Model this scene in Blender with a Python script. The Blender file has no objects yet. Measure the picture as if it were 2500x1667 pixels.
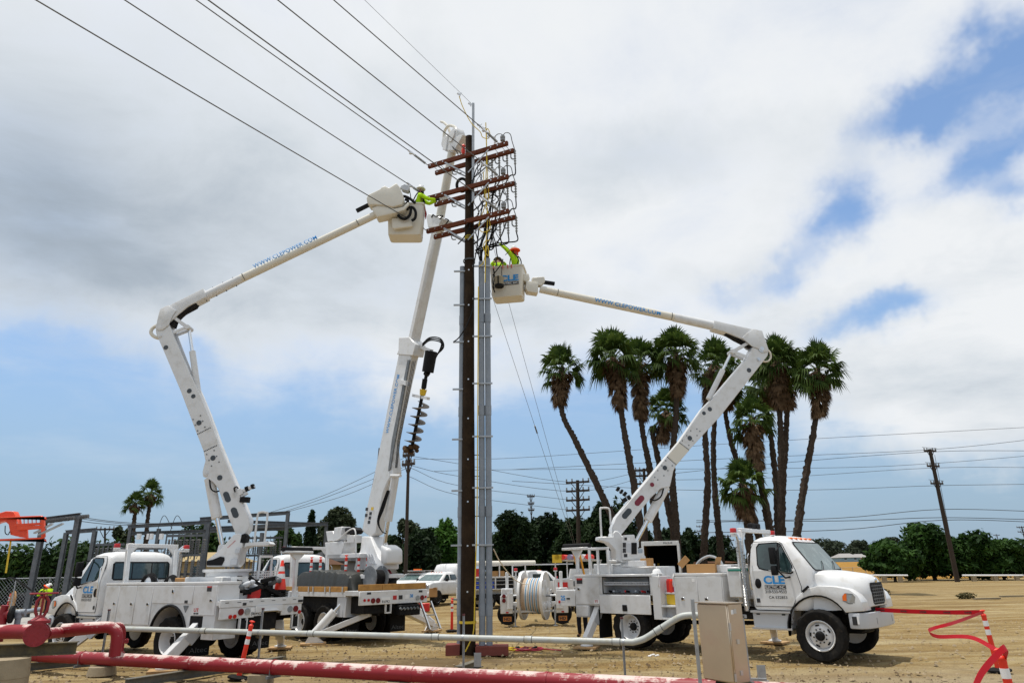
import bpy, bmesh, math, random
import numpy as np
from mathutils import Vector as V, Matrix, noise
R = math.radians
rnd = random.Random(7)
sc = bpy.context.scene
C = sc.collection

# ------------------------------------------------------------------ camera
F, CX, CY, H = 1667.0, 1250.0, 833.5, 2.0
PITCH, ROLL = math.atan(559 / 1667.0), R(1.0)
FW = V((0, math.cos(PITCH), math.sin(PITCH)))
_u0 = V((0, -math.sin(PITCH), math.cos(PITCH))); _r0 = V((1, 0, 0))
RT = _r0 * math.cos(ROLL) - _u0 * math.sin(ROLL)
UP = _u0 * math.cos(ROLL) + _r0 * math.sin(ROLL)
cd = bpy.data.cameras.new('camera'); cam = bpy.data.objects.new('camera', cd); C.objects.link(cam)
cd.sensor_width = 36; cd.lens = 24.0; cd.clip_start = 0.1; cd.clip_end = 6000
m = Matrix((RT, UP, -FW)).transposed().to_4x4(); m.translation = (0, 0, H); cam.matrix_world = m
sc.camera = cam
O3 = V((0, 0, H))
def ray(x, y): return FW + RT * ((x - CX) / F) - UP * ((y - CY) / F)
def G(x, y, z=0.0):
    d = ray(x, y); return O3 + d * ((z - H) / d.z)
def W(x, y, Y):
    d = ray(x, y); return O3 + d * (Y / d.y)

# ------------------------------------------------------------------ sun, sky, exposure
SUNV = V((-0.18, 0.03, 0.96)).normalized()
sl = bpy.data.lights.new('sun', 'SUN'); so = bpy.data.objects.new('sun', sl); C.objects.link(so)
sl.energy = 4.0; sl.angle = R(0.9); sl.color = (1.0, 0.955, 0.88)
so.rotation_euler = (-SUNV).to_track_quat('-Z', 'Y').to_euler(); so.location = (0, 0, 60)
vs = sc.view_settings
vs.view_transform = 'Standard'; vs.look = 'None'; vs.exposure = -0.1; vs.gamma = 1.0; vs.use_curve_mapping = False

wd = bpy.data.worlds.new('World'); sc.world = wd; wd.use_nodes = True
nt = wd.node_tree; nt.nodes.clear()
def N(t, tree=None, **kw):
    n = (tree or nt).nodes.new(t)
    for k, v in kw.items(): setattr(n, k, v)
    return n
def lnk(a, b, tree=None): (tree or nt).links.new(a, b)
def mth(op, a, b=None, c=None, clamp=False, tree=None):
    n = N('ShaderNodeMath', tree, operation=op, use_clamp=clamp)
    for i, x in enumerate((a, b, c)):
        if x is None: continue
        if isinstance(x, (int, float)): n.inputs[i].default_value = x
        else: lnk(x, n.inputs[i], tree)
    return n.outputs[0]
def mixc(fac, a, b, tree=None):
    n = N('ShaderNodeMix', tree, data_type='RGBA')
    for i, x in ((0, fac), (6, a), (7, b)):
        if isinstance(x, (int, float)): n.inputs[i].default_value = x
        elif isinstance(x, tuple): n.inputs[i].default_value = (*x[:3], 1)
        else: lnk(x, n.inputs[i], tree)
    return n.outputs[2]
tc = N('ShaderNodeTexCoord'); sx = N('ShaderNodeSeparateXYZ'); lnk(tc.outputs['Generated'], sx.inputs[0])
X, Y, Z = sx.outputs
az = mth('ARCTAN2', X, Y); el = mth('ARCSINE', Z)
ae = N('ShaderNodeCombineXYZ'); lnk(az, ae.inputs[0]); lnk(el, ae.inputs[1])
zz = mth('ADD', mth('MAXIMUM', Z, 0.0), 0.16)
pp = N('ShaderNodeCombineXYZ'); lnk(mth('DIVIDE', X, zz), pp.inputs[0]); lnk(mth('DIVIDE', Y, zz), pp.inputs[1])
def nz(vec, scale, det=6, rough=0.55, dist=0.0, off=(0, 0, 0), sc3=(1, 1, 1), tree=None):
    mp = N('ShaderNodeMapping', tree); mp.inputs['Location'].default_value = off; mp.inputs['Scale'].default_value = sc3
    lnk(vec, mp.inputs[0], tree)
    n = N('ShaderNodeTexNoise', tree); n.inputs['Scale'].default_value = scale; n.inputs['Detail'].default_value = det
    n.inputs['Roughness'].default_value = rough; n.inputs['Distortion'].default_value = dist
    lnk(mp.outputs[0], n.inputs['Vector'], tree); return n.outputs['Fac']
# wobble the angle coordinates so that blobs get ragged edges
nA = nz(ae.outputs[0], 5.0, 5, .62, .0); nB = nz(ae.outputs[0], 5.0, 5, .62, .0, (7.3, 2.1, 4.4))
aw = N('ShaderNodeCombineXYZ')
lnk(mth('ADD', az, mth('MULTIPLY', mth('SUBTRACT', nA, .5), .20)), aw.inputs[0])
lnk(mth('ADD', el, mth('MULTIPLY', mth('SUBTRACT', nB, .5), .16)), aw.inputs[1])
def blob(px, py, sx_, sy_, w, rot=0.0, vec=None):
    d = ray(px, py).normalized()
    mp = N('ShaderNodeMapping', vector_type='TEXTURE')
    mp.inputs['Location'].default_value = (math.atan2(d.x, d.y), math.asin(d.z), 0)
    mp.inputs['Rotation'].default_value = (0, 0, R(rot)); mp.inputs['Scale'].default_value = (sx_ / F, sy_ / F, 1)
    lnk(vec or aw.outputs[0], mp.inputs[0])
    ln = N('ShaderNodeVectorMath', operation='LENGTH'); lnk(mp.outputs[0], ln.inputs[0])
    return mth('MULTIPLY', mth('EXPONENT', mth('MULTIPLY', mth('POWER', ln.outputs['Value'], 2.0), -1.0)), w)
def addall(l):
    a = l[0]
    for b in l[1:]: a = mth('ADD', a, b)
    return a
fb = nz(pp.outputs[0], 2.1, 8, .60, .3); fb2 = nz(pp.outputs[0], .8, 3, .55, .0, (3.1, 8.2, 1.7))
# cover: clouds above ~15 degrees, ragged lower edge, holes to the upper right, low bank on the right
elw = N('ShaderNodeSeparateXYZ'); lnk(aw.outputs[0], elw.inputs[0])
cov = mth('MULTIPLY', mth('SUBTRACT', elw.outputs[1], R(14.6)), 9.0)
cov = mth('MINIMUM', cov, 0.75)
cov = addall([cov, blob(2330, 1010, 330, 170, 1.5), blob(2480, 800, 300, 180, .6), blob(1000, 930, 160, 70, .5), blob(150, 880, 200, 40, -.25),
    blob(2233, 290, 90, 55, -1.5, -12), blob(2420, 190, 130, 75, -1.35, 35), blob(2425, 380, 140, 34, -1.05, 20), blob(2490, 120, 60, 60, -.6),
    blob(2045, 515, 90, 80, -1.45, 30), blob(1915, 660, 85, 50, -.95, 30), blob(2145, 765, 110, 38, -1.2), blob(2480, 455, 60, 45, -1.0),
    blob(1770, 720, 70, 36, -.6), blob(520, 850, 45, 60, -.45), blob(2090, 330, 60, 50, -.5),
    blob(1650, 1010, 260, 60, -.3)])
cov = mth('ADD', cov, mth('MULTIPLY', mth('SUBTRACT', fb, .5), 1.7))
dens = N('ShaderNodeMapRange', interpolation_type='SMOOTHSTEP'); lnk(cov, dens.inputs[0])
dens.inputs[1].default_value = -.65; dens.inputs[2].default_value = .90
# thin high streaks low in the blue
thin = mth('MULTIPLY', mth('MAXIMUM', mth('SUBTRACT', nz(ae.outputs[0], 3.0, 5, .62, .0, (2, 2, 2), (1.0, 4.0, 1)), .50), 0.0), .8)
densf = mth('MAXIMUM', dens.outputs[0], thin, clamp=True)
# shade of the clouds
sh = addall([blob(450, 330, 900, 420, .15, 0, ae.outputs[0]), blob(20, 450, 270, 190, .42, 0, ae.outputs[0]), blob(240, 650, 300, 110, .20), blob(620, 560, 380, 170, .18), blob(1560, 370, 330, 95, .26), blob(1300, 760, 300, 70, .2),
    blob(300, 180, 500, 160, .06), blob(2330, 690, 330, 75, .24), blob(2350, 960, 300, 110, .20), blob(700, 800, 240, 60, .12), blob(1000, 300, 260, 120, .10), blob(900, 650, 220, 90, .08),
    blob(2000, 100, 380, 160, -.16), blob(1400, 110, 250, 120, -.12), blob(1550, 600, 230, 80, -.14), blob(950, 860, 260, 70, -.16), blob(500, 780, 200, 60, -.12), blob(2150, 620, 200, 60, -.12)])
sh = mth('ADD', sh, mth('MULTIPLY', mth('SUBTRACT', fb2, .5), .60))
sh = mth('ADD', sh, mth('MULTIPLY', mth('SUBTRACT', fb, .5), .95))
sh = mth('ADD', sh, .04, clamp=True)
cr = N('ShaderNodeValToRGB'); lnk(sh, cr.inputs[0]); e = cr.color_ramp.elements
e[0].position = 0.0; e[0].color = (.93, .955, .98, 1); e[1].position = 1.0; e[1].color = (.27, .335, .415, 1)
k = e.new(.30); k.color = (.72, .775, .83, 1); k = e.new(.62); k.color = (.46, .53, .61, 1)
sky = N('ShaderNodeTexSky', sky_type='NISHITA'); sky.sun_disc = False
sky.sun_elevation = math.asin(SUNV.z); sky.sun_rotation = math.atan2(SUNV.x, SUNV.y)
sky.air_density = 1.0; sky.dust_density = .5; sky.ozone_density = 2.0; sky.altitude = 20
skc = N('ShaderNodeVectorMath', operation='SCALE'); lnk(sky.outputs[0], skc.inputs[0]); skc.inputs['Scale'].default_value = 0.15
hs = N('ShaderNodeHueSaturation'); hs.inputs['Saturation'].default_value = 1.06; hs.inputs['Value'].default_value = 1.36; lnk(skc.outputs[0], hs.inputs['Color'])
lowm = N('ShaderNodeMapRange', interpolation_type='SMOOTHSTEP'); lnk(el, lowm.inputs[0]); lowm.inputs[1].default_value = R(24); lowm.inputs[2].default_value = R(-1)
lowm.inputs[3].default_value = .16; lowm.inputs[4].default_value = .93
veil = mixc(lowm.outputs[0], hs.outputs[0], (.30, .43, .585))
mixw = mixc(densf, veil, cr.outputs[0])
bg = N('ShaderNodeBackground'); lnk(mixw, bg.inputs[0]); bg.inputs[1].default_value = 1.0
wo = N('ShaderNodeOutputWorld'); lnk(bg.outputs[0], wo.inputs[0])
wd.cycles.sampling_method = 'MANUAL'; wd.cycles.sample_map_resolution = 512
# ------------------------------------------------------------------ materials
MATS = {}
def mat(name, col, rough=.5, metal=0.0, var=.12, scale=3.0, bump=0.0, bscale=40.0, col2=None, thr=(.45, .75), spec=.5, alpha=None, trans=0.0, emit=None):
    if name in MATS: return MATS[name]
    mm = bpy.data.materials.new(name); mm.use_nodes = True; t = mm.node_tree; b = t.nodes['Principled BSDF']
    if rough >= .6 and spec == .5: spec = .12
    b.inputs['Roughness'].default_value = rough; b.inputs['Metallic'].default_value = metal; b.inputs['Specular IOR Level'].default_value = spec
    if trans: b.inputs['Transmission Weight'].default_value = trans
    tcn = N('ShaderNodeTexCoord', t)
    n1 = nz(tcn.outputs['Object'], scale, 5, .6, 0, tree=t)
    c2 = tuple(c * (1 - var) for c in col); c1 = tuple(min(1, c * (1 + var * .5)) for c in col)
    out = mixc(n1, c2, c1, t)
    if col2:
        mr = N('ShaderNodeMapRange', t); mr.inputs[1].default_value, mr.inputs[2].default_value = thr
        lnk(nz(tcn.outputs['Object'], scale * 1.7, 7, .65, .2, (3, 1, 5), tree=t), mr.inputs[0], t); out = mixc(mr.outputs[0], out, col2, t)
    lnk(out, b.inputs['Base Color'], t)
    if bump:
        bn = N('ShaderNodeBump', t); bn.inputs['Strength'].default_value = bump; bn.inputs['Distance'].default_value = .02
        lnk(nz(tcn.outputs['Object'], bscale, 5, .6, tree=t), bn.inputs['Height'], t); lnk(bn.outputs[0], b.inputs['Normal'], t)
    if emit: b.inputs['Emission Color'].default_value = (*emit[0], 1); b.inputs['Emission Strength'].default_value = emit[1]
    MATS[name] = mm; return mm
WHITE = mat('white_paint', (.68, .685, .69), .28, 0, .07, 2.2, col2=(.46, .43, .37), thr=(.50, .92))
WHITE2 = mat('white_body_panel', (.63, .637, .645), .36, 0, .06, 1.6, col2=(.38, .35, .295), thr=(.48, .90))
FIBER = mat('fibreglass_cream', (.68, .645, .56), .38, 0, .06, 2.0, col2=(.62, .56, .45), thr=(.6, .95))
GREYP = mat('light_grey_paint', (.50, .52, .55), .4, 0, .1, 3)
STEEL = mat('galvanised_steel', (.42, .44, .46), .45, .6, .2, 6, col2=(.30, .31, .32))
DSTEEL = mat('dull_grey_steel', (.17, .185, .20), .6, .25, .25, 3, col2=(.26, .27, .28))
CHROME = mat('polished_steel', (.72, .74, .76), .14, 1.0, .05)
ALU = mat('aluminium', (.62, .63, .64), .32, .9, .1, 5)
STAIN = mat('brushed_stainless', (.62, .52, .40), .34, .85, .16, 2.0, col2=(.58, .42, .34), thr=(.5, .9))  # tan tint puts the warm surroundings mirrored in the steel into its colour
BLACK = mat('black_plastic', (.014, .014, .015), .6, 0, .2)
RUBBER = mat('tyre_rubber', (.014, .0135, .013), .85, 0, .35, 6, bump=.25, col2=(.05, .042, .032), thr=(.52, .9))
UNDER = mat('chassis_black', (.011, .011, .012), .7, 0, .3, 5, col2=(.03, .027, .023))
CABLE = mat('black_cable', (.010, .010, .011), .6, 0, .2)
GLASS = mat('tinted_glass', (.020, .040, .044), .04, 0, .5, 1.2, col2=(.05, .09, .09), thr=(.45, .8), spec=.8)
GLASSL = mat('windscreen_glass', (.075, .125, .125), .05, 0, .45, 1.6, col2=(.22, .28, .27), thr=(.5, .8), spec=.8)
REDL = mat('red_lens', (.50, .012, .010), .15, 0, .3)
DREDL = mat('dark_red_lens', (.16, .008, .010), .15, 0, .3)
CLEAR = mat('clear_lens', (.42, .45, .47), .08, .4, .4, 12)
AMBER = mat('amber_lens', (.85, .16, .015), .2, 0, .2)
ORANGE = mat('safety_orange', (.78, .034, .012), .45, 0, .12)
ORANGEP = mat('orange_machine_paint', (.80, .075, .018), .35, 0, .12)
REFL = mat('reflective_white', (.80, .80, .80), .35, 0, .08)
BLUE = mat('blue_lettering', (.012, .26, .66), .4, 0, .05)
INK = mat('black_print', (.02, .02, .022), .5, 0, .05)
INKW = mat('white_print', (.8, .8, .8), .5, 0, .03)
REDPR = mat('red_print', (.45, .02, .02), .5, 0, .05)
YELLOW = mat('yellow_paint', (.72, .48, .03), .45, 0, .15)
ROPEY = mat('yellow_rope', (.70, .50, .06), .7, 0, .2)
ROPEW = mat('white_rope', (.72, .68, .60), .8, 0, .2, 20)
WOODP = mat('pole_timber', (.026, .0155, .0085), .75, 0, .45, 1.2, bump=.5, bscale=18, col2=(.055, .034, .018), thr=(.45, .8))
WOODA = mat('red_crossarm_timber', (.135, .038, .016), .65, 0, .35, 2.5, bump=.3, col2=(.085, .022, .012))
LUMBER = mat('new_lumber', (.50, .27, .085), .65, 0, .25, 3, bump=.2, col2=(.30, .15, .05))
PLY = mat('plywood', (.46, .30, .15), .7, 0, .25, 3, col2=(.24, .15, .08))
CARD = mat('cardboard', (.42, .235, .10), .8, 0, .15)
PVC = mat('grey_pvc', (.215, .245, .285), .42, 0, .12, 2, col2=(.28, .31, .35))
PIPEG = mat('weathered_conduit', (.43, .45, .43), .45, 0, .18, 2.5, col2=(.34, .31, .20), thr=(.52, .8))
CONC = mat('concrete', (.33, .27, .185), .9, 0, .2, 3, bump=.4, col2=(.24, .195, .13))
BRICKC = mat('red_oxide_concrete', (.20, .062, .050), .85, 0, .25, 4, bump=.3)
TARP = mat('dark_tarpaulin', (.020, .021, .017), .5, 0, .4, 4, bump=.4, bscale=7)
HIVIS = mat('hi_vis_yellow', (.50, .82, .015), .7, 0, .15, 8)
HVOR = mat('hi_vis_orange', (.90, .10, .02), .7, 0, .15, 8)
NAVY = mat('dark_clothing', (.018, .020, .030), .85, 0, .3, 8)
SKIN = mat('skin', (.30, .15, .10), .6, 0, .1)
GLOVE = mat('dark_gloves', (.03, .028, .03), .8, 0, .2)
HATW = mat('white_hard_hat', (.80, .80, .79), .3, 0, .04)
PORC = mat('grey_polymer', (.26, .27, .28), .5, 0, .2)
BROWNB = mat('brown_dirt_clod', (.10, .060, .032), .95, 0, .4, 10)
GALV = mat('steel_cable', (.14, .145, .15), .5, .5, .2)
PINKR = mat('faded_red_strap', (.30, .03, .04), .7)
BLUEJ = mat('blue_plastic', (.02, .07, .55), .4)
REDJ = mat('red_plastic', (.55, .018, .016), .4)

def pipe_red():
    mm = bpy.data.materials.new('chalky_red_pipe_paint'); mm.use_nodes = True; t = mm.node_tree; b = t.nodes['Principled BSDF']
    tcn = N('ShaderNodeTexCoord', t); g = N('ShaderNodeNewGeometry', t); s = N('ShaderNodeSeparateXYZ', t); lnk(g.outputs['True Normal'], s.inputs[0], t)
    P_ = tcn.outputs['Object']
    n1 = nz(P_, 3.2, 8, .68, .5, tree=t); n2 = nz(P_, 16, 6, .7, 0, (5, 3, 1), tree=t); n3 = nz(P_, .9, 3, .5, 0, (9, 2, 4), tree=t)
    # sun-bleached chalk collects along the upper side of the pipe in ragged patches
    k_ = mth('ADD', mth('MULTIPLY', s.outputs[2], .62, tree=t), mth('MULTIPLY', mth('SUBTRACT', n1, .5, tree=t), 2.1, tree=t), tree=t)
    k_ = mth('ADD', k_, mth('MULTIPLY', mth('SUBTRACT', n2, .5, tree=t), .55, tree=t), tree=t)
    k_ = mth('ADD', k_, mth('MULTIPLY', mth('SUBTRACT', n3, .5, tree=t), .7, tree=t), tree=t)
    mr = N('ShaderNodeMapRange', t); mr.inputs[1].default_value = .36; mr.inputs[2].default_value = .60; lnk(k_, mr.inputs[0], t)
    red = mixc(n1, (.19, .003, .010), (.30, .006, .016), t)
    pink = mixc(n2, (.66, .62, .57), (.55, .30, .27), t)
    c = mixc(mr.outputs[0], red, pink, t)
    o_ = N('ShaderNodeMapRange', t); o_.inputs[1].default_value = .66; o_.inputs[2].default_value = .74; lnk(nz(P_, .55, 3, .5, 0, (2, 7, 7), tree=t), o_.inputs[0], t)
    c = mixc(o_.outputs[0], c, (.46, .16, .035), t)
    lnk(c, b.inputs['Base Color'], t); b.inputs['Roughness'].default_value = .55
    return mm
RPIPE = pipe_red()
RVALVE = mat('red_valve_paint', (.26, .010, .018), .45, 0, .3, 5, bump=.25, bscale=25, col2=(.42, .10, .10), thr=(.6, .9))

# ------------------------------------------------------------------ mesh builder
class MB:
    def __init__(s): s.v = []; s.f = []
    def add(s, vs_, fs_):
        o = len(s.v); s.v += [V(p) for p in vs_]; s.f += [tuple(i + o for i in q) for q in fs_]; return s
    def bx(s, x0, x1, y0, y1, z0, z1):
        return s.add([(x0,y0,z0),(x1,y0,z0),(x1,y1,z0),(x0,y1,z0),(x0,y0,z1),(x1,y0,z1),(x1,y1,z1),(x0,y1,z1)],
            [(0,3,2,1),(4,5,6,7),(0,1,5,4),(1,2,6,5),(2,3,7,6),(3,0,4,7)])
    def bar(s, p, q, w, h, up=(0,0,1)):          # box beam from p to q, width w (sideways) and height h
        p, q = V(p), V(q); d = (q - p).normalized(); u = V(up)
        if abs(d.dot(u)) > .98: u = V((1,0,0))
        a = d.cross(u).normalized(); b = a.cross(d).normalized()
        vs_ = []
        for c in (p, q):
            for i, j in ((-1,-1),(1,-1),(1,1),(-1,1)): vs_.append(c + a * (i*w/2) + b * (j*h/2))
        return s.add(vs_, [(0,1,2,3),(7,6,5,4),(0,4,5,1),(1,5,6,2),(2,6,7,3),(3,7,4,0)])
    def cyl(s, p, q, r, r2=None, n=14, cap=True):
        return s.tube([p, q], [r, r if r2 is None else r2], n, cap)
    def tube(s, pts, r, n=8, cap=True):
        pts = [V(p) for p in pts]; rs = r if isinstance(r, (list, tuple)) else [r] * len(pts)
        vs_, fs_ = [], []; a = None
        for i, p in enumerate(pts):
            d = (pts[min(i+1, len(pts)-1)] - pts[max(i-1, 0)]).normalized()
            if a is None:
                u = V((0,0,1)) if abs(d.z) < .9 else V((1,0,0)); a = d.cross(u).normalized()
            else: a = (a - d * a.dot(d)).normalized()
            b = d.cross(a)
            for k in range(n):
                t = 2*math.pi*k/n; vs_.append(p + (a*math.cos(t) + b*math.sin(t)) * rs[i])
        for i in range(len(pts)-1):
            for k in range(n):
                k2 = (k+1) % n; fs_.append((i*n+k, i*n+k2, (i+1)*n+k2, (i+1)*n+k))
        if cap: fs_ += [tuple(reversed(range(n))), tuple(range((len(pts)-1)*n, len(pts)*n))]
        return s.add(vs_, fs_)
    def lathe(s, prof, p=(0,0,0), d=(0,0,1), n=20):   # prof: (radius, along)
        p, d = V(p), V(d).normalized(); u = V((0,0,1)) if abs(d.z) < .9 else V((1,0,0)); a = d.cross(u).normalized(); b = d.cross(a)
        vs_, fs_ = [], []
        for r_, h in prof:
            for k in range(n):
                t = 2*math.pi*k/n; vs_.append(p + d*h + (a*math.cos(t) + b*math.sin(t))*max(r_, 1e-4))
        for i in range(len(prof)-1):
            for k in range(n):
                k2 = (k+1) % n; fs_.append((i*n+k, i*n+k2, (i+1)*n+k2, (i+1)*n+k))
        fs_ += [tuple(reversed(range(n))), tuple(range((len(prof)-1)*n, len(prof)*n))]
        return s.add(vs_, fs_)
    def prism(s, poly, a, b, fn):                  # poly of 2-D points, fn(u, v, w) -> 3-D, extruded w from a to b
        n = len(poly); ar = sum(poly[i][0]*poly[(i+1)%n][1] - poly[(i+1)%n][0]*poly[i][1] for i in range(n))
        if ar < 0: poly = poly[::-1]
        vs_ = [fn(u, v, a) for u, v in poly] + [fn(u, v, b) for u, v in poly]
        return s.add(vs_, [tuple(range(n)), tuple(reversed(range(n, 2*n)))] + [(i, n+i, n+(i+1)%n, (i+1)%n) for i in range(n)])
    def xz(s, poly, y0, y1): return s.prism(poly, y0, y1, lambda u, v, w: (u, w, v))
    def xy(s, poly, z0, z1): return s.prism(poly, z0, z1, lambda u, v, w: (u, v, w))
    def yz(s, poly, x0, x1): return s.prism(poly, x0, x1, lambda u, v, w: (w, u, v))
    def loft(s, secs, cap=True):
        n = len(secs[0]); vs_ = [p for q in secs for p in q]; fs_ = []
        for i in range(len(secs)-1):
            for k in range(n):
                k2 = (k+1) % n; fs_.append((i*n+k, i*n+k2, (i+1)*n+k2, (i+1)*n+k))
        if cap: fs_ += [tuple(reversed(range(n))), tuple(range((len(secs)-1)*n, len(secs)*n))]
        return s.add(vs_, fs_)
    def ball(s, c, r, sq=(1,1,1), n=12):
        c = V(c); secs = []
        for i in range(1, n//2+3):
            t = math.pi*i/(n//2+3); secs.append([c + V((math.cos(2*math.pi*k/n)*math.sin(t)*r*sq[0], math.sin(2*math.pi*k/n)*math.sin(t)*r*sq[1], -math.cos(t)*r*sq[2])) for k in range(n)])
        return s.loft(secs)
    def build(s, name, m_, parent=None, bev=0.0, seg=1, loc=None, world=False, smooth=True, ang=38, fix=True):
        vs_ = s.v
        if world and parent is not None:
            im = WM[parent.name].inverted(); vs_ = [im @ v for v in vs_]
        me = bpy.data.meshes.new(name); me.from_pydata([tuple(v) for v in vs_], [], s.f)
        if bev or fix:
            bm = bmesh.new(); bm.from_mesh(me)
            if fix: bmesh.ops.recalc_face_normals(bm, faces=bm.faces)
            if bev:
                es = [e_ for e_ in bm.edges if len(e_.link_faces) == 2 and e_.calc_face_angle(0) > R(30)]
                bmesh.ops.bevel(bm, geom=es, offset=bev, segments=seg, profile=.5, affect='EDGES', clamp_overlap=True)
            bm.to_mesh(me); bm.free()
        if smooth:
            me.polygons.foreach_set('use_smooth', [True]*len(me.polygons)); me.set_sharp_from_angle(angle=R(ang))
        if m_: me.materials.append(m_)
        return place(name, me, parent, loc)
WM = {}
def place(name, me, parent=None, loc=None, rot=None):
    o = bpy.data.objects.new(name, me); C.objects.link(o)
    if parent is not None: o.parent = parent; WM[o.name] = WM[parent.name]
    else: WM[o.name] = Matrix.Translation(loc or (0,0,0))
    if loc is not None: o.location = loc
    if rot is not None: o.rotation_euler = rot
    return o
def tag(o, label=None, cat=None, group=None, kind=None):
    if label: o['label'] = label
    if cat: o['category'] = cat
    if group: o['group'] = group
    if kind: o['kind'] = kind
    return o
def thing(name, label, cat, loc=(0,0,0), rz=0.0, group=None):
    o = bpy.data.objects.new(name, None); C.objects.link(o); o.location = loc; o.rotation_euler = (0,0,rz); o.empty_display_size = .3
    WM[o.name] = Matrix.Translation(loc) @ Matrix.Rotation(rz, 4, 'Z')
    return tag(o, label, cat, group)
def copytree(o, parent=None):
    c = o.copy(); C.objects.link(c)
    if parent is not None: c.parent = parent
    for ch in list(o.children): copytree(ch, c)
    return c
def inst(o, parent, loc, rot=None):     # another part sharing mesh data
    c = o.copy(); C.objects.link(c); c.parent = parent; c.location = loc; WM[c.name] = WM[parent.name]
    if rot is not None: c.rotation_euler = rot
    for ch in o.children:
        d = ch.copy(); C.objects.link(d); d.parent = c
    return c
_tx = {}
def text_geo(body, bold=.0, spacing=1.0, cuts=0):
    key = (body, bold, spacing, cuts)
    if key in _tx: return _tx[key]
    cu = bpy.data.curves.new('t', 'FONT'); cu.body = body; cu.size = 1; cu.offset = bold; cu.space_character = spacing; cu.resolution_u = 3
    ob = bpy.data.objects.new('t', cu); C.objects.link(ob); dg = bpy.context.evaluated_depsgraph_get()
    me = bpy.data.meshes.new_from_object(ob.evaluated_get(dg))
    if cuts:
        bm = bmesh.new(); bm.from_mesh(me); ys = [v.co.y for v in bm.verts]; ya, yb = min(ys), max(ys)
        for i in range(1, cuts): bmesh.ops.bisect_plane(bm, geom=bm.verts[:] + bm.edges[:] + bm.faces[:], plane_co=(0, ya+(yb-ya)*i/cuts, 0), plane_no=(0, 1, 0))
        bm.to_mesh(me); bm.free()
    vs_ = [(v.co.x, v.co.y) for v in me.vertices]; fs_ = [tuple(p.vertices) for p in me.polygons]
    bpy.data.objects.remove(ob); bpy.data.curves.remove(cu); bpy.data.meshes.remove(me)
    x0 = min(v[0] for v in vs_); x1 = max(v[0] for v in vs_); y0 = min(v[1] for v in vs_); y1 = max(v[1] for v in vs_)
    _tx[key] = ([((x-x0)/(x1-x0), (y-y0)/(y1-y0)) for x, y in vs_], fs_); return _tx[key]
def text(name, body, fn, m_, parent=None, bold=.0, world=False, spacing=1.0, cuts=0):   # fn(u, v) with u, v in 0..1 -> 3-D
    vs_, fs_ = text_geo(body, bold, spacing, cuts)
    b = MB(); b.add([fn(u, v) for u, v in vs_], fs_)
    return b.build(name, m_, parent, world=world, smooth=False, fix=False)
def rrect(x0, x1, hw, r, z, n=3):
    pts = []
    for cx_, cy_, a0 in ((x1-r, hw-r, 0), (x0+r, hw-r, 90), (x0+r, -hw+r, 180), (x1-r, -hw+r, 270)):
        for i in range(n+1):
            t = R(a0 + 90*i/n); pts.append(V((cx_ + r*math.cos(t), cy_ + r*math.sin(t), z)))
    return pts
def arc(cx_, cz, r, a0, a1, n): return [(cx_ + r*math.cos(R(a0+(a1-a0)*i/n)), cz + r*math.sin(R(a0+(a1-a0)*i/n))) for i in range(n+1)]
def catmull(pts, k=6):
    pts = [V(p) for p in pts]; q = [pts[0]*2-pts[1]] + pts + [pts[-1]*2-pts[-2]]; out = []
    for i in range(1, len(q)-2):
        for j in range(k):
            t = j/k; out.append(.5*((2*q[i]) + (q[i+1]-q[i-1])*t + (2*q[i-1]-5*q[i]+4*q[i+1]-q[i+2])*t*t + (3*q[i]-q[i-1]-3*q[i+1]+q[i+2])*t**3))
    out.append(pts[-1]); return out
def sagline(p, q, sag, n=14):
    p, q = V(p), V(q); return [p.lerp(q, i/n) - V((0,0,sag*4*(i/n)*(1-i/n))) for i in range(n+1)]
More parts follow.
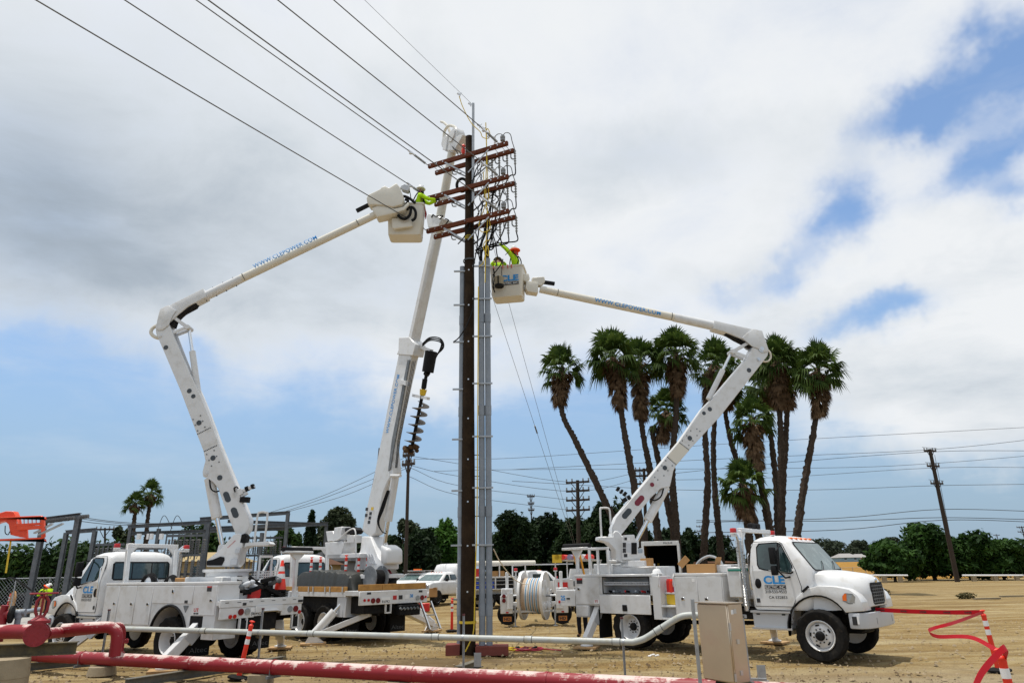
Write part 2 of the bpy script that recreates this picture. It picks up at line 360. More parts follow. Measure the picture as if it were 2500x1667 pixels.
# ------------------------------------------------------------------ ground and setting
def rise(x, y):
    t = min(1, max(0, (y-95)/240)); t = t*t*(3-2*t); k = min(1, max(0, (x-25)/30)); return 3.3*t*k
def ground():
    xs = np.concatenate([-np.geomspace(1, 1500, 46)[::-1]*1.0-22, np.linspace(-22, 22, 190), np.geomspace(1, 1500, 46)+22])
    ys = np.concatenate([[-40, -20, -8, -2], np.linspace(2, 34, 190), np.geomspace(1, 2500, 60)+34])
    Xg, Yg = np.meshgrid(xs, ys); Zg = np.zeros_like(Xg)
    for j in range(Xg.shape[0]):
        for i in range(Xg.shape[1]):
            x, y = Xg[j, i], Yg[j, i]; z = rise(x, y)
            if y < 60 and abs(x) < 50:
                z += .045*(noise.noise(V((x*.55, y*.9, 0))) + .5*noise.noise(V((x*1.9, y*2.6, 4)))) + .012*noise.noise(V((x*7, y*7, 9)))
                # wheel ruts running left to right across the yard
                z -= .035*max(0, math.sin((y + .25*x + 1.1*noise.noise(V((x*.12, y*.3, 3))))*3.1))**4
                d = math.hypot((x+1.9)/1.5, (y-17.6)/.9); z += .07*math.exp(-d*d)*(1+.8*noise.noise(V((x*3, y*3, 1))))
                z -= .03
            Zg[j, i] = z
    n, m_ = Xg.shape; b = MB(); vs_ = np.stack([Xg, Yg, Zg], -1).reshape(-1, 3)
    idx = np.arange(n*m_).reshape(n, m_); q = np.stack([idx[:-1, :-1], idx[:-1, 1:], idx[1:, 1:], idx[1:, :-1]], -1).reshape(-1, 4)
    me = bpy.data.meshes.new('ground'); me.from_pydata(vs_.tolist(), [], q.tolist()); me.polygons.foreach_set('use_smooth', [True]*len(me.polygons))
    mm = bpy.data.materials.new('sandy_dirt'); mm.use_nodes = True; t = mm.node_tree; p = t.nodes['Principled BSDF']; p.inputs['Roughness'].default_value = .95; p.inputs['Specular IOR Level'].default_value = .15
    tcn = N('ShaderNodeTexCoord', t); o = tcn.outputs['Object']
    a = nz(o, .35, 6, .6, .4, tree=t); c = nz(o, 2.2, 7, .65, .3, (4, 4, 0), tree=t); d = nz(o, 22, 5, .7, 0, (1, 7, 0), tree=t); st = nz(o, .5, 6, .62, .6, (3, 8, 0), (.22, 2.2, 1), tree=t); g_ = nz(o, 75, 3, .6, 0, (2, 2, 0), tree=t)
    def mr(x, lo, hi, clamp=True): r_ = N('ShaderNodeMapRange', t); r_.inputs[1].default_value = lo; r_.inputs[2].default_value = hi; lnk(x, r_.inputs[0], t); return r_.outputs[0]
    col = mixc(mr(a, .35, .65), (.285, .205, .086), (.225, .147, .050), t)
    col = mixc(mr(st, .45, .68), col, (.345, .276, .152), t)
    col = mixc(mth('MULTIPLY', mr(st, .50, .34), .55, tree=t), col, (.18, .115, .045), t)
    col = mixc(mth('MULTIPLY', mr(c, .42, .70), .55, tree=t), col, (.17, .110, .048), t)
    col = mixc(mth('MULTIPLY', mr(d, .54, .74), .75, tree=t), col, (.085, .058, .030), t)
    col = mixc(mth('MULTIPLY', mr(d, .44, .30), .45, tree=t), col, (.50, .41, .26), t)
    tk = nz(o, .9, 5, .6, .9, (6, 1, 0), (.10, 1.6, 1), tree=t); col = mixc(mth('MULTIPLY', mr(tk, .53, .60), .6, tree=t), col, (.16, .105, .045), t); col = mixc(mth('MULTIPLY', mr(tk, .44, .36), .5, tree=t), col, (.37, .305, .175), t)
    # grey gravelly strip near the pipe rack, damp spoil round the pole
    sp = N('ShaderNodeSeparateXYZ', t); lnk(o, sp.inputs[0], t)
    gy = mr(mth('ADD', sp.outputs[1], mth('MULTIPLY', a, 3.0, tree=t), tree=t), 17.4, 15.4)
    col = mixc(mth('MULTIPLY', gy, .55, tree=t), col, mixc(mr(g_, .35, .65), (.19, .155, .105), (.38, .32, .225), t), t)
    def spot(cx_, cy_, rx, ry):
        mp = N('ShaderNodeMapping', t, vector_type='TEXTURE'); mp.inputs['Location'].default_value = (cx_, cy_, 0); mp.inputs['Scale'].default_value = (rx, ry, 1e6); lnk(o, mp.inputs[0], t)
        ln = N('ShaderNodeVectorMath', t, operation='LENGTH'); lnk(mp.outputs[0], ln.inputs[0], t)
        return mr(mth('ADD', ln.outputs['Value'], mth('MULTIPLY', mth('SUBTRACT', c, .5, tree=t), 2.2, tree=t), tree=t), 1.15, .45)
    for cx_, cy_, rx, ry, k in ((-1.9, 17.4, 2.2, 1.0, .75), (-3.6, 18.4, 1.6, .7, .5), (.4, 17.6, 1.4, .5, .45), (-6.5, 17.2, 3.0, 1.0, .35), (-2.6, 15.6, 1.3, .45, .6)):
        col = mixc(mth('MULTIPLY', spot(cx_, cy_, rx, ry), k, tree=t), col, (.10, .066, .034), t)
    lnk(col, p.inputs['Base Color'], t)
    bn = N('ShaderNodeBump', t); bn.inputs['Strength'].default_value = .9; bn.inputs['Distance'].default_value = .05
    hsum = mth('ADD', mth('MULTIPLY', d, .55, tree=t), mth('ADD', mth('MULTIPLY', g_, .25, tree=t), mth('MULTIPLY', st, .9, tree=t), tree=t), tree=t); hsum = mth('ADD', hsum, mth('MULTIPLY', c, .8, tree=t), tree=t)
    lnk(hsum, bn.inputs['Height'], t); lnk(bn.outputs[0], p.inputs['Normal'], t)
    me.materials.append(mm); return tag(place('ground', me), kind='structure')
ground()
def sheet(name, pts, m_, z=None):
    b = MB(); n_ = len(pts); b.add(pts, [tuple(range(n_))]); return tag(b.build(name, m_, None, smooth=False, fix=False), kind='structure')
sheet('paved_yard', [(-80, 30.5, .035), (-14.5, 27.5, .035), (-17, 48, .035), (-80, 52, .035)], mat('worn_concrete', (.36, .35, .33), .9, 0, .2, .6, col2=(.26, .25, .23), bump=.2))
def field(name, x0, x1, y0, y1, m_, n_=16):
    b = MB(); vs_ = []; fs_ = []
    for j in range(n_+1):
        for i in range(n_+1):
            x, y = x0+(x1-x0)*i/n_, y0+(y1-y0)*j/n_; vs_.append((x, y, rise(x, y)+.06))
    for j in range(n_):
        for i in range(n_): o = j*(n_+1)+i; fs_.append((o, o+1, o+n_+2, o+n_+1))
    b.add(vs_, fs_); return tag(b.build(name, m_, None, fix=False), kind='structure')
field('dry_field', 26, 330, 97, 322, mat('dry_yellow_grass', (.33, .175, .030), .95, 0, .35, .12, bump=.6, bscale=3, col2=(.22, .12, .030)))
field('ploughed_strip', 26, 400, 323, 352, mat('brown_earth', (.10, .055, .035), .95, 0, .3, .1))
# loose stones and clods, nobody could count them
def gravel(name, n_, box, r0, r1, m_, seed):
    r_ = random.Random(seed); b = MB()
    for i in range(n_):
        x, y = r_.uniform(box[0], box[1]), box[2] + (box[3]-box[2])*r_.random()**1.6; r__ = r0 + (r1-r0)*r_.random()**3; a = r_.random()*6
        vs_ = [(x + r__*math.cos(a+k*1.257)*r_.uniform(.7, 1.2), y + r__*math.sin(a+k*1.257)*r_.uniform(.7, 1.2), -.015 + .02*r_.random()) for k in range(5)] + [(x, y, r__*r_.uniform(.5, .9))]
        b.add(vs_, [(k, (k+1) % 5, 5) for k in range(5)])
    return tag(b.build(name, m_, None, smooth=False, fix=False), 'small stones and soil clods scattered over the dirt yard' if seed == 1 else 'dark crumbs of dug soil and gravel along the pipe rack', 'gravel', kind='stuff')
gravel('gravel', 9000, (-14, 18, 9.5, 30), .010, .055, mat('pale_stone', (.34, .265, .17), .9, 0, .4, 30), 1)
gravel('soil_crumbs', 4000, (-12, 8, 11, 22), .008, .045, mat('dark_soil', (.13, .09, .055), .95, 0, .4, 30), 2)
# ------------------------------------------------------------------ wheels
TR = .54
def tyre_mesh(r=.54, w=.28, ri=.315, n=60):
    b = MB(); prof = [(ri, -w*.36, 0), (ri+.10, -w*.5, 0), (r-.05, -w*.5, 0), (r-.008, -w*.42, 1), (r, -w*.16, 0), (r-.012, -w*.12, 0), (r, -w*.08, 0), (r, w*.08, 0), (r-.012, w*.12, 0), (r, w*.16, 0), (r-.008, w*.42, 1), (r-.05, w*.5, 0), (ri+.10, w*.5, 0), (ri, w*.36, 0)]
    secs = []
    for rr_, y, lug in prof:
        secs.append([V(((rr_ - (.022 if lug and (k//2) % 2 else 0))*math.cos(2*math.pi*k/n), y, (rr_ - (.022 if lug and (k//2) % 2 else 0))*math.sin(2*math.pi*k/n))) for k in range(n)])
    b.loft(secs, cap=False); return b
_wp = {}
def wheel(parent, x, y, side, kind, r=.54, z=None):
    key = (kind, r)
    if key not in _wp:
        t = tyre_mesh(r, .28 if r > .45 else .24, r*.583).build('wheel', RUBBER, parent, ang=25)
        k = r/.54
        q = MB(); dpt = .10 if kind == 'front' else (-.09 if kind == 'rear' else .02)
        q.lathe([(.30*k, -.11), (.318*k, -.11), (.318*k, .115), (.305*k, .125), (.285*k, .105), (.265*k, .02 if kind != 'rear' else -.05), (.235*k, dpt-.03), (.17*k, dpt), (.165*k, dpt+.012), (.10*k, dpt+.012), (.10*k, dpt)], (0,0,0), (0,1,0), 32)
        rm = q.build('rim', WHITE if kind != 'alloy' else ALU, t)
        h = MB()
        if kind == 'alloy':
            for i in range(6):
                a = i*math.pi/3; h.bar((math.cos(a)*.08, .06, math.sin(a)*.08), (math.cos(a)*.27*k, .07, math.sin(a)*.27*k), .02, .05, (0,1,0))
        h.lathe([(.098*k, dpt), (.095*k, dpt+.06), (.07*k, dpt+.09), (.02, dpt+.095)], (0,0,0), (0,1,0), 16)
        for i in range(10):
            a = i*math.pi/5; h.cyl((math.cos(a)*.14*k, dpt, math.sin(a)*.14*k), (math.cos(a)*.14*k, dpt+.035, math.sin(a)*.14*k), .016, n=6)
        if kind == 'front':
            for i in range(5):
                a = i*2*math.pi/5+.3; c = V((math.cos(a)*.218*k, dpt-.012, math.sin(a)*.218*k)); tg = V((-math.sin(a), 0, math.cos(a)))
                h.bar(c - tg*.04, c + tg*.04, .03, .022, (0,1,0))
        hb = h.build('hub', UNDER if kind != 'alloy' else DSTEEL, t)
        _wp[key] = t; o = t
    else: o = inst(_wp[key], parent, (0,0,0))
    o.location = (x, y, r if z is None else z); o.rotation_euler = (0, rnd.random()*.6, 0 if side > 0 else math.pi); return o

def side_fn(s, x0, x1, z0, z1, y):
    return (lambda u, v: (x0+(x1-x0)*u, s*y, z0+(z1-z0)*v)) if s < 0 else (lambda u, v: (x1-(x1-x0)*u, s*y, z0+(z1-z0)*v))
def hw(z): return 1.085 if z <= 1.9 else 1.085 - (z-1.9)*.2

def cab(root, ns, lettered=True, ca=True):
    b = MB(); S = []
    for z, x0, x1, w_, r_ in ((1.04, 3.46, 4.76, 1.05, .10), (1.1, 3.42, 4.82, 1.085, .12), (1.5, 3.40, 4.87, 1.085, .13), (1.9, 3.40, 4.90, 1.085, .13), (2.2, 3.42, 4.68, 1.025, .14), (2.5, 3.45, 4.46, .965, .16), (2.60, 3.50, 4.37, .90, .2), (2.665, 3.60, 4.24, .79, .24), (2.70, 3.76, 4.06, .6, .2)):
        S.append(rrect(x0, x1, w_, r_, z))
    b.loft(S); c = b.build('cab', WHITE, root, ang=50)
    # windscreen in front, side windows, rear window
    def front(y, z): return V((4.90 - (z-1.9)*.733 + .010, y, z))
    def pan(name, pts, fn, m_, par, off): 
        q = MB(); n_ = len(pts); q.add([fn(*p) for p in pts], [tuple(range(n_))]); return q.build(name, m_, par, smooth=False, fix=False)
    rim = [(-.93, 1.94), (-.86, 2.50), (-.80, 2.545), (.80, 2.545), (.86, 2.50), (.93, 1.94), (.88, 1.885), (0, 1.86), (-.88, 1.885)]
    pan('windscreen_seal', rim, lambda y, z: front(y, z), BLACK, c, 0)
    ws = pan('windscreen', [(y*.95, 2.2+(z-2.2)*.91) for y, z in rim], lambda y, z: front(y, z)+V((.006, 0, .003)), GLASSL, c, 0)
    w_ = MB()
    for s_ in (-.45, .3): w_.tube([front(s_, 1.89)+V((.03,0,.01)), front(s_+.30, 2.03)+V((.03,0,0)), front(s_+.42, 2.10)+V((.02,0,0))], .008, 5)
    w_.build('wiper', BLACK, c)
    sw = [(3.66, 2.05), (3.655, 2.42), (3.72, 2.5), (4.13, 2.515), (4.22, 2.47), (4.45, 2.02), (4.46, 1.88), (4.40, 1.85), (3.8, 1.94), (3.70, 1.97)]
    for s in (-1, 1):
        dr = [(3.50, 1.12), (3.49, 2.4), (3.56, 2.56), (4.17, 2.565), (4.26, 2.5), (4.54, 1.9), (4.62, 1.55), (4.60, 1.36), (4.36, 1.12)]
        q = MB(); f1 = lambda x, z: (x, s*(hw(z)+.006), z)
        lo = [(3.50, 1.12), (3.495, 1.9), (4.54, 1.9), (4.62, 1.55), (4.60, 1.36), (4.36, 1.12)]; up_ = [(3.495, 1.9), (3.49, 2.4), (3.56, 2.53), (4.15, 2.53), (4.26, 2.47), (4.54, 1.9)]
        q.add([f1(*p) for p in lo], [tuple(range(6))]); q.add([f1(*p) for p in up_], [tuple(range(6))])
        d = q.build('door', WHITE, root, smooth=False, fix=False)
        q = MB(); q.tube([(x, s*(hw(z)+.004), z) for x, z in dr + dr[:1]], .007, 5, False); q.build('seal', BLACK, d)
        q = MB(); q.add([(x, s*(hw(z)+.011), z) for x, z in [(4.06+(x-4.06)*1.07, 2.2+(z-2.2)*1.09) for x, z in sw]], [tuple(range(len(sw)))]); q.build('window_seal', BLACK, d, smooth=False, fix=False)
        q = MB(); q.add([(x, s*(hw(z)+.016), z) for x, z in sw], [tuple(range(len(sw)))]); q.build('side_window', GLASS, d, smooth=False, fix=False)
        q = MB(); q.bar((4.16, s*(hw(2.5)+.02), 2.5), (4.17, s*(hw(1.92)+.02), 1.92), .012, .03, (1,0,0)); q.build('window_post', BLACK, d)
        q = MB(); q.ball((3.62, s*(hw(1.6)+.01), 1.62), .085, (.9, .35, 1.35), 12); q.build('handle', BLACK, d)
        # mirror on its bracket
        q = MB(); q.tube([(4.26, s*1.03, 2.46), (4.28, s*1.20, 2.44), (4.26, s*1.34, 2.34), (4.24, s*1.36, 1.9), (4.34, s*1.22, 1.74), (4.40, s*1.10, 1.76)], .02, 6); mb_ = q.build('mirror_bracket', BLACK, root)
        q = MB(); q.bx(4.10, 4.22, s*1.26 if s > 0 else -1.44, s*1.44 if s > 0 else -1.26, 2.04, 2.42); q.bx(4.10, 4.22, s*1.26 if s > 0 else -1.44, s*1.44 if s > 0 else -1.26, 1.80, 2.01); q.build('mirror', BLACK, mb_, bev=.03, seg=2)
        q = MB(); q.tube([(3.47, s*1.10, 2.3), (3.46, s*1.15, 2.24), (3.45, s*1.15, 1.55), (3.46, s*1.10, 1.48)], .014, 6); q.build('grab_rail', CHROME, root)
    q = MB(); q.add([(3.395 - 0 + (z-1.9)*.083, y, z) for y, z in [(-.84, 1.98), (-.84, 2.36), (-.78, 2.42), (.78, 2.42), (.84, 2.36), (.84, 1.98), (.78, 1.93), (-.78, 1.93)]], [tuple(range(8))]); q.build('rear_window_seal', BLACK, c, smooth=False, fix=False)
    for y0, y1 in ((-.79, -.30), (-.27, .27), (.30, .79)):
        q = MB(); q.add([(3.389 + (z-1.9)*.083, y, z) for y, z in [(y0, 1.97), (y0, 2.38), (y1, 2.38), (y1, 1.97)]], [(0,1,2,3)]); q.build('rear_window', GLASS, c, smooth=False, fix=False)
    for y in (-.6, -.3, 0, .3, .6):
        q = MB(); q.ball((4.33, y, 2.62), .06, (1.2, .8, .5), 10); q.build('marker_lamp', AMBER, c)
    # bonnet with wings
    b = MB(); S = []
    for x, zt, zb, w0, w1 in ((4.80, 1.89, 1.05, 1.02, 1.0), (5.2, 1.86, 1.05, .97, .86), (5.75, 1.79, 1.08, .86, .70), (6.05, 1.72, 1.10, .76, .58), (6.22, 1.63, 1.12, .66, .48), (6.30, 1.50, 1.14, .56, .42)):
        S.append([V((x, y, z)) for y, z in [(w0, zb), (w0*1.0, zb+(zt-zb)*.45), (w0*.97, zb+(zt-zb)*.68), (w1, zt-.07), (w1*.8, zt-.015), (w1*.4, zt+.012), (-w1*.4, zt+.012), (-w1*.8, zt-.015), (-w1, zt-.07), (-w0*.97, zb+(zt-zb)*.68), (-w0, zb+(zt-zb)*.45), (-w0, zb)]])
    b.loft(S); bn = b.build('bonnet', WHITE, root, bev=0, ang=60)
    for s in (-1, 1):
        b = MB(); poly = [(4.24, .52), (4.30, .95), (4.46, 1.30), (4.70, 1.49), (5.0, 1.57), (5.4, 1.56), (5.75, 1.50), (6.05, 1.38), (6.20, 1.24), (6.22, 1.06), (5.78, 1.04)] + arc(4.95, .62, .74, 33, 180, 12) + [(4.21, .52)]
        y0, y1 = sorted((s*.55, s*1.12)); b.xz(poly, y0, y1); w_ = b.build('wing', WHITE, root, bev=.055, seg=3, ang=60)
        b = MB(); b.tube([(x, s*1.10, z) for x, z in arc(4.95, .62, .745, 30, 178, 14)], .028, 6); b.build('arch_lip', UNDER, w_)
        b = MB(); n_ = 10; hl = [(5.56, 1.26), (5.57, 1.36), (5.64, 1.42), (5.82, 1.41), (6.02, 1.34), (6.14, 1.25), (6.12, 1.20), (5.70, 1.20)]
        b.add([(x, s*(1.128 - max(0, x-5.75)*.06), z) for x, z in hl], [tuple(range(8))]); b.build('headlamp_bezel', DSTEEL, w_, smooth=False, fix=False)
        b = MB(); b.add([(5.79+(x-5.79)*.9, s*(1.133 - max(0, x-5.75)*.06), 1.31+(z-1.31)*.85) for x, z in hl], [tuple(range(8))]); h = b.build('headlamp', CLEAR, w_, smooth=False, fix=False)
        b = MB(); b.add([(x, s*1.139, z) for x, z in [(5.57, 1.27), (5.57, 1.35), (5.63, 1.41), (5.68, 1.41), (5.66, 1.26)]], [(0,1,2,3,4)]); b.build('turn_lamp', AMBER, w_, smooth=False, fix=False)
        b = MB(); b.bar((4.64, s*1.13, 1.44), (4.80, s*1.13, 1.56), .03, .05); b.build('bonnet_latch', BLACK, w_, bev=.008)
    b = MB(); b.yz([(-.44, 1.2), (-.46, 1.45), (-.40, 1.62), (.40, 1.62), (.46, 1.45), (.44, 1.2), (.36, 1.15), (-.36, 1.15)], 6.24, 6.315); gr = b.build('grille', BLACK, root, bev=.02)
    for i in range(6):
        b = MB(); b.bx(6.31, 6.33, -.41, .41, 1.20+i*.068, 1.215+i*.068); b.build('grille_bar', DSTEEL, gr)
    for i in range(5):
        b = MB(); b.bx(6.312, 6.322, -.30+i*.15-.006, -.30+i*.15+.006, 1.18, 1.58); b.build('grille_bar', DSTEEL, gr)
    b = MB(); b.ball((6.30, 0, 1.66), .07, (.6, 1.3, .8), 12); b.build('bonnet_badge', CHROME, bn)
    b = MB(); b.xy([(5.62, 1.10), (6.0, 1.13), (6.28, .95), (6.42, .6), (6.45, 0), (6.42, -.6), (6.28, -.95), (6.0, -1.13), (5.62, -1.10), (5.7, -.95), (6.15, -.8), (6.2, 0), (6.15, .8), (5.7, .95)], .70, 1.02); bp = b.build('bumper', GREYP, root, bev=.03, seg=2)
    b = MB(); b.bx(5.5, 5.9, -.9, .9, 1.0, 1.15); b.build('bumper_gap', UNDER, root)
    for y in (-.75, .75):
        b = MB(); b.bar((6.34, y-.14*(1 if y < 0 else -1)*-1, .84), (6.41, y*.72, .84), .06, .13); b.build('fog_lamp_recess', BLACK, bp)
    b = MB(); s = ns; y0, y1 = sorted((s*1.128, s*1.134)); b.bx(5.72, 5.86, y0, y1, .78, .95); b.build('warning_label', INK, bp); b = MB(); y0, y1 = sorted((s*1.13, s*1.138)); b.bx(5.87, 5.96, y0, y1, .80, .95); b.build('warning_label', INKW, bp)
    for o_ in root.children_recursive:          # short nose
        if o_.type == 'MESH':
            for v_ in o_.data.vertices:
                if v_.co.x > 5.8: v_.co.x = 5.69 + (v_.co.x - 5.8)*.42
                elif v_.co.x > 5.0: v_.co.x = 5.0 + (v_.co.x - 5.0)*.86
    # lettering on the near door
    if lettered:
        for s in (ns,):
            y = hw(1.7)+.014
            text('lettering', 'CLE', side_fn(s, 3.76, 4.26, 1.605, 1.79, y), BLUE, root, bold=.035)
            b = MB(); y0, y1 = sorted((s*(y-.004), s*(y-.001))); b.bx(3.77, 4.27, y0, y1, 1.495, 1.582); pl_ = b.build('name_plate', INK, root)
            text('lettering', 'ELECTRIC. INC.', side_fn(s, 3.785, 4.255, 1.508, 1.57, y+.003), INKW, pl_, bold=.0)
            text('lettering', '310-533-9533', side_fn(s, 3.77, 4.27, 1.405, 1.472, y), INK, root, bold=.005)
            if ca: text('lettering', 'CA 532853', side_fn(s, 3.84, 4.27, 1.285, 1.345, y), INK, root, bold=.012)
            b = MB(); y0, y1 = sorted((s*(y-.002), s*(y+.002))); b.bx(3.53, 3.62, y0, y1, 1.62, 1.70); b.build('door_label', INKW, root); b = MB(); b.bx(3.54, 3.62, y0, y1, 1.20, 1.29); b.build('door_label', INK, root)
    return c

def chassis(root, x_rear=-2.3, axles=(0,)):
    b = MB()
    for s in (-1, 1): b.bx(x_rear, 5.62, s*.43-.04, s*.43+.04, .78, 1.02)
    for x in (-1.6, -.8, .9, 1.9, 3.0, 4.2): b.bx(x-.05, x+.05, -.42, .42, .8, .98)
    b.build('frame_rails', UNDER, root)
    b = MB()
    for x in list(axles) + [4.92]: b.cyl((x, -.95, .54), (x, .95, .54), .08, n=10); b.ball((x, .05, .54), .22, (1, .9, 1), 10)
    b.cyl((.2, 0, .6), (4.8, 0, .72), .05, n=8); b.build('axles', UNDER, root)
    b = MB(); b.bx(5.0, 5.6, -.4, .4, .55, 1.1); b.bx(3.4, 5.0, -.4, .4, .62, 1.02); b.build('engine', UNDER, root, bev=.04)
    for s in (-1, 1):
        b = MB()
        for k in range(4): b.bx(4.2+k*.03, 5.65-k*.03, s*.48-.04, s*.48+.04, .62-k*.018, .634-k*.018)
        b.build('leaf_spring', UNDER, root)
        wheel(root, 4.92, s*1.08, s, 'front')
        for a in axles:
            wheel(root, a, s*1.06, s, 'rear'); wheel(root, a, s*.72, s, 'rear')

def beacon(parent, p, name='beacon', r=.085):
    x, y, z = p
    b = MB(); b.lathe([(r, 0), (r, .035)], p, (0,0,1), 14); o = b.build(name, REFL, parent)
    b = MB(); b.lathe([(r*.92, .035), (r*.95, .12), (r*.8, .14), (.02, .145)], p, (0,0,1), 14); b.build('lens', REDL, o)
def guard(root, x=3.18, z1=2.86, y=.82, lights=True):
    b = MB()
    b.bar((x-.16, y, 1.15), (x+.03, y, z1), .10, .12, (0,1,0)); g = b.build('guard_frame', WHITE, root, bev=.012)
    b = MB(); b.bar((x-.16, -y, 1.15), (x+.03, -y, z1), .10, .12, (0,1,0)); b.build('guard_post', WHITE, g, bev=.012)
    b = MB(); b.bar((x+.03, -y-.05, z1), (x+.03, y+.05, z1), .13, .10)
    for s in (-1, 1): b.prism([(s*y, z1), (s*(y-.28), z1), (s*y, z1-.3)], x-.02, x+.06, lambda u, v, w: (w, u, v))
    b.build('cross_bar', WHITE, g, bev=.01)
    for s in (-1, 1):
        b = MB(); b.bar((x, s*y, z1-.13), (x, s*(y+.42), z1-.13), .06, .05); br = b.build('lamp_bracket', WHITE, root); beacon(root, (x, s*(y+.34), z1-.1))
    if lights:
        for dy in (-.14, .14): b = MB(); b.bx(x-.03, x+.10, dy-.12, dy+.12, z1+.06, z1+.19); b.build('work_lamp', BLACK, g, bev=.02)
    return g
def stack(root, s, x=3.22, y=.98):
    b = MB(); b.tube([(x, s*y, 1.0), (x, s*y, 2.62), (x-.02, s*(y+.02), 2.74), (x-.12, s*(y+.06), 2.82)], .062, 12); o = b.build('exhaust_stack', CHROME, root)
    b = MB(); n_ = 10
    for k in range(46):
        z = 1.12 + k*.033; b.tube([(x+.092*math.cos(R(a)), s*(y)+.092*math.sin(R(a)), z) for a in range(s*90-100, s*90+101, 20)], .009, 4)
    b.build('heat_shield', ALU, o)
def latch(root, s, x, z, w=.10, h=.075):
    b = MB(); y0, y1 = sorted((s*1.212, s*1.228)); b.bx(x-w/2, x+w/2, y0, y1, z-h/2, z+h/2); o = b.build('latch', CHROME, root, bev=.01)
    b = MB(); y0, y1 = sorted((s*1.228, s*1.236)); b.bx(x-w*.28, x+w*.28, y0, y1, z-h*.28, z+h*.28); b.build('latch_handle', BLACK, o)
def slab(root, name, s, poly, y=1.205, t=.012, m_=None, bev=.006, holes=None):
    b = MB(); y0, y1 = sorted((s*(y-.02), s*(y+t))); b.xz(poly, y0, y1); return b.build(name, m_ or WHITE2, root, bev=bev)
def rect(x0, x1, z0, z1): return [(x0, z0), (x1, z0), (x1, z1), (x0, z1)]
def boxside(b, s, x0, x1, z0, z1, yi=.60, yo=1.2):
    y0, y1 = sorted((s*yi, s*yo)); b.bx(x0, x1, y0, y1, z0, z1)
def step_box(root, s, kind):
    b = MB(); y0, y1 = sorted((s*.62, s*1.07)); b.bx(3.38, 4.28, y0, y1, .62, 1.0); o = b.build('step_box', GREYP, root, bev=.02)
    for z in (.64, 1.0): b = MB(); y0, y1 = sorted((s*.8, s*1.13)); b.bx(3.36, 4.30, y0, y1, z-.02, z+.02); b.build('tread', ALU, o)
    for x in (3.52, 4.12): b = MB(); y0, y1 = sorted((s*1.07, s*1.078)); b.bx(x-.04, x+.04, y0, y1, .93, .96); b.build('hinge', BLACK, o)

def mudflap(root, s, x=-.72, txt='Altec'):
    b = MB(); y0, y1 = sorted((s*.58, s*1.18)); b.bx(x-.01, x+.01, y0, y1, .22, .95); o = b.build('mudflap', BLACK, root)
    ya, yb = (y1-.06, y0+.06)
    text('lettering', txt, lambda u, v: (x-.016, ya+(yb-ya)*u, .30+.11*v), mat('dim_grey_print', (.16, .165, .17), .7), o)
# ------------------------------------------------------------------ boom planes
class BP:
    def __init__(s, T, B):
        s.T = V((T[0], T[1], 0)); d = V((B[0]-T[0], B[1]-T[1], 0)).normalized(); s.u = d
        n = V((d.y, -d.x, 0)); s.n = n if n.y < 0 else -n
    def pt(s, px, py, w=0.0):
        d = ray(px, py); o = s.T + s.n*w; return O3 + d*(((o - O3).dot(s.n))/d.dot(s.n))
    def uv(s, px, py):
        p = s.pt(px, py); return ((p - s.T).dot(s.u), p.z)
    def fn(s, a, z, w): return s.T + s.u*a + s.n*w + V((0,0,z))
    def poly(s, b, pts, w0, w1): return b.prism([s.uv(*p) for p in pts], w0, w1, s.fn)
def xf(ox, oy, k): return lambda x, y: (ox + x/k, oy + y/k)
zL = xf(350, 640, 2.177); zR = xf(1400, 760, 2.6135); z4 = xf(380, 1180, 5.88); z5 = xf(1380, 1180, 5.6); zD = xf(780, 780, 2.376); z3 = xf(840, 420, 7.128); z2 = xf(1000, 420, 4.9); r3 = xf(480, 1240, 3.92); r5 = xf(1200, 1280, 3.92); r2 = xf(100, 1280, 3.92); z1 = xf(1000, 200, 5.6); r6 = xf(1700, 1260, 3.852)
def local_root(O, h): return V((O[0], O[1], 0)), R(h)
def lw(root, p): return WM[root.name] @ V(p)

def boom_text(root, bp, pa, pb, r, hgt, body, w=0.0, par=None, flat=None):
    A, B = bp.pt(*pa), bp.pt(*pb); ax = (B-A); L_ = ax.length; ax.normalize(); up_ = bp.n.cross(ax); up_ = up_ if up_.z > 0 or abs(up_.z) < .3 else -up_
    if flat is not None:
        f_ = lambda u, v: A + ax*(u*L_) + bp.n*(flat) + up_*((v-.5)*hgt)
    else:
        def f_(u, v):
            t = (v-.5)*hgt/r; return A + ax*(u*L_) + bp.n*(math.cos(t)*(r+.004)) + up_*(math.sin(t)*(r+.004))
    return text('lettering', body, f_, BLUE, par or root, bold=.012, world=True, cuts=6, spacing=1.06)

def cyl_ram(root, name, a, b, r, frac, r2):
    q = MB(); m_ = a.lerp(b, frac); q.cyl(a, m_, r, n=16); o = q.build(name, WHITE, root, world=True)
    q = MB(); q.cyl(m_, b, r2, n=12); q.build('piston_rod', CHROME, o, world=True); return o

def bucket_mesh(name, root, c, yaw, w_, d_, h_, m_):   # c = centre of the floor; open tapered tub
    cs, sn = math.cos(yaw), math.sin(yaw)
    def f(x, y, z): return V((c[0] + x*cs - y*sn, c[1] + x*sn + y*cs, c[2] + z))
    def ring(k, z, r_=.08): return [f(p.x, p.y, z) for p in rrect(-w_/2*k, w_/2*k, d_/2*k, r_, 0)]
    b = MB(); b.loft([ring(.86, 0), ring(.90, .03), ring(1.0, h_-.06), ring(1.06, h_-.05), ring(1.06, h_), ring(.98, h_), ring(.84, .06)])
    return b.build(name, m_, root, world=True, ang=50), f

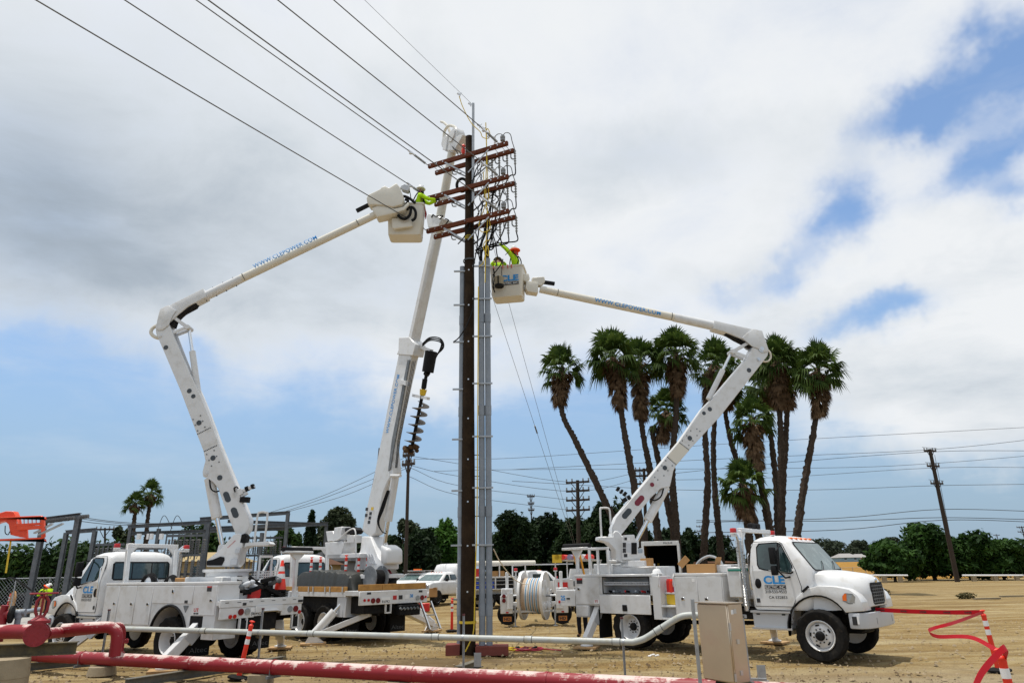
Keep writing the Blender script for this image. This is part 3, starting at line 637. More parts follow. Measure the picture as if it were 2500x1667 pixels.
# ================================================================== right bucket truck
hR = -42.16; OR, _ = local_root((3.77, 20.39), hR)
TR1 = thing('bucket_truck', 'white bucket truck facing right with an open tray locker and CLE door lettering', 'truck', OR, R(hR), 'white bucket trucks with raised booms')
cab(TR1, -1); chassis(TR1, -2.35); guard(TR1); stack(TR1, -1); step_box(TR1, -1, 'R'); step_box(TR1, 1, 'R'); mudflap(TR1, -1, -.98); mudflap(TR1, 1, -.98)
def body_right(t):
    s = -1
    b = MB(); boxside(b, s, -1.74, -.86, 1.05, 1.80); boxside(b, s, -1.74, -1.28, .74, 1.05); boxside(b, s, 1.43, 2.77, .86, 1.80)
    boxside(b, s, .78, 1.02, .75, 1.80); boxside(b, s, 1.02, 1.43, .75, .80); boxside(b, s, 1.02, 1.43, .80, 1.05, .60, .95); boxside(b, s, 1.02, 1.43, 1.05, 1.09); boxside(b, s, 1.02, 1.43, 1.09, 1.36, .6, .95); boxside(b, s, 1.02, 1.43, 1.36, 1.40, .6, 1.0)
    boxside(b, s, -.86, -.78, 1.33, 1.80); boxside(b, s, -.78, .78, 1.33, 1.37); boxside(b, s, .72, .78, 1.37, 1.80); boxside(b, s, -.78, .72, 1.37, 1.80, .60, .64)
    b.build('side_lockers', WHITE2, t, bev=.006)
    b = MB(); boxside(b, s, -1.76, .80, 1.80, 1.86, .58, 1.215); boxside(b, s, 1.43, 2.79, 1.80, 1.86, .58, 1.215); b.build('locker_top', WHITE, t, bev=.008)
    b = MB(); boxside(b, 1, -1.74, 2.77, 1.1, 1.86); boxside(b, 1, -1.74, -.86, .74, 1.1); boxside(b, 1, .86, 2.77, .74, 1.1); b.build('far_lockers', WHITE2, t, bev=.01)
    b = MB(); b.bx(-2.38, 2.8, -.6, .6, 1.22, 1.32); b.bx(-2.38, -1.74, -1.2, 1.2, 1.28, 1.42); b.build('deck', WHITE2, t, bev=.008)
    b = MB(); b.bx(-2.42, -1.75, -1.215, -1.17, 1.02, 1.44); b.bx(-2.42, -2.36, -1.2, 1.2, 1.02, 1.44); b.bx(-2.42, -1.75, 1.17, 1.215, 1.02, 1.44); tl = b.build('tail_skirt', WHITE, t, bev=.01)
    b = MB(); b.cyl((-2.31, -1.215, 1.13), (-2.31, -1.235, 1.13), .035); b.build('marker_lamp', REDL, tl)
    text('lettering', '25', side_fn(-1, -2.26, -2.10, 1.17, 1.30, 1.222), BLUE, tl, bold=.03)
    b = MB(); b.bx(-2.05, -1.93, -1.225, -1.213, 1.20, 1.24); b.build('slot', BLACK, tl)
    d = slab(t, 'locker_door', s, rect(-1.71, -.89, 1.08, 1.785)); latch(d, s, -1.60, 1.48)
    b = MB(); boxside(b, s, -1.66, -1.46, 1.62, 1.77, 1.213, 1.222); b.build('warning_label', INK, d); b = MB(); boxside(b, s, -1.66, -1.46, 1.72, 1.77, 1.222, 1.225); b.build('label_band', REDPR, d)
    b = MB(); boxside(b, s, -1.08, -.92, 1.10, 1.20, 1.216, 1.222); b.build('capacity_label', INKW, d)
    text('lettering', 'TT', side_fn(-1, -1.06, -.95, 1.13, 1.19, 1.228), REDPR, d, bold=.04)
    slab(t, 'locker_panel', s, rect(-1.71, -1.31, .77, 1.04))
    for x0, x1 in ((1.46, 2.09), (2.11, 2.74)):
        d = slab(t, 'locker_door', s, rect(x0, x1, .90, 1.785)); latch(d, s, x0+.20, 1.26)
    b = MB(); boxside(b, s, 1.96, 2.04, 1.66, 1.74, 1.216, 1.220); b.build('locker_label', INKW, t)
    # drop-down flap of the open tray, shelf and contents
    b = MB(); boxside(b, s, -.89, .72, .86, 1.33, 1.20, 1.235); fl = b.build('drop_flap', WHITE, t, bev=.01)
    b = MB(); boxside(b, s, -.15, 0.0, .93, 1.09, 1.235, 1.26); b.build('flap_catch', BLACK, fl, bev=.02)
    b = MB(); b.tube([(x, -1.212, z) for x, z in [(-.77, 1.37), (-.77, 1.79), (.71, 1.79), (.71, 1.37), (-.77, 1.37)]], .016, 6); b.build('tray_seal', BLACK, t)
    b = MB(); boxside(b, s, -.76, .71, 1.58, 1.60, .66, 1.16); 
    for i in range(30): boxside(b, s, -.74+i*.049, -.72+i*.049, 1.60, 1.65, 1.14, 1.16)
    boxside(b, s, -.76, .71, 1.65, 1.665, 1.135, 1.165); b.build('tray_shelf', GREYP, t)
    for i in range(9):
        x = -.65 + i*.15 + rnd.uniform(-.03, .03); b = MB(); b.bar((x, -.95, 1.40), (x+rnd.uniform(-.06, .1), -1.08, 1.43), .05, .05); b.build('hand_tool', [UNDER, GREYP, DSTEEL, REDJ][i % 4], t, bev=.01)
    for i, (x, m_) in enumerate(((1.13, REDJ), (1.22, ORANGE), (1.36, BLUEJ))): b = MB(); b.cyl((x, -.92, 1.40), (x, -.92, 1.68), .085 if i else .07, n=14); b.lathe([(.06, 1.68), (.05, 1.73)], (x, -.92, 0), (0,0,1), 10); b.build('jug', m_, t)
    b = MB(); b.bx(1.04, 1.42, -.97, -.90, 1.10, 1.36); b.build('wheel_chock', YELLOW, t, bev=.02)
    for x in (1.0, 1.43): b = MB(); b.tube([(x, -1.22, 1.55), (x+.02, -1.27, 1.6), (x+.04, -1.27, 1.78), (x+.02, -1.2, 1.84)], .012, 6); b.build('grab_handle', WHITE, t)
    # things fixed on the deck
    b = MB(); b.bar((-1.96, -.75, 1.42), (-1.96, -.75, 2.55), .085, .085, (1,0,0)); b.xz([(-2.16, 2.55), (-1.76, 2.55), (-1.91, 2.34), (-2.01, 2.34)], -.79, -.71); b.bx(-2.42, -1.5, -.90, -.60, 2.55, 2.62); rs = b.build('boom_rest', WHITE, t, bev=.01)
    b = MB(); b.cyl((-2.44, -.75, 2.66), (-1.48, -.75, 2.66), .075, n=14); b.build('rest_pad', BLACK, rs)
    b = MB()
    for p, q in (((-1.25, -1.1, 1.86), (-1.25, -1.1, 2.55)), ((-.62, -1.1, 1.86), (-.62, -1.1, 2.55)), ((-1.25, -.7, 1.86), (-1.25, -.7, 2.55)), ((-.85, -.7, 1.86), (-.85, -.7, 2.5))): b.bar(p, q, .07, .07, (1,0,0))
    for p, q in (((-1.28, -1.1, 2.55), (-.58, -1.1, 2.55)), ((-1.25, -1.1, 2.55), (-1.25, -.7, 2.55)), ((-.62, -1.1, 2.2), (-.35, -1.1, 2.2))): b.bar(p, q, .07, .07)
    b.build('step_frame', WHITE, t, bev=.012)
    b = MB(); b.bx(-.9, .55, -.5, .5, 1.32, 2.05); b.build('pedestal', WHITE2, t, bev=.02)
    b = MB(); b.bx(-1.72, -1.05, -.3, .5, 1.42, 2.15); b.build('reservoir', WHITE2, t, bev=.02)
    b = MB(); b.bx(2.3, 2.72, -.55, .55, 1.86, 2.06); b.build('deck_box', WHITE2, t, bev=.015)
    b = MB(); b.bx(2.86, 3.2, -1.1, -.6, 1.3, 2.0); b.build('equipment_box', WHITE2, t, bev=.02); b = MB(); b.bx(2.9, 3.22, -1.11, -.62, 1.9, 1.95); b.build('green_trim', mat('green_trim', (.02, .22, .16), .5), t)
    b = MB(); b.tube(catmull([(1.5, -.2, 1.9), (1.65, -.15, 2.15), (1.95, -.1, 2.28), (2.25, -.15, 2.15), (2.35, -.2, 1.9)], 5), .035, 8); b.build('hose', CLEAR, t)
    b = MB(); b.bx(-1.95, -1.8, -.5, -.42, 1.42, 1.85); b.build('pump', UNDER, t)
body_right(TR1)

def lower_boom_parts(t, bp, poly, holes, w):
    b = MB(); bp.poly(b, poly, -w, w); lb = b.build('lower_boom', WHITE, t, world=True, bev=.014)
    for (px, py, r_, m_, oval) in holes:
        c_ = bp.pt(px, py, 0); q = MB(); r0 = r_
        if oval:
            q.prism([bp_uv for bp_uv in [( (bp.pt(*p)-bp.T).dot(bp.u), bp.pt(*p).z) for p in oval]], w+.001, w+.006, bp.fn)
        else: q.cyl(c_ + bp.n*(w+.001), c_ + bp.n*(w+.008), r_, n=14)
        q.build('access_hole', m_, lb, world=True)
    return lb

def boom_right(t):
    T0 = lw(t, (-.4, 0, 0)); B = W(1260, 690, 20.2); bp = BP(T0, B)
    poly = [zR(*p) for p in [(1150, 205), (1185, 203), (1215, 222), (1229, 255), (1225, 290), (1195, 330), (920, 680), (725, 890), (645, 985), (626, 1020), (612, 1085), (604, 1122), (580, 1126), (545, 1135), (490, 1185), (405, 1285), (320, 1395), (283, 1440), (240, 1432), (236, 1385), (262, 1315), (420, 1128), (585, 930), (665, 838), (815, 625), (880, 560), (1098, 302), (1130, 235)]]
    DK = mat('smoked_cover', (.05, .055, .06), .25); RD = mat('dark_red_reflector', (.20, .015, .03), .3)
    def ov(x, y, l, w_, ang=-50):
        ca, sa = math.cos(R(ang)), math.sin(R(ang)); o_ = []
        for i in range(16):
            a = 2*math.pi*i/16; ex = math.cos(a)*w_ + (l-w_)*(1 if math.cos(a) > 0 else -1); ey = math.sin(a)*w_; o_.append(zR(x + ex*ca - ey*sa, y + ex*sa + ey*ca))
        return o_
    holes = [(*zR(1105, 385), .075, DK, None), (*zR(856, 631), .07, DK, None), (*zR(819, 657), .06, DK, None), (*zR(729, 815), .075, DK, None), (*zR(571, 1003), .07, DK, None), (*zR(490, 1109), .065, RD, None), (0, 0, 0, RD, ov(410, 1210, 38, 19)), (0, 0, 0, DK, ov(330, 1292, 38, 19))]
    lb = lower_boom_parts(t, bp, poly, holes, .17)
    for (x, y) in ((735, 768), (774, 757), (793, 771), (710, 799), (775, 798), (682, 831), (748, 831), (723, 860), (577, 957), (618, 989), (552, 989), (590, 1020), (526, 1020), (565, 1052), (507, 1062), (526, 1078)):
        q = MB(); c_ = bp.pt(*zR(x, y)); q.cyl(c_ + bp.n*.17, c_ + bp.n*.18, .02, n=8); q.build('bolt', DSTEEL, lb, world=True)
    for a, c_ in (((660, 840), (725, 890)), ((585, 932), (645, 985))):   # rows of rivets at the insert
        for i in range(9):
            q = MB(); k = bp.pt(*zR(a[0]+(c_[0]-a[0])*(i+.5)/9, a[1]+(c_[1]-a[1])*(i+.5)/9)); q.cyl(k + bp.n*.17, k + bp.n*.177, .016, n=6); q.build('rivet', UNDER, lb, world=True)
    b = MB(); bp.poly(b, [zR(*p) for p in [(585, 932), (663, 840), (728, 890), (645, 985)]], -.172, .172); b.build('insulating_insert', FIBER, lb, world=True, bev=.01)
    for x, y, r_ in ((1185, 250, .12), (1166, 317, .06)):
        c_ = bp.pt(*zR(x, y)); q = MB(); q.cyl(c_ - bp.n*.2, c_ + bp.n*.2, r_, n=20); q.cyl(c_ + bp.n*.2, c_ + bp.n*.215, r_*.6, n=12); q.build('pivot_pin', ALU, lb, world=True)
    # upper boom: steel elbow, then the tube
    b = MB()
    for w0, w1 in ((.172, .21), (-.21, -.172)): bp.poly(b, [zR(*p) for p in [(1120, 235), (1150, 245), (1205, 275), (1228, 258), (1186, 136), (1130, 125), (1090, 150), (1060, 182)]], w0, w1)
    bp.poly(b, [zR(*p) for p in [(1186, 136), (1130, 124), (1000, 95), (885, 68), (880, 120), (965, 145), (1060, 184), (1100, 205), (1150, 215), (1200, 180)]], -.165, .165)
    ub = b.build('upper_boom', WHITE, t, world=True, bev=.02, seg=2)
    a = bp.pt(*zR(1090, 140)); c_ = bp.pt(*zR(640, 38)); d_ = bp.pt(1318, 706)
    q = MB(); q.tube([a, bp.pt(*zR(900, 95)), c_], [.15, .15, .14], 20); q.build('boom_sleeve', WHITE, ub, world=True)
    q = MB(); q.cyl(c_.lerp(d_, -.01), d_, .128, .118, n=20); tb = q.build('boom_tube', FIBER, ub, world=True)
    ax = (d_-c_).normalized(); up_ = V((0,0,1)); 
    for i in range(9):
        t_ = i/8; th = R(-60+120*t_); k = c_.lerp(d_, .02) + bp.n*math.cos(th)*.13 + bp.n.cross(ax)*math.sin(th)*.13; q = MB(); q.cyl(k, k + (bp.n*math.cos(th) + bp.n.cross(ax)*math.sin(th))*.008, .013, n=6); q.build('rivet', UNDER, tb, world=True)
        k = c_.lerp(d_, .87) + bp.n*math.cos(th)*.122 + bp.n.cross(ax)*math.sin(th)*.122; q = MB(); q.cyl(k, k + (bp.n*math.cos(th) + bp.n.cross(ax)*math.sin(th))*.006, .011, n=6); q.build('rivet', UNDER, tb, world=True)
    boom_text(t, bp, (1450, 734), (1610, 768), .125, .15, 'WWW.CLEPOWER.COM', par=tb)
    q = MB(); bp.poly(q, [zR(*p) for p in [(965, 146), (1065, 186), (1140, 240), (1110, 225), (1030, 185)]], -.10, .10); q.build('hose_channel', UNDER, ub, world=True)
    # knee links and rams
    q = MB(); c0 = bp.pt(*zR(1007, 263))
    for w_ in (-.12, .12):
        for e_ in ((1110, 205), (1095, 298)): q.bar(c0 + bp.n*w_, bp.pt(*zR(*e_)) + bp.n*w_, .03, .10, (0,0,1))
    q.cyl(c0 - bp.n*.16, c0 + bp.n*.16, .075, n=14); q.build('knee_link', WHITE, t, world=True, bev=.006)
    cyl_ram(t, 'elbow_ram', bp.pt(*zR(862, 560)), bp.pt(*zR(1005, 268)), .085, .63, .045)
    q = MB(); q.tube(catmull([bp.pt(*zR(1232, 240), .0), bp.pt(*zR(1256, 265), .02), bp.pt(*zR(1258, 300)), bp.pt(*zR(1235, 320)), bp.pt(*zR(1205, 318))], 5), .03, 6); q.build('hose_loop', FIBER, ub, world=True)
    cyl_ram(t, 'lift_ram', bp.pt(*zR(588, 1120)), bp.pt(*zR(395, 1480)), .135, .60, .06)
    q = MB(); q.tube(catmull([bp.pt(*zR(575, 1130), .15), bp.pt(*zR(558, 1180), .22), bp.pt(*zR(520, 1205), .22), bp.pt(*zR(490, 1195), .15)], 5), .022, 6); q.build('hose', CABLE, t, world=True)
    q = MB(); bp.poly(q, [z5(*p) for p in [(905, 800), (945, 770), (985, 790), (990, 860), (960, 900), (905, 880)]], -.14, .14); q.build('ram_lug', WHITE, t, world=True, bev=.01)
    # turret with control housing
    q = MB(); bp.poly(q, [z5(*p) for p in [(620, 690), (650, 650), (700, 660), (745, 720), (890, 705), (905, 830), (935, 895), (1010, 890), (1015, 940), (1065, 1000), (1070, 1065), (760, 1080), (660, 1040), (655, 900), (560, 810), (440, 780), (440, 730), (620, 730)]], -.26, .24); tu = q.build('turret', WHITE, t, world=True, bev=.02)
    q = MB(); bp.poly(q, [z5(*p) for p in [(745, 712), (890, 706), (900, 760), (935, 895), (1008, 885), (1018, 940), (1010, 1040), (735, 1045)]], .24, .42); ch = q.build('control_housing', WHITE, t, world=True, bev=.03, seg=2)
    for (x0, x1, y0, y1, m_) in ((845, 918, 815, 970, BLACK), (780, 840, 825, 945, GREYP), (728, 772, 815, 880, INK), (728, 772, 890, 950, INK), (752, 785, 745, 782, INK), (935, 995, 900, 955, CLEAR), (790, 825, 745, 785, INKW), (745, 790, 965, 1010, INK)):
        q = MB(); bp.poly(q, [z5(*p) for p in [(x0, y0), (x1, y0), (x1, y1), (x0, y1)]], .42, .428); q.build('control_panel', m_, ch, world=True)
    q = MB(); q.tube(catmull([bp.pt(*z5(495, 725), .15), bp.pt(*z5(478, 370), .15), bp.pt(*z5(500, 335), .15), bp.pt(*z5(580, 335), .15), bp.pt(*z5(608, 375), .15), bp.pt(*z5(622, 560), .15)], 4), .028, 8); q.build('guard_hoop', WHITE, t, world=True)
    T1 = V((T0.x, T0.y, 0)); q = MB(); q.lathe([(.52, 2.05), (.52, 2.12), (.46, 2.13), (.46, 2.24)], T1, (0,0,1), 28); q.build('rotation_bearing', WHITE, t, world=True)
    q = MB(); q.bar(bp.pt(*z5(850, 190)), bp.pt(*z5(720, 70)), .05, .04); sp_ = q.build('lamp_arm', ALU, t, world=True)
    for a_, c_ in (((785, 245), (835, 210)), ((852, 200), (885, 180)), ((705, 65), (735, 85)), ((755, 100), (780, 120)), ((800, 130), (830, 155))): q = MB(); q.bar(bp.pt(*z5(*a_)), bp.pt(*z5(*c_)), .10, .12); q.build('spot_lamp', BLACK, sp_, world=True)
    # tub at the tip
    bk, f = bucket_mesh('bucket', t, W(1241, 722, 20.0) + V((0, .34, 0)), R(-10), 1.08, .68, 1.05, FIBER)
    text('lettering', 'CLE', lambda u, v: f(-.22+.62*u, -.345 - .02*v, .50+.20*v), BLUE, bk, bold=.035, world=True)
    q = MB(); q.add([f(-.20, -.339, .37), f(.40, -.339, .37), f(.40, -.342, .47), f(-.20, -.342, .47)], [(0,1,2,3)]); pl_ = q.build('name_plate', INK, bk, world=True, fix=False)
    text('lettering', 'ELECTRIC. INC.', lambda u, v: f(-.18+.56*u, -.349, .39+.06*v), INKW, pl_, bold=.02, world=True)
    q = MB(); q.add([f(-.30, -.42, .32 - .0), f(-.30, -.42, .32)], []); 
    q = MB(); q.lathe([(.12, 0), (.14, .02), (.15, .30), (.14, .31)], f(-.20, -.50, .28), (0,0,1), 14); tbg = q.build('tool_bag', mat('canvas_bag', (.34, .29, .20), .85), bk, world=True)
    q = MB(); q.lathe([(.15, -.02), (.155, .04)], f(-.20, -.50, .28), (0,0,1), 14); q.tube([f(-.12, -.48, .58), f(-.13, -.40, .9), f(-.15, -.36, 1.02)], .012, 5); q.bar(f(-.2, -.645, .30), f(-.2, -.655, .58), .04, .01, (0,1,0)); q.build('bag_straps', BLACK, tbg, world=True)
    for i, x in enumerate((-.40, -.10, .06, .18)): q = MB(); q.tube([f(x, -.36, 1.07), f(x, -.375, 1.0), f(x+.01, -.37, .93)], .014, 5); q.build('strap_hook', REDJ, bk, world=True)
    q = MB(); q.tube([f(-.40, -.40, .95), f(-.36, -.42, .6), f(-.42, -.42, .3), f(-.36, -.43, .12)], .02, 5); q.tube([f(-.36, -.40, .85), f(-.44, -.42, .5), f(-.38, -.42, .25)], .014, 5); q.build('hanging_tools', UNDER, bk, world=True)
    q = MB(); bp.poly(q, [z2(*p) for p in [(1340, 1235), (1420, 1225), (1435, 1290), (1395, 1330), (1340, 1300)]], -.2, .1); bp.poly(q, [z2(*p) for p in [(1390, 1320), (1530, 1340), (1530, 1470), (1400, 1450), (1380, 1400)]], -.16, .16); q.build('boom_tip', FIBER, t, world=True, bev=.03, seg=2)
    q = MB(); bp.poly(q, [(1298, 680), (1328, 678), (1330, 690), (1320, 700), (1300, 697)], -.1, .1); q.build('tip_cover', FIBER, t, world=True, bev=.02)
    q = MB(); q.bar(bp.pt(1321, 688), bp.pt(1354, 693), .10, .11); q.build('jib_arm', BLACK, t, world=True, bev=.01)
    return bp, f
BPR, FBR = boom_right(TR1)

# ================================================================== left bucket truck
hL = 148.5; OL, _ = local_root((-7.76, 18.70), hL)
TL1 = thing('bucket_truck', 'white bucket truck facing left with closed lockers and a traffic cone on its tail', 'truck', OL, R(hL), 'white bucket trucks with raised booms')
cab(TL1, 1, ca=False); chassis(TL1, -1.75); guard(TL1, 3.02, 2.84, .70, False); stack(TL1, -1, 3.15, .9); step_box(TL1, 1, 'L'); step_box(TL1, -1, 'L'); mudflap(TL1, 1, -.80); mudflap(TL1, -1, -.80)
def body_left(t):
    s = 1
    outline = [(-1.74, .62), (-1.30, .62), (-1.30, 1.12), (-.80, 1.12), (-.80, .88)] + arc(-.02, .62, .70, 18, 162, 14) + [(-.72+.0, .88)][:0] + [(2.20, .85), (2.92, .95), (2.92, 1.81), (-1.74, 1.81)]
    outline = [(-1.74, .62), (-1.30, .62), (-1.30, 1.12), (-.82, 1.12), (-.82, .84), (-.69, .84)] + arc(0, .60, .73, 160, 20, 14) + [(.69, .84), (2.92, .84), (2.92, 1.81), (-1.74, 1.81)]
    b = MB(); b.xz(outline, .60, 1.2); b.build('side_lockers', WHITE2, t, bev=.006)
    b = MB(); b.bx(-1.76, 2.95, .58, 1.215, 1.81, 1.87); b.build('locker_top', WHITE, t, bev=.008)
    b = MB(); b.tube([(x, 1.20, z) for x, z in arc(0, .60, .735, 165, 15, 18)], .035, 6); b.build('arch_flare', BLACK, t)
    for x0, x1 in ((2.27, 2.90), (1.50, 2.25), (.79, 1.48)):
        d = slab(t, 'locker_door', s, rect(x0, x1, .88, 1.785)); latch(d, s, x0+.14, 1.36)
    d = slab(t, 'locker_door', s, rect(-.85, .77, 1.385, 1.785)); latch(d, s, -.05, 1.66, .07, .12)
    b = MB(); boxside(b, s, -.68, -.56, 1.395, 1.46, 1.213, 1.222); b.build('warning_label', INK, d)
    d = slab(t, 'locker_door', s, rect(-1.72, -.87, 1.14, 1.785)); latch(d, s, -1.55, 1.46)
    b = MB(); boxside(b, s, -1.53, -1.36, 1.66, 1.78, 1.213, 1.222); b.build('warning_label', INK, d); b = MB(); boxside(b, s, -1.53, -1.36, 1.745, 1.78, 1.222, 1.225); b.build('label_band', REDPR, d)
    for x in (-1.0, -1.10): b = MB(); boxside(b, s, x-.04, x+.04, 1.16, 1.19, 1.213, 1.220); b.build('capacity_label', INK, d)
    text('lettering', 'UT', side_fn(1, -1.14, -.96, 1.21, 1.29, 1.222), REDPR, d, bold=.03)
    b = MB(); b.prism([(-.73, 1.34), (-.52, 1.34), (-.625, 1.19)], 1.205, 1.214, lambda u, v, w: (u, w, v)); b.build('filler_recess', DSTEEL, t)
    b = MB(); b.bx(-1.29, -.83, .7, 1.195, .85, 1.11); b.build('outrigger_pocket', UNDER, t)
    b = MB(); boxside(b, -1, -1.74, 2.9, 1.1, 1.60); boxside(b, -1, .86, 2.9, .84, 1.1); boxside(b, -1, .3, 2.9, 1.60, 1.86); b.build('far_lockers', WHITE2, t, bev=.01)
    b = MB(); b.bx(-1.85, 2.9, -.6, .6, 1.25, 1.38); b.bx(-1.86, -1.74, -1.2, 1.2, 1.34, 1.44); b.build('deck', WHITE2, t, bev=.008)
    # tail panel with lamps and plate
    b = MB(); b.bx(-1.92, -1.86, -1.22, 1.22, 1.30, 1.47); b.bx(-1.90, -1.86, .25, 1.20, 1.05, 1.30); b.bx(-1.90, -1.86, -1.20, -.55, 1.05, 1.30); b.bx(-1.95, -1.86, -.55, .25, 1.15, 1.30); tl = b.build('tail_panel', WHITE, t, bev=.008)
    for y, z, r_, m_ in ((.80, 1.10, .045, REDL), (.92, 1.10, .045, REDL), (.64, 1.19, .075, DREDL), (.46, 1.19, .075, CLEAR), (-.82, 1.18, .075, CLEAR), (-1.0, 1.18, .075, DREDL), (-1.13, 1.10, .045, REDL)):
        b = MB(); b.cyl((-1.90, y, z), (-1.925, y, z), r_, n=14); b.build('tail_lamp', m_, tl)
    b = MB(); b.bx(-1.912, -1.90, .03, .37, 1.08, 1.27); npl = b.build('number_plate', INKW, tl)
    text('lettering', '84695L3', lambda u, v: (-1.916, .35-.30*u, 1.09+.09*v), INK, npl, bold=.01)
    for i in range(7): b = MB(); y = 1.05 - i*.33; b.bx(-1.926, -1.92, y-.05, y+.05, 1.40, 1.412); b.build('slot', BLACK, tl)
    b = MB(); b.bx(-1.928, -1.92, .52, .62, 1.33, 1.39); b.build('warning_label', INK, tl); b = MB(); b.bx(-1.928, -1.92, -1.2, -1.05, 1.33, 1.39); b.build('warning_label', INK, tl)
    b = MB(); b.cyl((-1.98, -.38, 1.18), (-1.98, .06, 1.18), .03, n=10); b.build('pintle_hitch', ALU, tl)
    for y in (.55, -1.0):
        b = MB(); b.bx(-1.93, -1.87, y-.11, y+.11, .72, .76); b.bx(-1.93, -1.87, y-.11, y-.08, .74, 1.05); b.bx(-1.93, -1.87, y+.08, y+.11, .74, 1.05); st = b.build('step_bracket', WHITE, t); b = MB(); b.bx(-1.92, -1.88, y-.08, y+.08, .76, 1.0); b.build('step_grip', BLACK, st)
    for y in (.1, -.5): b = MB(); b.cyl((-1.9, y, .62), (-2.05, y, .62), .05, n=12); b.build('exhaust_tip', CHROME, t)
    b = MB(); b.bx(-1.8, -.2, -.5, .5, .75, 1.2); b.build('underdeck', UNDER, t)
    # boom rest at the rear right, dark padded top
    b = MB(); b.bar((-1.80, -1.0, 1.44), (-1.80, -1.0, 2.52), .085, .085, (1,0,0)); b.yz([(-1.25, 2.52), (-.75, 2.52), (-.94, 2.36), (-1.06, 2.36)], -1.84, -1.76); b.bx(-1.92, -1.68, -1.45, -.55, 2.52, 2.58); rs = b.build('boom_rest', WHITE, t, bev=.01)
    b = MB(); b.cyl((-1.80, -1.48, 2.62), (-1.80, -.52, 2.62), .06, n=12); b.build('rest_pad', BLACK, rs)
    b = MB(); b.bx(-.95, .55, -.5, .55, 1.38, 1.98); b.build('pedestal', WHITE2, t, bev=.02)
    b = MB(); b.bx(-1.0, -.5, -1.15, -.55, 1.62, 1.8); b.build('perforated_basket', WHITE2, t, bev=.01)
    b = MB()
    for z in (1.84, 1.90, 1.96, 2.02, 2.08): b.bx(-1.0, -.98, -1.15, -.35, z, z+.025)
    for i in range(12): b.bx(-1.005, -.985, -1.15+i*.07, -1.13+i*.07, 1.8, 2.1)
    b.build('basket_mesh', WHITE, t)
    b = MB()
    for y in (-.25, -.62): b.tube([(-1.3, y, 1.5), (-1.3, y, 2.45)], .03, 6)
    b.bar((-1.3, -.25, 2.45), (-1.3, -.62, 2.45), .06, .06); b.build('step_frame', WHITE, t)
    # spare coils in the well behind the cab
    for x, y, r_ in ((2.2, .5, .30), (1.3, .45, .24)):
        b = MB()
        for k in range(5): b.tube([(x + (r_-k*.012)*math.cos(a*math.pi/10), y+k*.03-.06, 1.80 + (r_-k*.012)*math.sin(a*math.pi/10)) for a in range(21)], .016, 5, False)
        b.build('cable_coil', CABLE, t)
    b = MB(); b.ball((2.15, .45, 1.85), .2, (1, .8, 1), 12); b.build('steel_drum', ALU, t); b = MB(); b.bx(.6, 1.05, .2, .5, 1.5, 1.97); b.build('carton', CARD, t, bev=.02)
body_left(TL1)

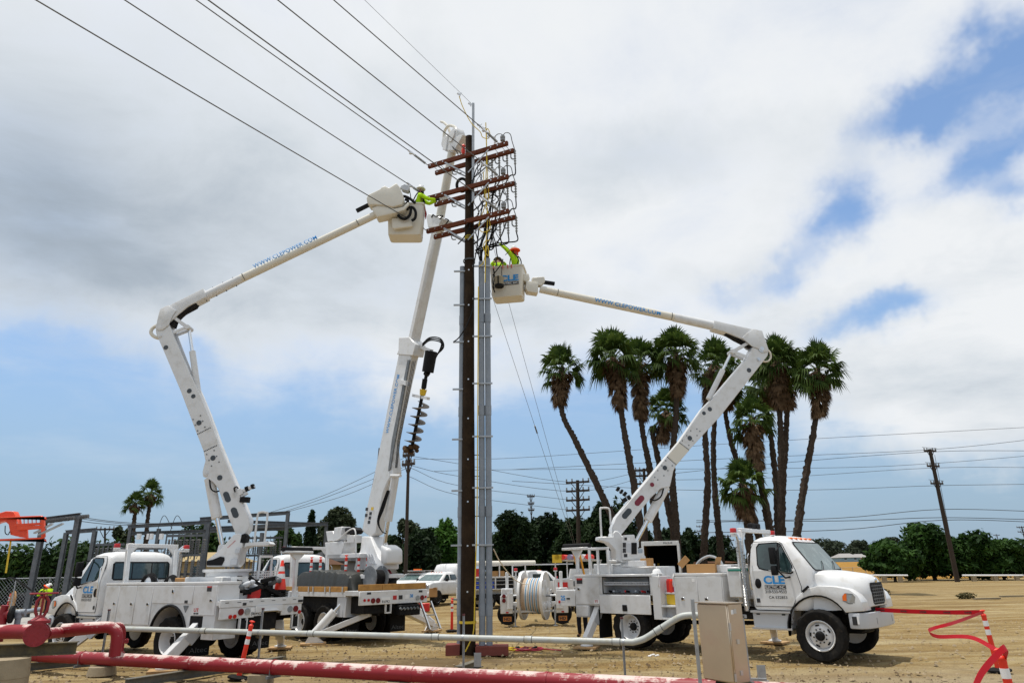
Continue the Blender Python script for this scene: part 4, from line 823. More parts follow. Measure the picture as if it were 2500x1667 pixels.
def boom_left(t):
    T0 = lw(t, (-.4, 0, 0)); B = W(985, 500, 18.6); bp = BP(T0, B)
    poly = [zL(*p) for p in [(78, 345), (90, 322), (118, 315), (146, 332), (185, 430), (260, 600), (310, 705), (350, 800), (410, 965), (465, 1100), (555, 1320), (575, 1368), (570, 1420), (548, 1450), (520, 1468), (505, 1455), (492, 1420), (470, 1370), (410, 1205), (385, 1175), (352, 1152), (330, 1143), (327, 1118), (342, 1060), (333, 1010), (298, 920), (215, 700), (125, 488), (82, 390)]]
    DK = mat('smoked_cover', (.05, .055, .06), .25)
    def ov(x, y, l, w_, ang=68):
        ca, sa = math.cos(R(ang)), math.sin(R(ang)); return [zL(x + (math.cos(2*math.pi*i/16)*w_ + (l-w_)*(1 if math.cos(2*math.pi*i/16) > 0 else -1))*ca - math.sin(2*math.pi*i/16)*w_*sa, y + (math.cos(2*math.pi*i/16)*w_ + (l-w_)*(1 if math.cos(2*math.pi*i/16) > 0 else -1))*sa + math.sin(2*math.pi*i/16)*w_*ca) for i in range(16)]
    holes = [(*zL(134, 463), .065, DK, None), (*zL(258, 692), .065, DK, None), (*zL(279, 720), .06, DK, None), (*zL(309, 860), .07, DK, None), (*zL(383, 1045), .07, DK, None), (*zL(419, 1149), .07, DK, None), (0, 0, 0, DK, ov(457, 1250, 29, 16)), (0, 0, 0, DK, ov(498, 1333, 29, 17))]
    lb = lower_boom_parts(t, bp, poly, holes, .17)
    for (x, y) in ((278, 842), (317, 822), (329, 851), (340, 882), (302, 902), (290, 872), (350, 1026), (389, 1005), (402, 1036), (415, 1066), (362, 1057), (375, 1087)):
        q = MB(); c_ = bp.pt(*zL(x, y)); q.cyl(c_ + bp.n*.17, c_ + bp.n*.18, .02, n=8); q.build('bolt', DSTEEL, lb, world=True)
    for a, c_ in (((298, 922), (372, 884)), ((333, 1012), (405, 978))):
        for i in range(9): q = MB(); k = bp.pt(*zL(a[0]+(c_[0]-a[0])*(i+.5)/9, a[1]+(c_[1]-a[1])*(i+.5)/9)); q.cyl(k + bp.n*.17, k + bp.n*.177, .016, n=6); q.build('rivet', UNDER, lb, world=True)
    for x, y, r_ in ((104, 355, .11), (104, 402, .05), (344, 1130, .06), (515, 1465, .10)):
        c_ = bp.pt(*zL(x, y)); q = MB(); q.cyl(c_ - bp.n*.2, c_ + bp.n*.2, r_, n=18); q.cyl(c_ + bp.n*.2, c_ + bp.n*.212, r_*.5, n=10); q.build('pivot_pin', WHITE, lb, world=True)
    b = MB()
    for w0, w1 in ((.172, .21), (-.21, -.172)): bp.poly(b, [zL(*p) for p in [(90, 322), (105, 262), (148, 241), (190, 270), (170, 300), (152, 345), (120, 372), (85, 370)]], w0, w1)
    bp.poly(b, [zL(*p) for p in [(103, 264), (150, 240), (240, 195), (330, 150), (345, 195), (250, 245), (200, 285), (175, 310), (150, 330), (105, 310)]], -.165, .165)
    ub = b.build('upper_boom', WHITE, t, world=True, bev=.02, seg=2)
    a = bp.pt(*zL(165, 262)); c_ = bp.pt(*zL(520, 88)); d_ = bp.pt(918, 524)
    q = MB(); q.tube([a, a.lerp(c_, .5), c_], [.14, .135, .125], 20); q.build('boom_sleeve', WHITE, ub, world=True)
    q = MB(); q.cyl(c_.lerp(d_, -.01), d_, .122, .112, n=20); tb = q.build('boom_tube', FIBER, ub, world=True); ax = (d_-c_).normalized()
    for fr_, rr_ in ((.02, .124), (.86, .115)):
        for i in range(9):
            th = R(-60+15*i); e_ = bp.n*math.cos(th) + bp.n.cross(ax)*math.sin(th); k = c_.lerp(d_, fr_) + e_*rr_; q = MB(); q.cyl(k, k+e_*.007, .012, n=6); q.build('rivet', UNDER, tb, world=True)
    for fr_ in (.15, .3, .45, .6, .75, .9):
        for sg in (-1, 1): k = a.lerp(c_, fr_); q = MB(); e_ = ax.cross(bp.n)*sg; q.cyl(k + e_*.13, k + e_*.165, .014, n=6); q.build('stud', UNDER, ub, world=True)
    boom_text(t, bp, (621, 655), (775, 583), .12, .145, 'WWW.CLEPOWER.COM', par=tb)
    q = MB(); bp.poly(q, [zL(*p) for p in [(150, 340), (165, 300), (205, 262), (290, 222), (280, 240), (215, 275), (178, 312), (165, 350)]], -.12, .12); q.build('hose_channel', UNDER, ub, world=True)
    q = MB(); c0 = bp.pt(*zL(243, 352))
    for w_ in (-.11, .11):
        for e_ in ((170, 300), (165, 382)): q.bar(c0 + bp.n*w_, bp.pt(*zL(*e_)) + bp.n*w_, .03, .09)
    q.cyl(c0 - bp.n*.15, c0 + bp.n*.15, .07, n=14); q.build('knee_link', WHITE, t, world=True, bev=.006)
    cyl_ram(t, 'elbow_ram', bp.pt(*zL(292, 705)), bp.pt(*zL(243, 355)), .085, .65, .045)
    q = MB(); q.bar(bp.pt(*zL(172, 380)), bp.pt(*zL(265, 620)), .06, .05); q.build('levelling_rod', GREYP, t, world=True)
    q = MB(); q.tube(catmull([bp.pt(*zL(84, 330)), bp.pt(*zL(50, 350)), bp.pt(*zL(40, 375)), bp.pt(*zL(58, 395)), bp.pt(*zL(82, 404))], 5), [.05]*21, 8); q.build('hose_loop', FIBER, ub, world=True)
    cyl_ram(t, 'lift_ram', bp.pt(*zL(352, 1150)), bp.pt(*zL(418, 1500)), .135, .60, .06)
    q = MB(); q.tube(catmull([bp.pt(*zL(352, 1155), .15), bp.pt(*zL(358, 1200), .22), bp.pt(*zL(380, 1218), .22), bp.pt(*zL(402, 1215), .16)], 5), .02, 6); q.build('hose', CABLE, t, world=True)
    # turret
    q = MB(); bp.poly(q, [z4(*p) for p in [(1170, 745), (1225, 722), (1280, 740), (1300, 800), (1300, 900), (1245, 1010), (1225, 1130), (1180, 1195), (790, 1195), (790, 1105), (1000, 935)]], -.28, .28); tu = q.build('turret', WHITE, t, world=True, bev=.02)
    q = MB(); bp.poly(q, [z4(*p) for p in [(800, 1110), (880, 1095), (990, 1050), (1045, 1060), (1050, 1100), (1010, 1175), (800, 1175)]], .28, .30); q.build('turret_opening', BLACK, tu, world=True)
    q = MB(); bp.poly(q, [z4(*p) for p in [(930, 890), (975, 870), (1000, 900), (1010, 960), (900, 1010)]], -.14, .14); q.build('ram_lug', WHITE, t, world=True, bev=.01)
    q = MB(); bp.poly(q, [z4(*p) for p in [(1265, 850), (1290, 740), (1330, 725), (1365, 760), (1350, 840), (1310, 860)]], .05, .285); q.build('hose_guide', UNDER, t, world=True)
    text('lettering', 'DANGER', lambda u, v: bp.pt(*z4(1030+115*u + 6*(1-v), 925-105*u - 12*v), .295), REDPR, tu, world=True, bold=.03)
    for p, q_ in (((1215, 935), (1270, 1010)), ((1150, 1090), (1230, 1170))):
        q = MB(); bp.poly(q, [z4(p[0], p[1]), z4(q_[0]+15, p[1]-10), z4(q_[0], q_[1]), z4(p[0]-15, q_[1])], .28, .36); q.build('control_box', GREYP, tu, world=True, bev=.015)
    q = MB(); bp.poly(q, [z4(*p) for p in [(1330, 855), (1650, 835), (1680, 870), (1650, 895), (1360, 900), (1320, 930)]], -.25, .25); q.build('access_platform', WHITE, t, world=True, bev=.01)
    q = MB(); q.tube(catmull([bp.pt(*z4(1415, 850), .2), bp.pt(*z4(1462, 470), .2), bp.pt(*z4(1500, 412), .2), bp.pt(*z4(1580, 415), .2), bp.pt(*z4(1605, 460), .2), bp.pt(*z4(1560, 850), .2)], 4), .028, 8); q.build('guard_hoop', WHITE, t, world=True)
    T1 = V((T0.x, T0.y, 0)); q = MB(); q.lathe([(.52, 1.98), (.52, 2.08), (.60, 2.10), (.60, 2.16)], T1, (0,0,1), 28); q.build('rotation_bearing', WHITE, t, world=True)
    q = MB(); q.bar(bp.pt(*z4(1130, 180), .1), bp.pt(*z4(1250, 105), .1), .14, .16); q.bar(bp.pt(*z4(1250, 110), .1), bp.pt(*z4(1415, 35), .1), .10, .08); q.bar(bp.pt(*z4(1240, 180), .1), bp.pt(*z4(1320, 130), .1), .06, .08); q.build('jib_bracket', WHITE, t, world=True, bev=.01)
    q = MB(); q.bar(bp.pt(*z4(1290, 85), .1), bp.pt(*z4(1335, 65), .1), .12, .11); q.build('spot_lamp', BLACK, t, world=True); q = MB(); q.bar(bp.pt(*z4(1375, 50), .1), bp.pt(*z4(1415, 35), .1), .12, .11); q.build('spot_lamp', BLACK, t, world=True); q = MB(); q.bar(bp.pt(*z4(1220, 230), .15), bp.pt(*z4(1345, 235), .15), .14, .14); q.build('spot_lamp', BLACK, t, world=True)
    q = MB(); q.tube(catmull([bp.pt(*z4(1140, 120), .18), bp.pt(*z4(1125, 70), .2), bp.pt(*z4(1160, 45), .2), bp.pt(*z4(1185, 75), .18)], 4), .018, 6); q.build('hose', CABLE, t, world=True)
    # tub at the tip, beyond the boom
    bk, f = bucket_mesh('bucket', t, W(985, 565, 18.6) + bp.n*(-.48), R(2), 1.12, .66, 1.08, FIBER)
    q = MB(); bp.poly(q, [z3(*p) for p in [(415, 530), (440, 470), (650, 372), (665, 345), (735, 315), (800, 352), (930, 268), (985, 330), (1050, 490), (1055, 560), (1020, 640), (870, 680), (700, 650), (560, 640), (470, 645), (425, 590)]], -.12, .26); q.build('tip_cover', FIBER, t, world=True, bev=.05, seg=3)
    q = MB(); bp.poly(q, [z3(*p) for p in [(500, 685), (690, 600), (880, 690), (1040, 660), (1130, 570), (1150, 620), (1060, 720), (900, 770), (590, 840)]], -.2, .2); q.build('boom_tip', FIBER, t, world=True, bev=.03, seg=2)
    q = MB(); bp.poly(q, [z3(*p) for p in [(820, 800), (1150, 790), (1195, 940), (1150, 950), (870, 990), (840, 970)]], -.1, .0); q.build('tub_bracket', FIBER, t, world=True, bev=.03, seg=2)
    q = MB(); q.bar(bp.pt(*z3(215, 680)), bp.pt(*z3(425, 575)), .10, .11); q.build('jib_arm', BLACK, t, world=True, bev=.01)
    q = MB(); q.bar(bp.pt(*z3(840, 310), .1), bp.pt(*z3(910, 285), .1), .08, .05); q.build('tip_handle', BLACK, t, world=True)
    q = MB(); bp.poly(q, [z3(*p) for p in [(985, 270), (1060, 235), (1140, 260), (1145, 320), (1115, 365), (1010, 330)]], -.1, .1); q.bar(bp.pt(*z3(950, 300)), bp.pt(*z3(1000, 280)), .08, .08); q.build('jib_head', GREYP, t, world=True, bev=.02)
    for pts in ([(1030, 420), (1100, 440), (1180, 490), (1235, 540)], [(1060, 480), (1110, 500), (1080, 600), (1110, 660)], [(940, 750), (990, 800), (1070, 815), (1140, 750), (1160, 650), (1130, 600)], [(1180, 850), (1235, 800), (1245, 700), (1210, 630), (1160, 610)]):
        q = MB(); q.tube(catmull([bp.pt(*z3(*p), .1) for p in pts], 5), .045, 7); q.build('hose', CABLE, t, world=True)
    q = MB(); q.tube([bp.pt(*z3(1140, 330), .0), bp.pt(*z3(1155, 400), 0), bp.pt(*z3(1165, 470), 0)], .014, 5); q.build('winch_line', CABLE, t, world=True)
    for k in range(3):
        q = MB(); q.tube(catmull([f(.585, -.2+.08*k, .98), f(.62, -.22+.08*k, .85), f(.60, -.14+.08*k, .78), f(.63, -.1+.08*k, .9), f(.60, -.12+.08*k, .7)], 4), .011, 5); q.build('red_lanyard', PINKR, bk, world=True)
    return bp, f
BPL, FBL = boom_left(TL1)
# ================================================================== outriggers on boards
def board(c, w_, d_, yaw, label, m_=PLY, h_=.055):
    b = MB(); cs, sn = math.cos(yaw), math.sin(yaw)
    b.xy([(c.x+x*cs-y*sn, c.y+x*sn+y*cs) for x, y in ((-w_/2, -d_/2), (w_/2, -d_/2), (w_/2, d_/2), (-w_/2, d_/2))], .002, h_)
    o = b.build('outrigger_board', m_, None, bev=.006); return tag(o, label, 'board', 'boards under the outrigger feet')
def outrigger(t, top, foot, w_, label, yaw):
    top, foot = V(top), V((foot[0], foot[1], .06)); q = MB(); d = (foot + V((0,0,.14)) - top)
    q.bar(top, foot + V((0,0,.16)), w_, w_*1.15); o = q.build('outrigger', WHITE, t, world=True, bev=.012)
    q = MB(); q.bar(top.lerp(foot, .06) , top.lerp(foot, .45), w_*1.06, w_*1.2); q.build('leg_sleeve', GREYP, o, world=True)
    q = MB(); q.lathe([(.17, 0), (.17, .025), (.09, .05), (.08, .16), (.05, .17)], foot, (0,0,1), 16); q.build('foot', WHITE, o, world=True)
    board(foot, .62, .55, yaw, label); return o
outrigger(TR1, lw(TR1, (-1.05, -1.0, 1.05)), G(1433, 1582), .17, 'plywood board under the near rear outrigger of the right bucket truck', R(-20))
outrigger(TR1, lw(TR1, (2.9, 1.0, .95)), G(1893, 1570), .17, 'plywood board under the far outrigger beneath the right truck cab', R(-42))
outrigger(TL1, lw(TL1, (-1.05, 1.0, 1.0)), G(398, 1640), .20, 'board under the near rear outrigger of the left bucket truck', R(20))
outrigger(TL1, lw(TL1, (2.95, 1.0, 1.0)), G(150, 1612), .20, 'board under the front outrigger of the left bucket truck', R(30))
outrigger(TL1, lw(TL1, (-1.35, -1.0, .8)), G(684, 1583), .19, 'board under the far rear outrigger of the left bucket truck', R(10))

# ================================================================== digger derrick
hD = 136; nD = V((-math.sin(R(hD)), math.cos(R(hD)), 0)); OD = G(*r3(1205, 1105), .53) - nD*1.18; OD.z = 0
TD1 = thing('digger_derrick', 'white digger derrick truck with auger boom and lumber-edged flatbed', 'truck', OD, R(hD))
cab(TD1, 1, False); chassis(TD1, -1.9, (0, 1.45)); guard(TD1, 3.1, 2.9, .7, False); mudflap(TD1, 1, -1.1); mudflap(TD1, -1, -1.1)
def digger(t):
    b = MB(); b.bx(-1.25, 3.0, -1.2, 1.2, 1.32, 1.46); b.bx(-2.05, -1.25, -1.25, 1.25, 1.36, 1.50); dk = b.build('flatbed', WHITE2, t, bev=.008)
    x = -1.2
    while x < 2.8:
        b = MB(); b.bx(x, min(x+.98, 2.9), 1.12, 1.2, 1.462, 1.62); b.build('timber_rail', LUMBER, t, bev=.006)
        b = MB(); b.bx(x+.1, x+.16, 1.2, 1.225, 1.42, 1.62); b.build('rail_bracket', ALU, t); b = MB(); b.bx(x+.82, x+.88, 1.2, 1.225, 1.42, 1.62); b.build('rail_bracket', ALU, t); x += 1.0
    for y0, y1 in ((.45, 1.25), (-1.25, .43)):
        b = MB(); b.bx(-2.06, -1.96, y0, y1, 1.502, 1.68); b.build('timber_rail', LUMBER, t, bev=.006)
    b = MB(); b.bx(-2.10, -2.05, -1.28, 1.28, 1.10, 1.49); tl = b.build('tail_panel', WHITE, t, bev=.012)
    for y, z, r_, m_ in ((1.10, 1.24, .04, REDL), (.96, 1.24, .04, REDL), (.80, 1.22, .075, DREDL), (.62, 1.22, .075, DREDL), (-.88, 1.24, .075, CLEAR), (-1.06, 1.24, .075, DREDL), (-1.20, 1.26, .035, REDL)):
        b = MB(); b.cyl((-2.10, y, z), (-2.125, y, z), r_, n=14); b.build('tail_lamp', m_, tl)
    b = MB(); b.bx(-2.112, -2.10, .18, .50, 1.12, 1.30); npl = b.build('number_plate', INKW, tl)
    text('lettering', '81639K3', lambda u, v: (-2.118, .48-.28*u, 1.14+.08*v), INK, npl, bold=.01)
    text('lettering', '38', lambda u, v: (-2.106, -.58-.12*u, 1.26+.10*v), BLUE, tl, bold=.03)
    for y, m_ in ((0, REDPR), (-.22, INK), (-.46, INKW), (.95, INK), (-1.0, INK)): b = MB(); b.bx(-2.108, -2.10, y-.07, y+.07, 1.22 if abs(y) < .6 else 1.40, 1.34 if abs(y) < .6 else 1.46); b.build('warning_label', m_, tl)
    b = MB(); b.bx(-1.95, 2.9, -1.0, 1.0, .85, 1.32); b.build('underdeck', UNDER, t)
    b = MB(); b.bx(-1.25, -.75, .6, 1.18, .75, 1.32); b.build('hanger_box', GREYP, t, bev=.01); b = MB(); b.bx(1.9, 2.6, .7, 1.15, .8, 1.3); b.build('hanger_box', GREYP, t, bev=.01)
    b = MB(); b.bx(-2.12, -2.06, .12, .34, .84, .88); b.bx(-2.12, -2.06, .12, .15, .86, 1.10); b.bx(-2.12, -2.06, .31, .34, .86, 1.10); b.build('step_bracket', WHITE, t)
    b = MB(); b.bx(-2.25, -1.9, -.9, -.1, .75, 1.06); b.build('winch_pack', UNDER, t, bev=.03)
    b = MB()
    for i in range(6): b.cyl((-2.27, -.8+i*.13, .93), (-2.27, -.74+i*.13, .98), .035, n=8)
    b.build('hydraulic_fittings', DSTEEL, t)
    # tail ladder
    q = MB(); A, B_, C_, D_ = [lw(t, p) for p in ((-2.1, -1.0, 1.12), (-2.1, -1.42, 1.12), (-2.55, -1.05, .32), (-2.55, -1.47, .32))]
    q.bar(A, C_, .05, .05); q.bar(B_, D_, .05, .05)
    for k in (.5, .95): q.bar(A.lerp(C_, k), B_.lerp(D_, k), .04, .04)
    q.build('ladder', ALU, t, world=True)
    # rear outriggers with slanted rams
    fL = G(*r3(1115, 1305)); fR = G(*r3(2250, 1180))
    for f_, s, lab in ((fL, 1, 'steel-edged board under the near outrigger of the digger derrick'), (fR, -1, 'board under the far outrigger beside the ladder of the digger derrick')):
        hi = lw(t, (-1.55, s*.95, .95)); lo = lw(t, (-1.85, s*.5, .55)) ; F_ = V((f_.x, f_.y, .16))
        q = MB(); q.bar(lw(t, (-1.75, s*.62, .85)), F_ + V((0,0,.06)), .22, .16); o = q.build('outrigger', WHITE, t, world=True, bev=.012)
        a = F_ + V((0,0,.12)); e_ = lw(t, (-1.0, s*1.0, 1.30)); q = MB(); q.cyl(a, a.lerp(e_, .62), .13, n=16); q.build('outrigger_ram', WHITE, o, world=True); q = MB(); q.cyl(a.lerp(e_, .62), e_, .05, n=10); q.build('piston_rod', CHROME, o, world=True)
        dv = (F_ - lw(t, (-1.5, 0, .16))); dv.z = 0; dv.normalize(); nv = V((-dv.y, dv.x, 0)); q = MB()
        for k in (-.13, .13): q.prism([(-.30, .0), (.24, .0), (.12, .20), (-.02, .22)], k-.015, k+.015, lambda u, v, w: F_ + dv*u + nv*w + V((0,0,v-.10)))
        q.cyl(F_ + dv*.05 + nv*-.13 + V((0,0,.02)), F_ + dv*.05 + nv*.13 + V((0,0,.02)), .06, n=12); q.build('foot', WHITE, o, world=True)
        board(F_, .75, .45, math.atan2(dv.y, dv.x), lab, PLY, .05)
    # turret, boom and auger
    T0 = lw(t, (-1.05, -.15, 0)); tip = W(1108, 372, 20.2); bp = BP(T0, tip)
    q = MB(); q.lathe([(.55, 1.50), (.55, 1.85)], T0, (0,0,1), 24); q.build('pedestal', UNDER, t, world=True)
    q = MB(); q.lathe([(.78, 1.85), (.78, 1.95), (.70, 1.97)], T0, (0,0,1), 28); q.build('rotation_bearing', WHITE, t, world=True)
    q = MB(); bp.poly(q, [r3(*p) for p in [(1560, 590), (1850, 585), (1850, 520), (1800, 470), (1770, 400), (1720, 270), (1640, 270), (1625, 400), (1590, 480)]], -.34, .24); tu = q.build('turret', WHITE, t, world=True, bev=.05, seg=2)
    q = MB(); bp.poly(q, [r3(*p) for p in [(1825, 345), (1888, 390), (1888, 535), (1825, 535)]], -.34, .26); q.build('winch_cover', WHITE, t, world=True, bev=.08, seg=3)
    for i in range(3): q = MB(); bp.poly(q, [r3(*p) for p in [(1690+i*25, 440), (1705+i*25, 440), (1745+i*22, 530), (1725+i*22, 530)]], .24, .28); q.build('turret_rib', GREYP, tu, world=True)
    q = MB(); bp.poly(q, [r3(*p) for p in [(1350, 330), (1530, 320), (1530, 380), (1500, 475), (1370, 475)]], .0, .5); bp.poly(q, [r3(*p) for p in [(1370, 440), (1690, 430), (1690, 475), (1370, 478)]], .1, .5); bp.poly(q, [r3(*p) for p in [(1430, 190), (1500, 180), (1490, 300), (1410, 320)]], .1, .45); bp.poly(q, [r3(*p) for p in [(1335, 225), (1400, 220), (1430, 310), (1350, 320)]], .15, .4); bp.poly(q, [r3(*p) for p in [(1540, 260), (1610, 260), (1610, 330), (1540, 335)]], .1, .4); q.build('control_platform', WHITE, t, world=True, bev=.015)
    q = MB(); q.tube(catmull([bp.pt(*r3(1345, 310), .5), bp.pt(*r3(1380, 280), .5), bp.pt(*r3(1470, 205), .5), bp.pt(*r3(1520, 225), .5), bp.pt(*r3(1525, 470), .5)], 4), .025, 6); q.tube([bp.pt(*r3(1535, 475), .4), bp.pt(*r3(1530, 660), .4)], .035, 6); q.build('hand_rail', WHITE, t, world=True)
    q = MB(); bp.poly(q, [r3(*p) for p in [(1500, 190), (1580, 185), (1610, 215), (1590, 250), (1510, 250)]], .0, .35); q.build('seat', BLACK, t, world=True, bev=.04)
    # boom sections: base, middle, fly
    b = MB(); bp.poly(b, [zD(*p) for p in [(268, 1225), (290, 1120), (335, 930), (372, 740), (430, 450), (482, 200), (556, 205), (522, 350), (476, 560), (440, 740), (455, 890), (420, 940), (392, 1010), (370, 1120), (352, 1240), (318, 1262)]], -.16, .16); bb = b.build('base_boom', WHITE, t, world=True, bev=.04)
    q = MB(); bp.poly(q, [zD(*p) for p in [(540, 240), (552, 240), (462, 740), (440, 870), (428, 880), (450, 700)]], .16, .20); q.build('hose_tray', DSTEEL, bb, world=True)
    for k in range(3): q = MB(); q.tube([bp.pt(*zD(540+k*8, 240), .22), bp.pt(*zD(455+k*6, 700), .22), bp.pt(*zD(440+k*5, 860), .22)], .012, 5); q.build('hose', CABLE, bb, world=True)
    boom_text(t, bp, zD(416, 662), zD(482, 325), 0, .19, 'WWW.CLEPOWER.COM', par=bb, flat=.168)
    m0, m1 = bp.pt(*zD(528, 215)), bp.pt(1073, 545)
    b = MB(); b.bar(m0, m1, .34, .36, bp.n); mbm = b.build('middle_boom', WHITE, t, world=True, bev=.08, seg=1)
    f1 = bp.pt(1103, 375); b = MB(); b.cyl(m1.lerp(m0, .1), f1, .155, .145, n=16); fb_ = b.build('fly_boom', FIBER, t, world=True)
    q = MB(); bp.poly(q, [zD(*p) for p in [(487, 185), (490, 110), (550, 108), (588, 150), (572, 215), (478, 208)]], -.21, .21); q.build('boom_collar', WHITE, t, world=True, bev=.02)
    q = MB(); bp.poly(q, [zD(*p) for p in [(498, 375), (500, 352), (545, 365), (545, 390)]], .16, .3); q.build('hose_clamp', WHITE, t, world=True)
    q = MB(); bp.poly(q, [z2(*p) for p in [(265, 560), (300, 520), (400, 545), (455, 575), (440, 620), (420, 690), (285, 690), (270, 600)]], -.24, .24); q.build('boom_collar', WHITE, t, world=True, bev=.03)
    q = MB()
    for pts in ([(260, 545), (280, 510), (310, 530), (380, 520), (395, 530), (360, 560)], [(430, 560), (465, 575), (450, 600), (420, 640)]): q.tube(catmull([bp.pt(*z2(*p), .26) for p in pts], 4), .02, 5)
    q.build('hose', CABLE, t, world=True)
    # pole-claw head
    q = MB(); bp.poly(q, [z1(*p) for p in [(485, 880), (500, 800), (560, 730), (600, 725), (650, 655), (695, 645), (712, 700), (690, 770), (790, 740), (760, 810), (700, 905), (680, 965), (540, 970), (490, 905)]], -.16, .18); hd = q.build('boom_head', WHITE, t, world=True, bev=.025)
    q = MB(); bp.poly(q, [z1(*p) for p in [(520, 960), (560, 760), (590, 770), (565, 968)]], .18, .22); bp.poly(q, [z1(*p) for p in [(600, 850), (660, 700), (690, 690), (680, 760), (640, 850)]], .18, .23); q.build('head_plate', WHITE, hd, world=True, bev=.008)
    q = MB(); pts = [bp.pt(*z1(*p)) for p in [(480, 830), (468, 760), (480, 670), (530, 605), (590, 605), (640, 640)]]; q.tube(catmull(pts, 5), .05, 8); pts = [bp.pt(*z1(*p), -.15) for p in [(430, 545), (470, 560), (520, 610), (545, 670), (560, 715)]]; q.tube(catmull(pts, 5), .045, 8); q.build('pole_tongs', FIBER, hd, world=True)
    q = MB(); q.tube(catmull([bp.pt(*z1(*p), .22) for p in [(580, 880), (620, 920), (680, 950), (700, 990)]], 4), .015, 5); q.tube(catmull([bp.pt(*z1(*p), .22) for p in [(590, 900), (640, 950), (660, 990), (665, 1010)]], 4), .015, 5); q.build('hose', CABLE, hd, world=True)
    q = MB(); q.lathe([(.05, 0), (.07, .1), (.05, .2), (.07, .3), (.03, .36)], bp.pt(*z1(735, 985), .2), (0,0,1), 10); q.build('load_hook', ORANGE, hd, world=True)
    cyl_ram(t, 'lift_ram', bp.pt(*zD(440, 905), .05), bp.pt(*zD(368, 1360), .05), .13, .58, .06)
    q = MB(); q.cyl(bp.pt(*zD(415, 905), .2), bp.pt(*zD(470, 905), .2), .05, n=10); q.build('ram_pin', WHITE, t, world=True)
    for k in range(4): q = MB(); q.tube(catmull([bp.pt(*zD(405-k*4, 990), .2), bp.pt(*zD(375-k*6, 1090), .26), bp.pt(*zD(345-k*3, 1170), .28), bp.pt(*zD(360, 1225), .25), bp.pt(*zD(385, 1240), .2)], 4), .018, 5); q.build('hose', CABLE, t, world=True)
    for (x, y, m_) in ((332, 1097, YELLOW), (322, 1125, INK), (318, 1150, INK), (313, 1175, INK), (300, 1100, INK), (297, 1135, INK), (293, 1310, INK), (293, 1330, INK)): q = MB(); bp.poly(q, [zD(x-7, y-9), zD(x+7, y-9), zD(x+5, y+9), zD(x-9, y+9)], .161, .166); q.build('warning_label', m_, bb, world=True)
    q = MB(); q.tube([bp.pt(*zD(355, 745), -.1), bp.pt(*zD(255, 1210), -.1)], .018, 5); q.tube([bp.pt(*zD(350, 745), -.25), bp.pt(*zD(335, 920), -.25)], .05, 6); q.build('winch_line', GALV, t, world=True)
    # auger stowed on the far side of the boom
    q = MB(); q.bar(bp.pt(*zD(590, 160), -.05), bp.pt(*zD(650, 182), -.05), .12, .10); q.build('auger_arm', WHITE, t, world=True)
    a0, a1 = bp.pt(*zD(648, 185)), bp.pt(*zD(628, 305)); q = MB(); q.cyl(a0, a1, .20, .19, n=14); q.cyl(a1, bp.pt(*zD(618, 320)), .10, n=10); mo = q.build('auger_motor', BLACK, t, world=True)
    for k in range(3): q = MB(); q.tube(catmull([bp.pt(*zD(598, 140+k*6), 0), bp.pt(*zD(640, 105+k*8), .1), bp.pt(*zD(700, 110+k*10), .12), bp.pt(*zD(720-k*8, 160), .1), bp.pt(*zD(672, 210+k*8), .05)], 5), .022, 6); q.build('hose', CABLE, mo, world=True)
    s0, s1 = bp.pt(*zD(620, 320)), bp.pt(*zD(530, 770)); q = MB(); q.cyl(s0, s1, .055, n=12); q.cyl(bp.pt(*zD(612, 345)), bp.pt(*zD(604, 400)), .085, n=10); au = q.build('auger_shaft', UNDER, t, world=True)
    q = MB(); q.cyl(bp.pt(*zD(603, 405)), bp.pt(*zD(597, 440)), .12, .09, n=12); q.build('auger_guide', YELLOW, au, world=True)
    q = MB(); q.bar(bp.pt(*zD(545, 440)), bp.pt(*zD(632, 458)), .10, .09); q.build('auger_latch', WHITE, t, world=True)
    p0, p1 = bp.pt(*zD(594, 480)), bp.pt(*zD(535, 730)); ax = (p1-p0).normalized(); e1 = ax.cross(bp.n).normalized(); e2 = ax.cross(e1); q = MB(); n_ = 110; turns = 5.3; vs_ = []; fs_ = []
    for i in range(n_+1):
        th = 2*math.pi*turns*i/n_; c_ = p0.lerp(p1, i/n_); e_ = e1*math.cos(th) + e2*math.sin(th); vs_ += [c_ + e_*.05, c_ + e_*.27, c_ + e_*.27 + ax*.02, c_ + e_*.05 + ax*.02]
        if i: o = 4*i; fs_ += [(o-4+k, o-4+(k+1) % 4, o+(k+1) % 4, o+k) for k in range(4)]
    q.add(vs_, fs_); q.build('auger_flight', mat('worn_auger_steel', (.20, .17, .14), .5, .4, .3, 6, col2=(.09, .065, .045)), au, world=True)
    q = MB()
    for i in range(14): q.ball(p1 + ax*.12 + V((rnd.uniform(-.22, .26), rnd.uniform(-.2, .2), rnd.uniform(-.08, .1))), rnd.uniform(.05, .10), n=7)
    q.build('clinging_soil', BROWNB, au, world=True)
    return bp
BPD = digger(TD1)
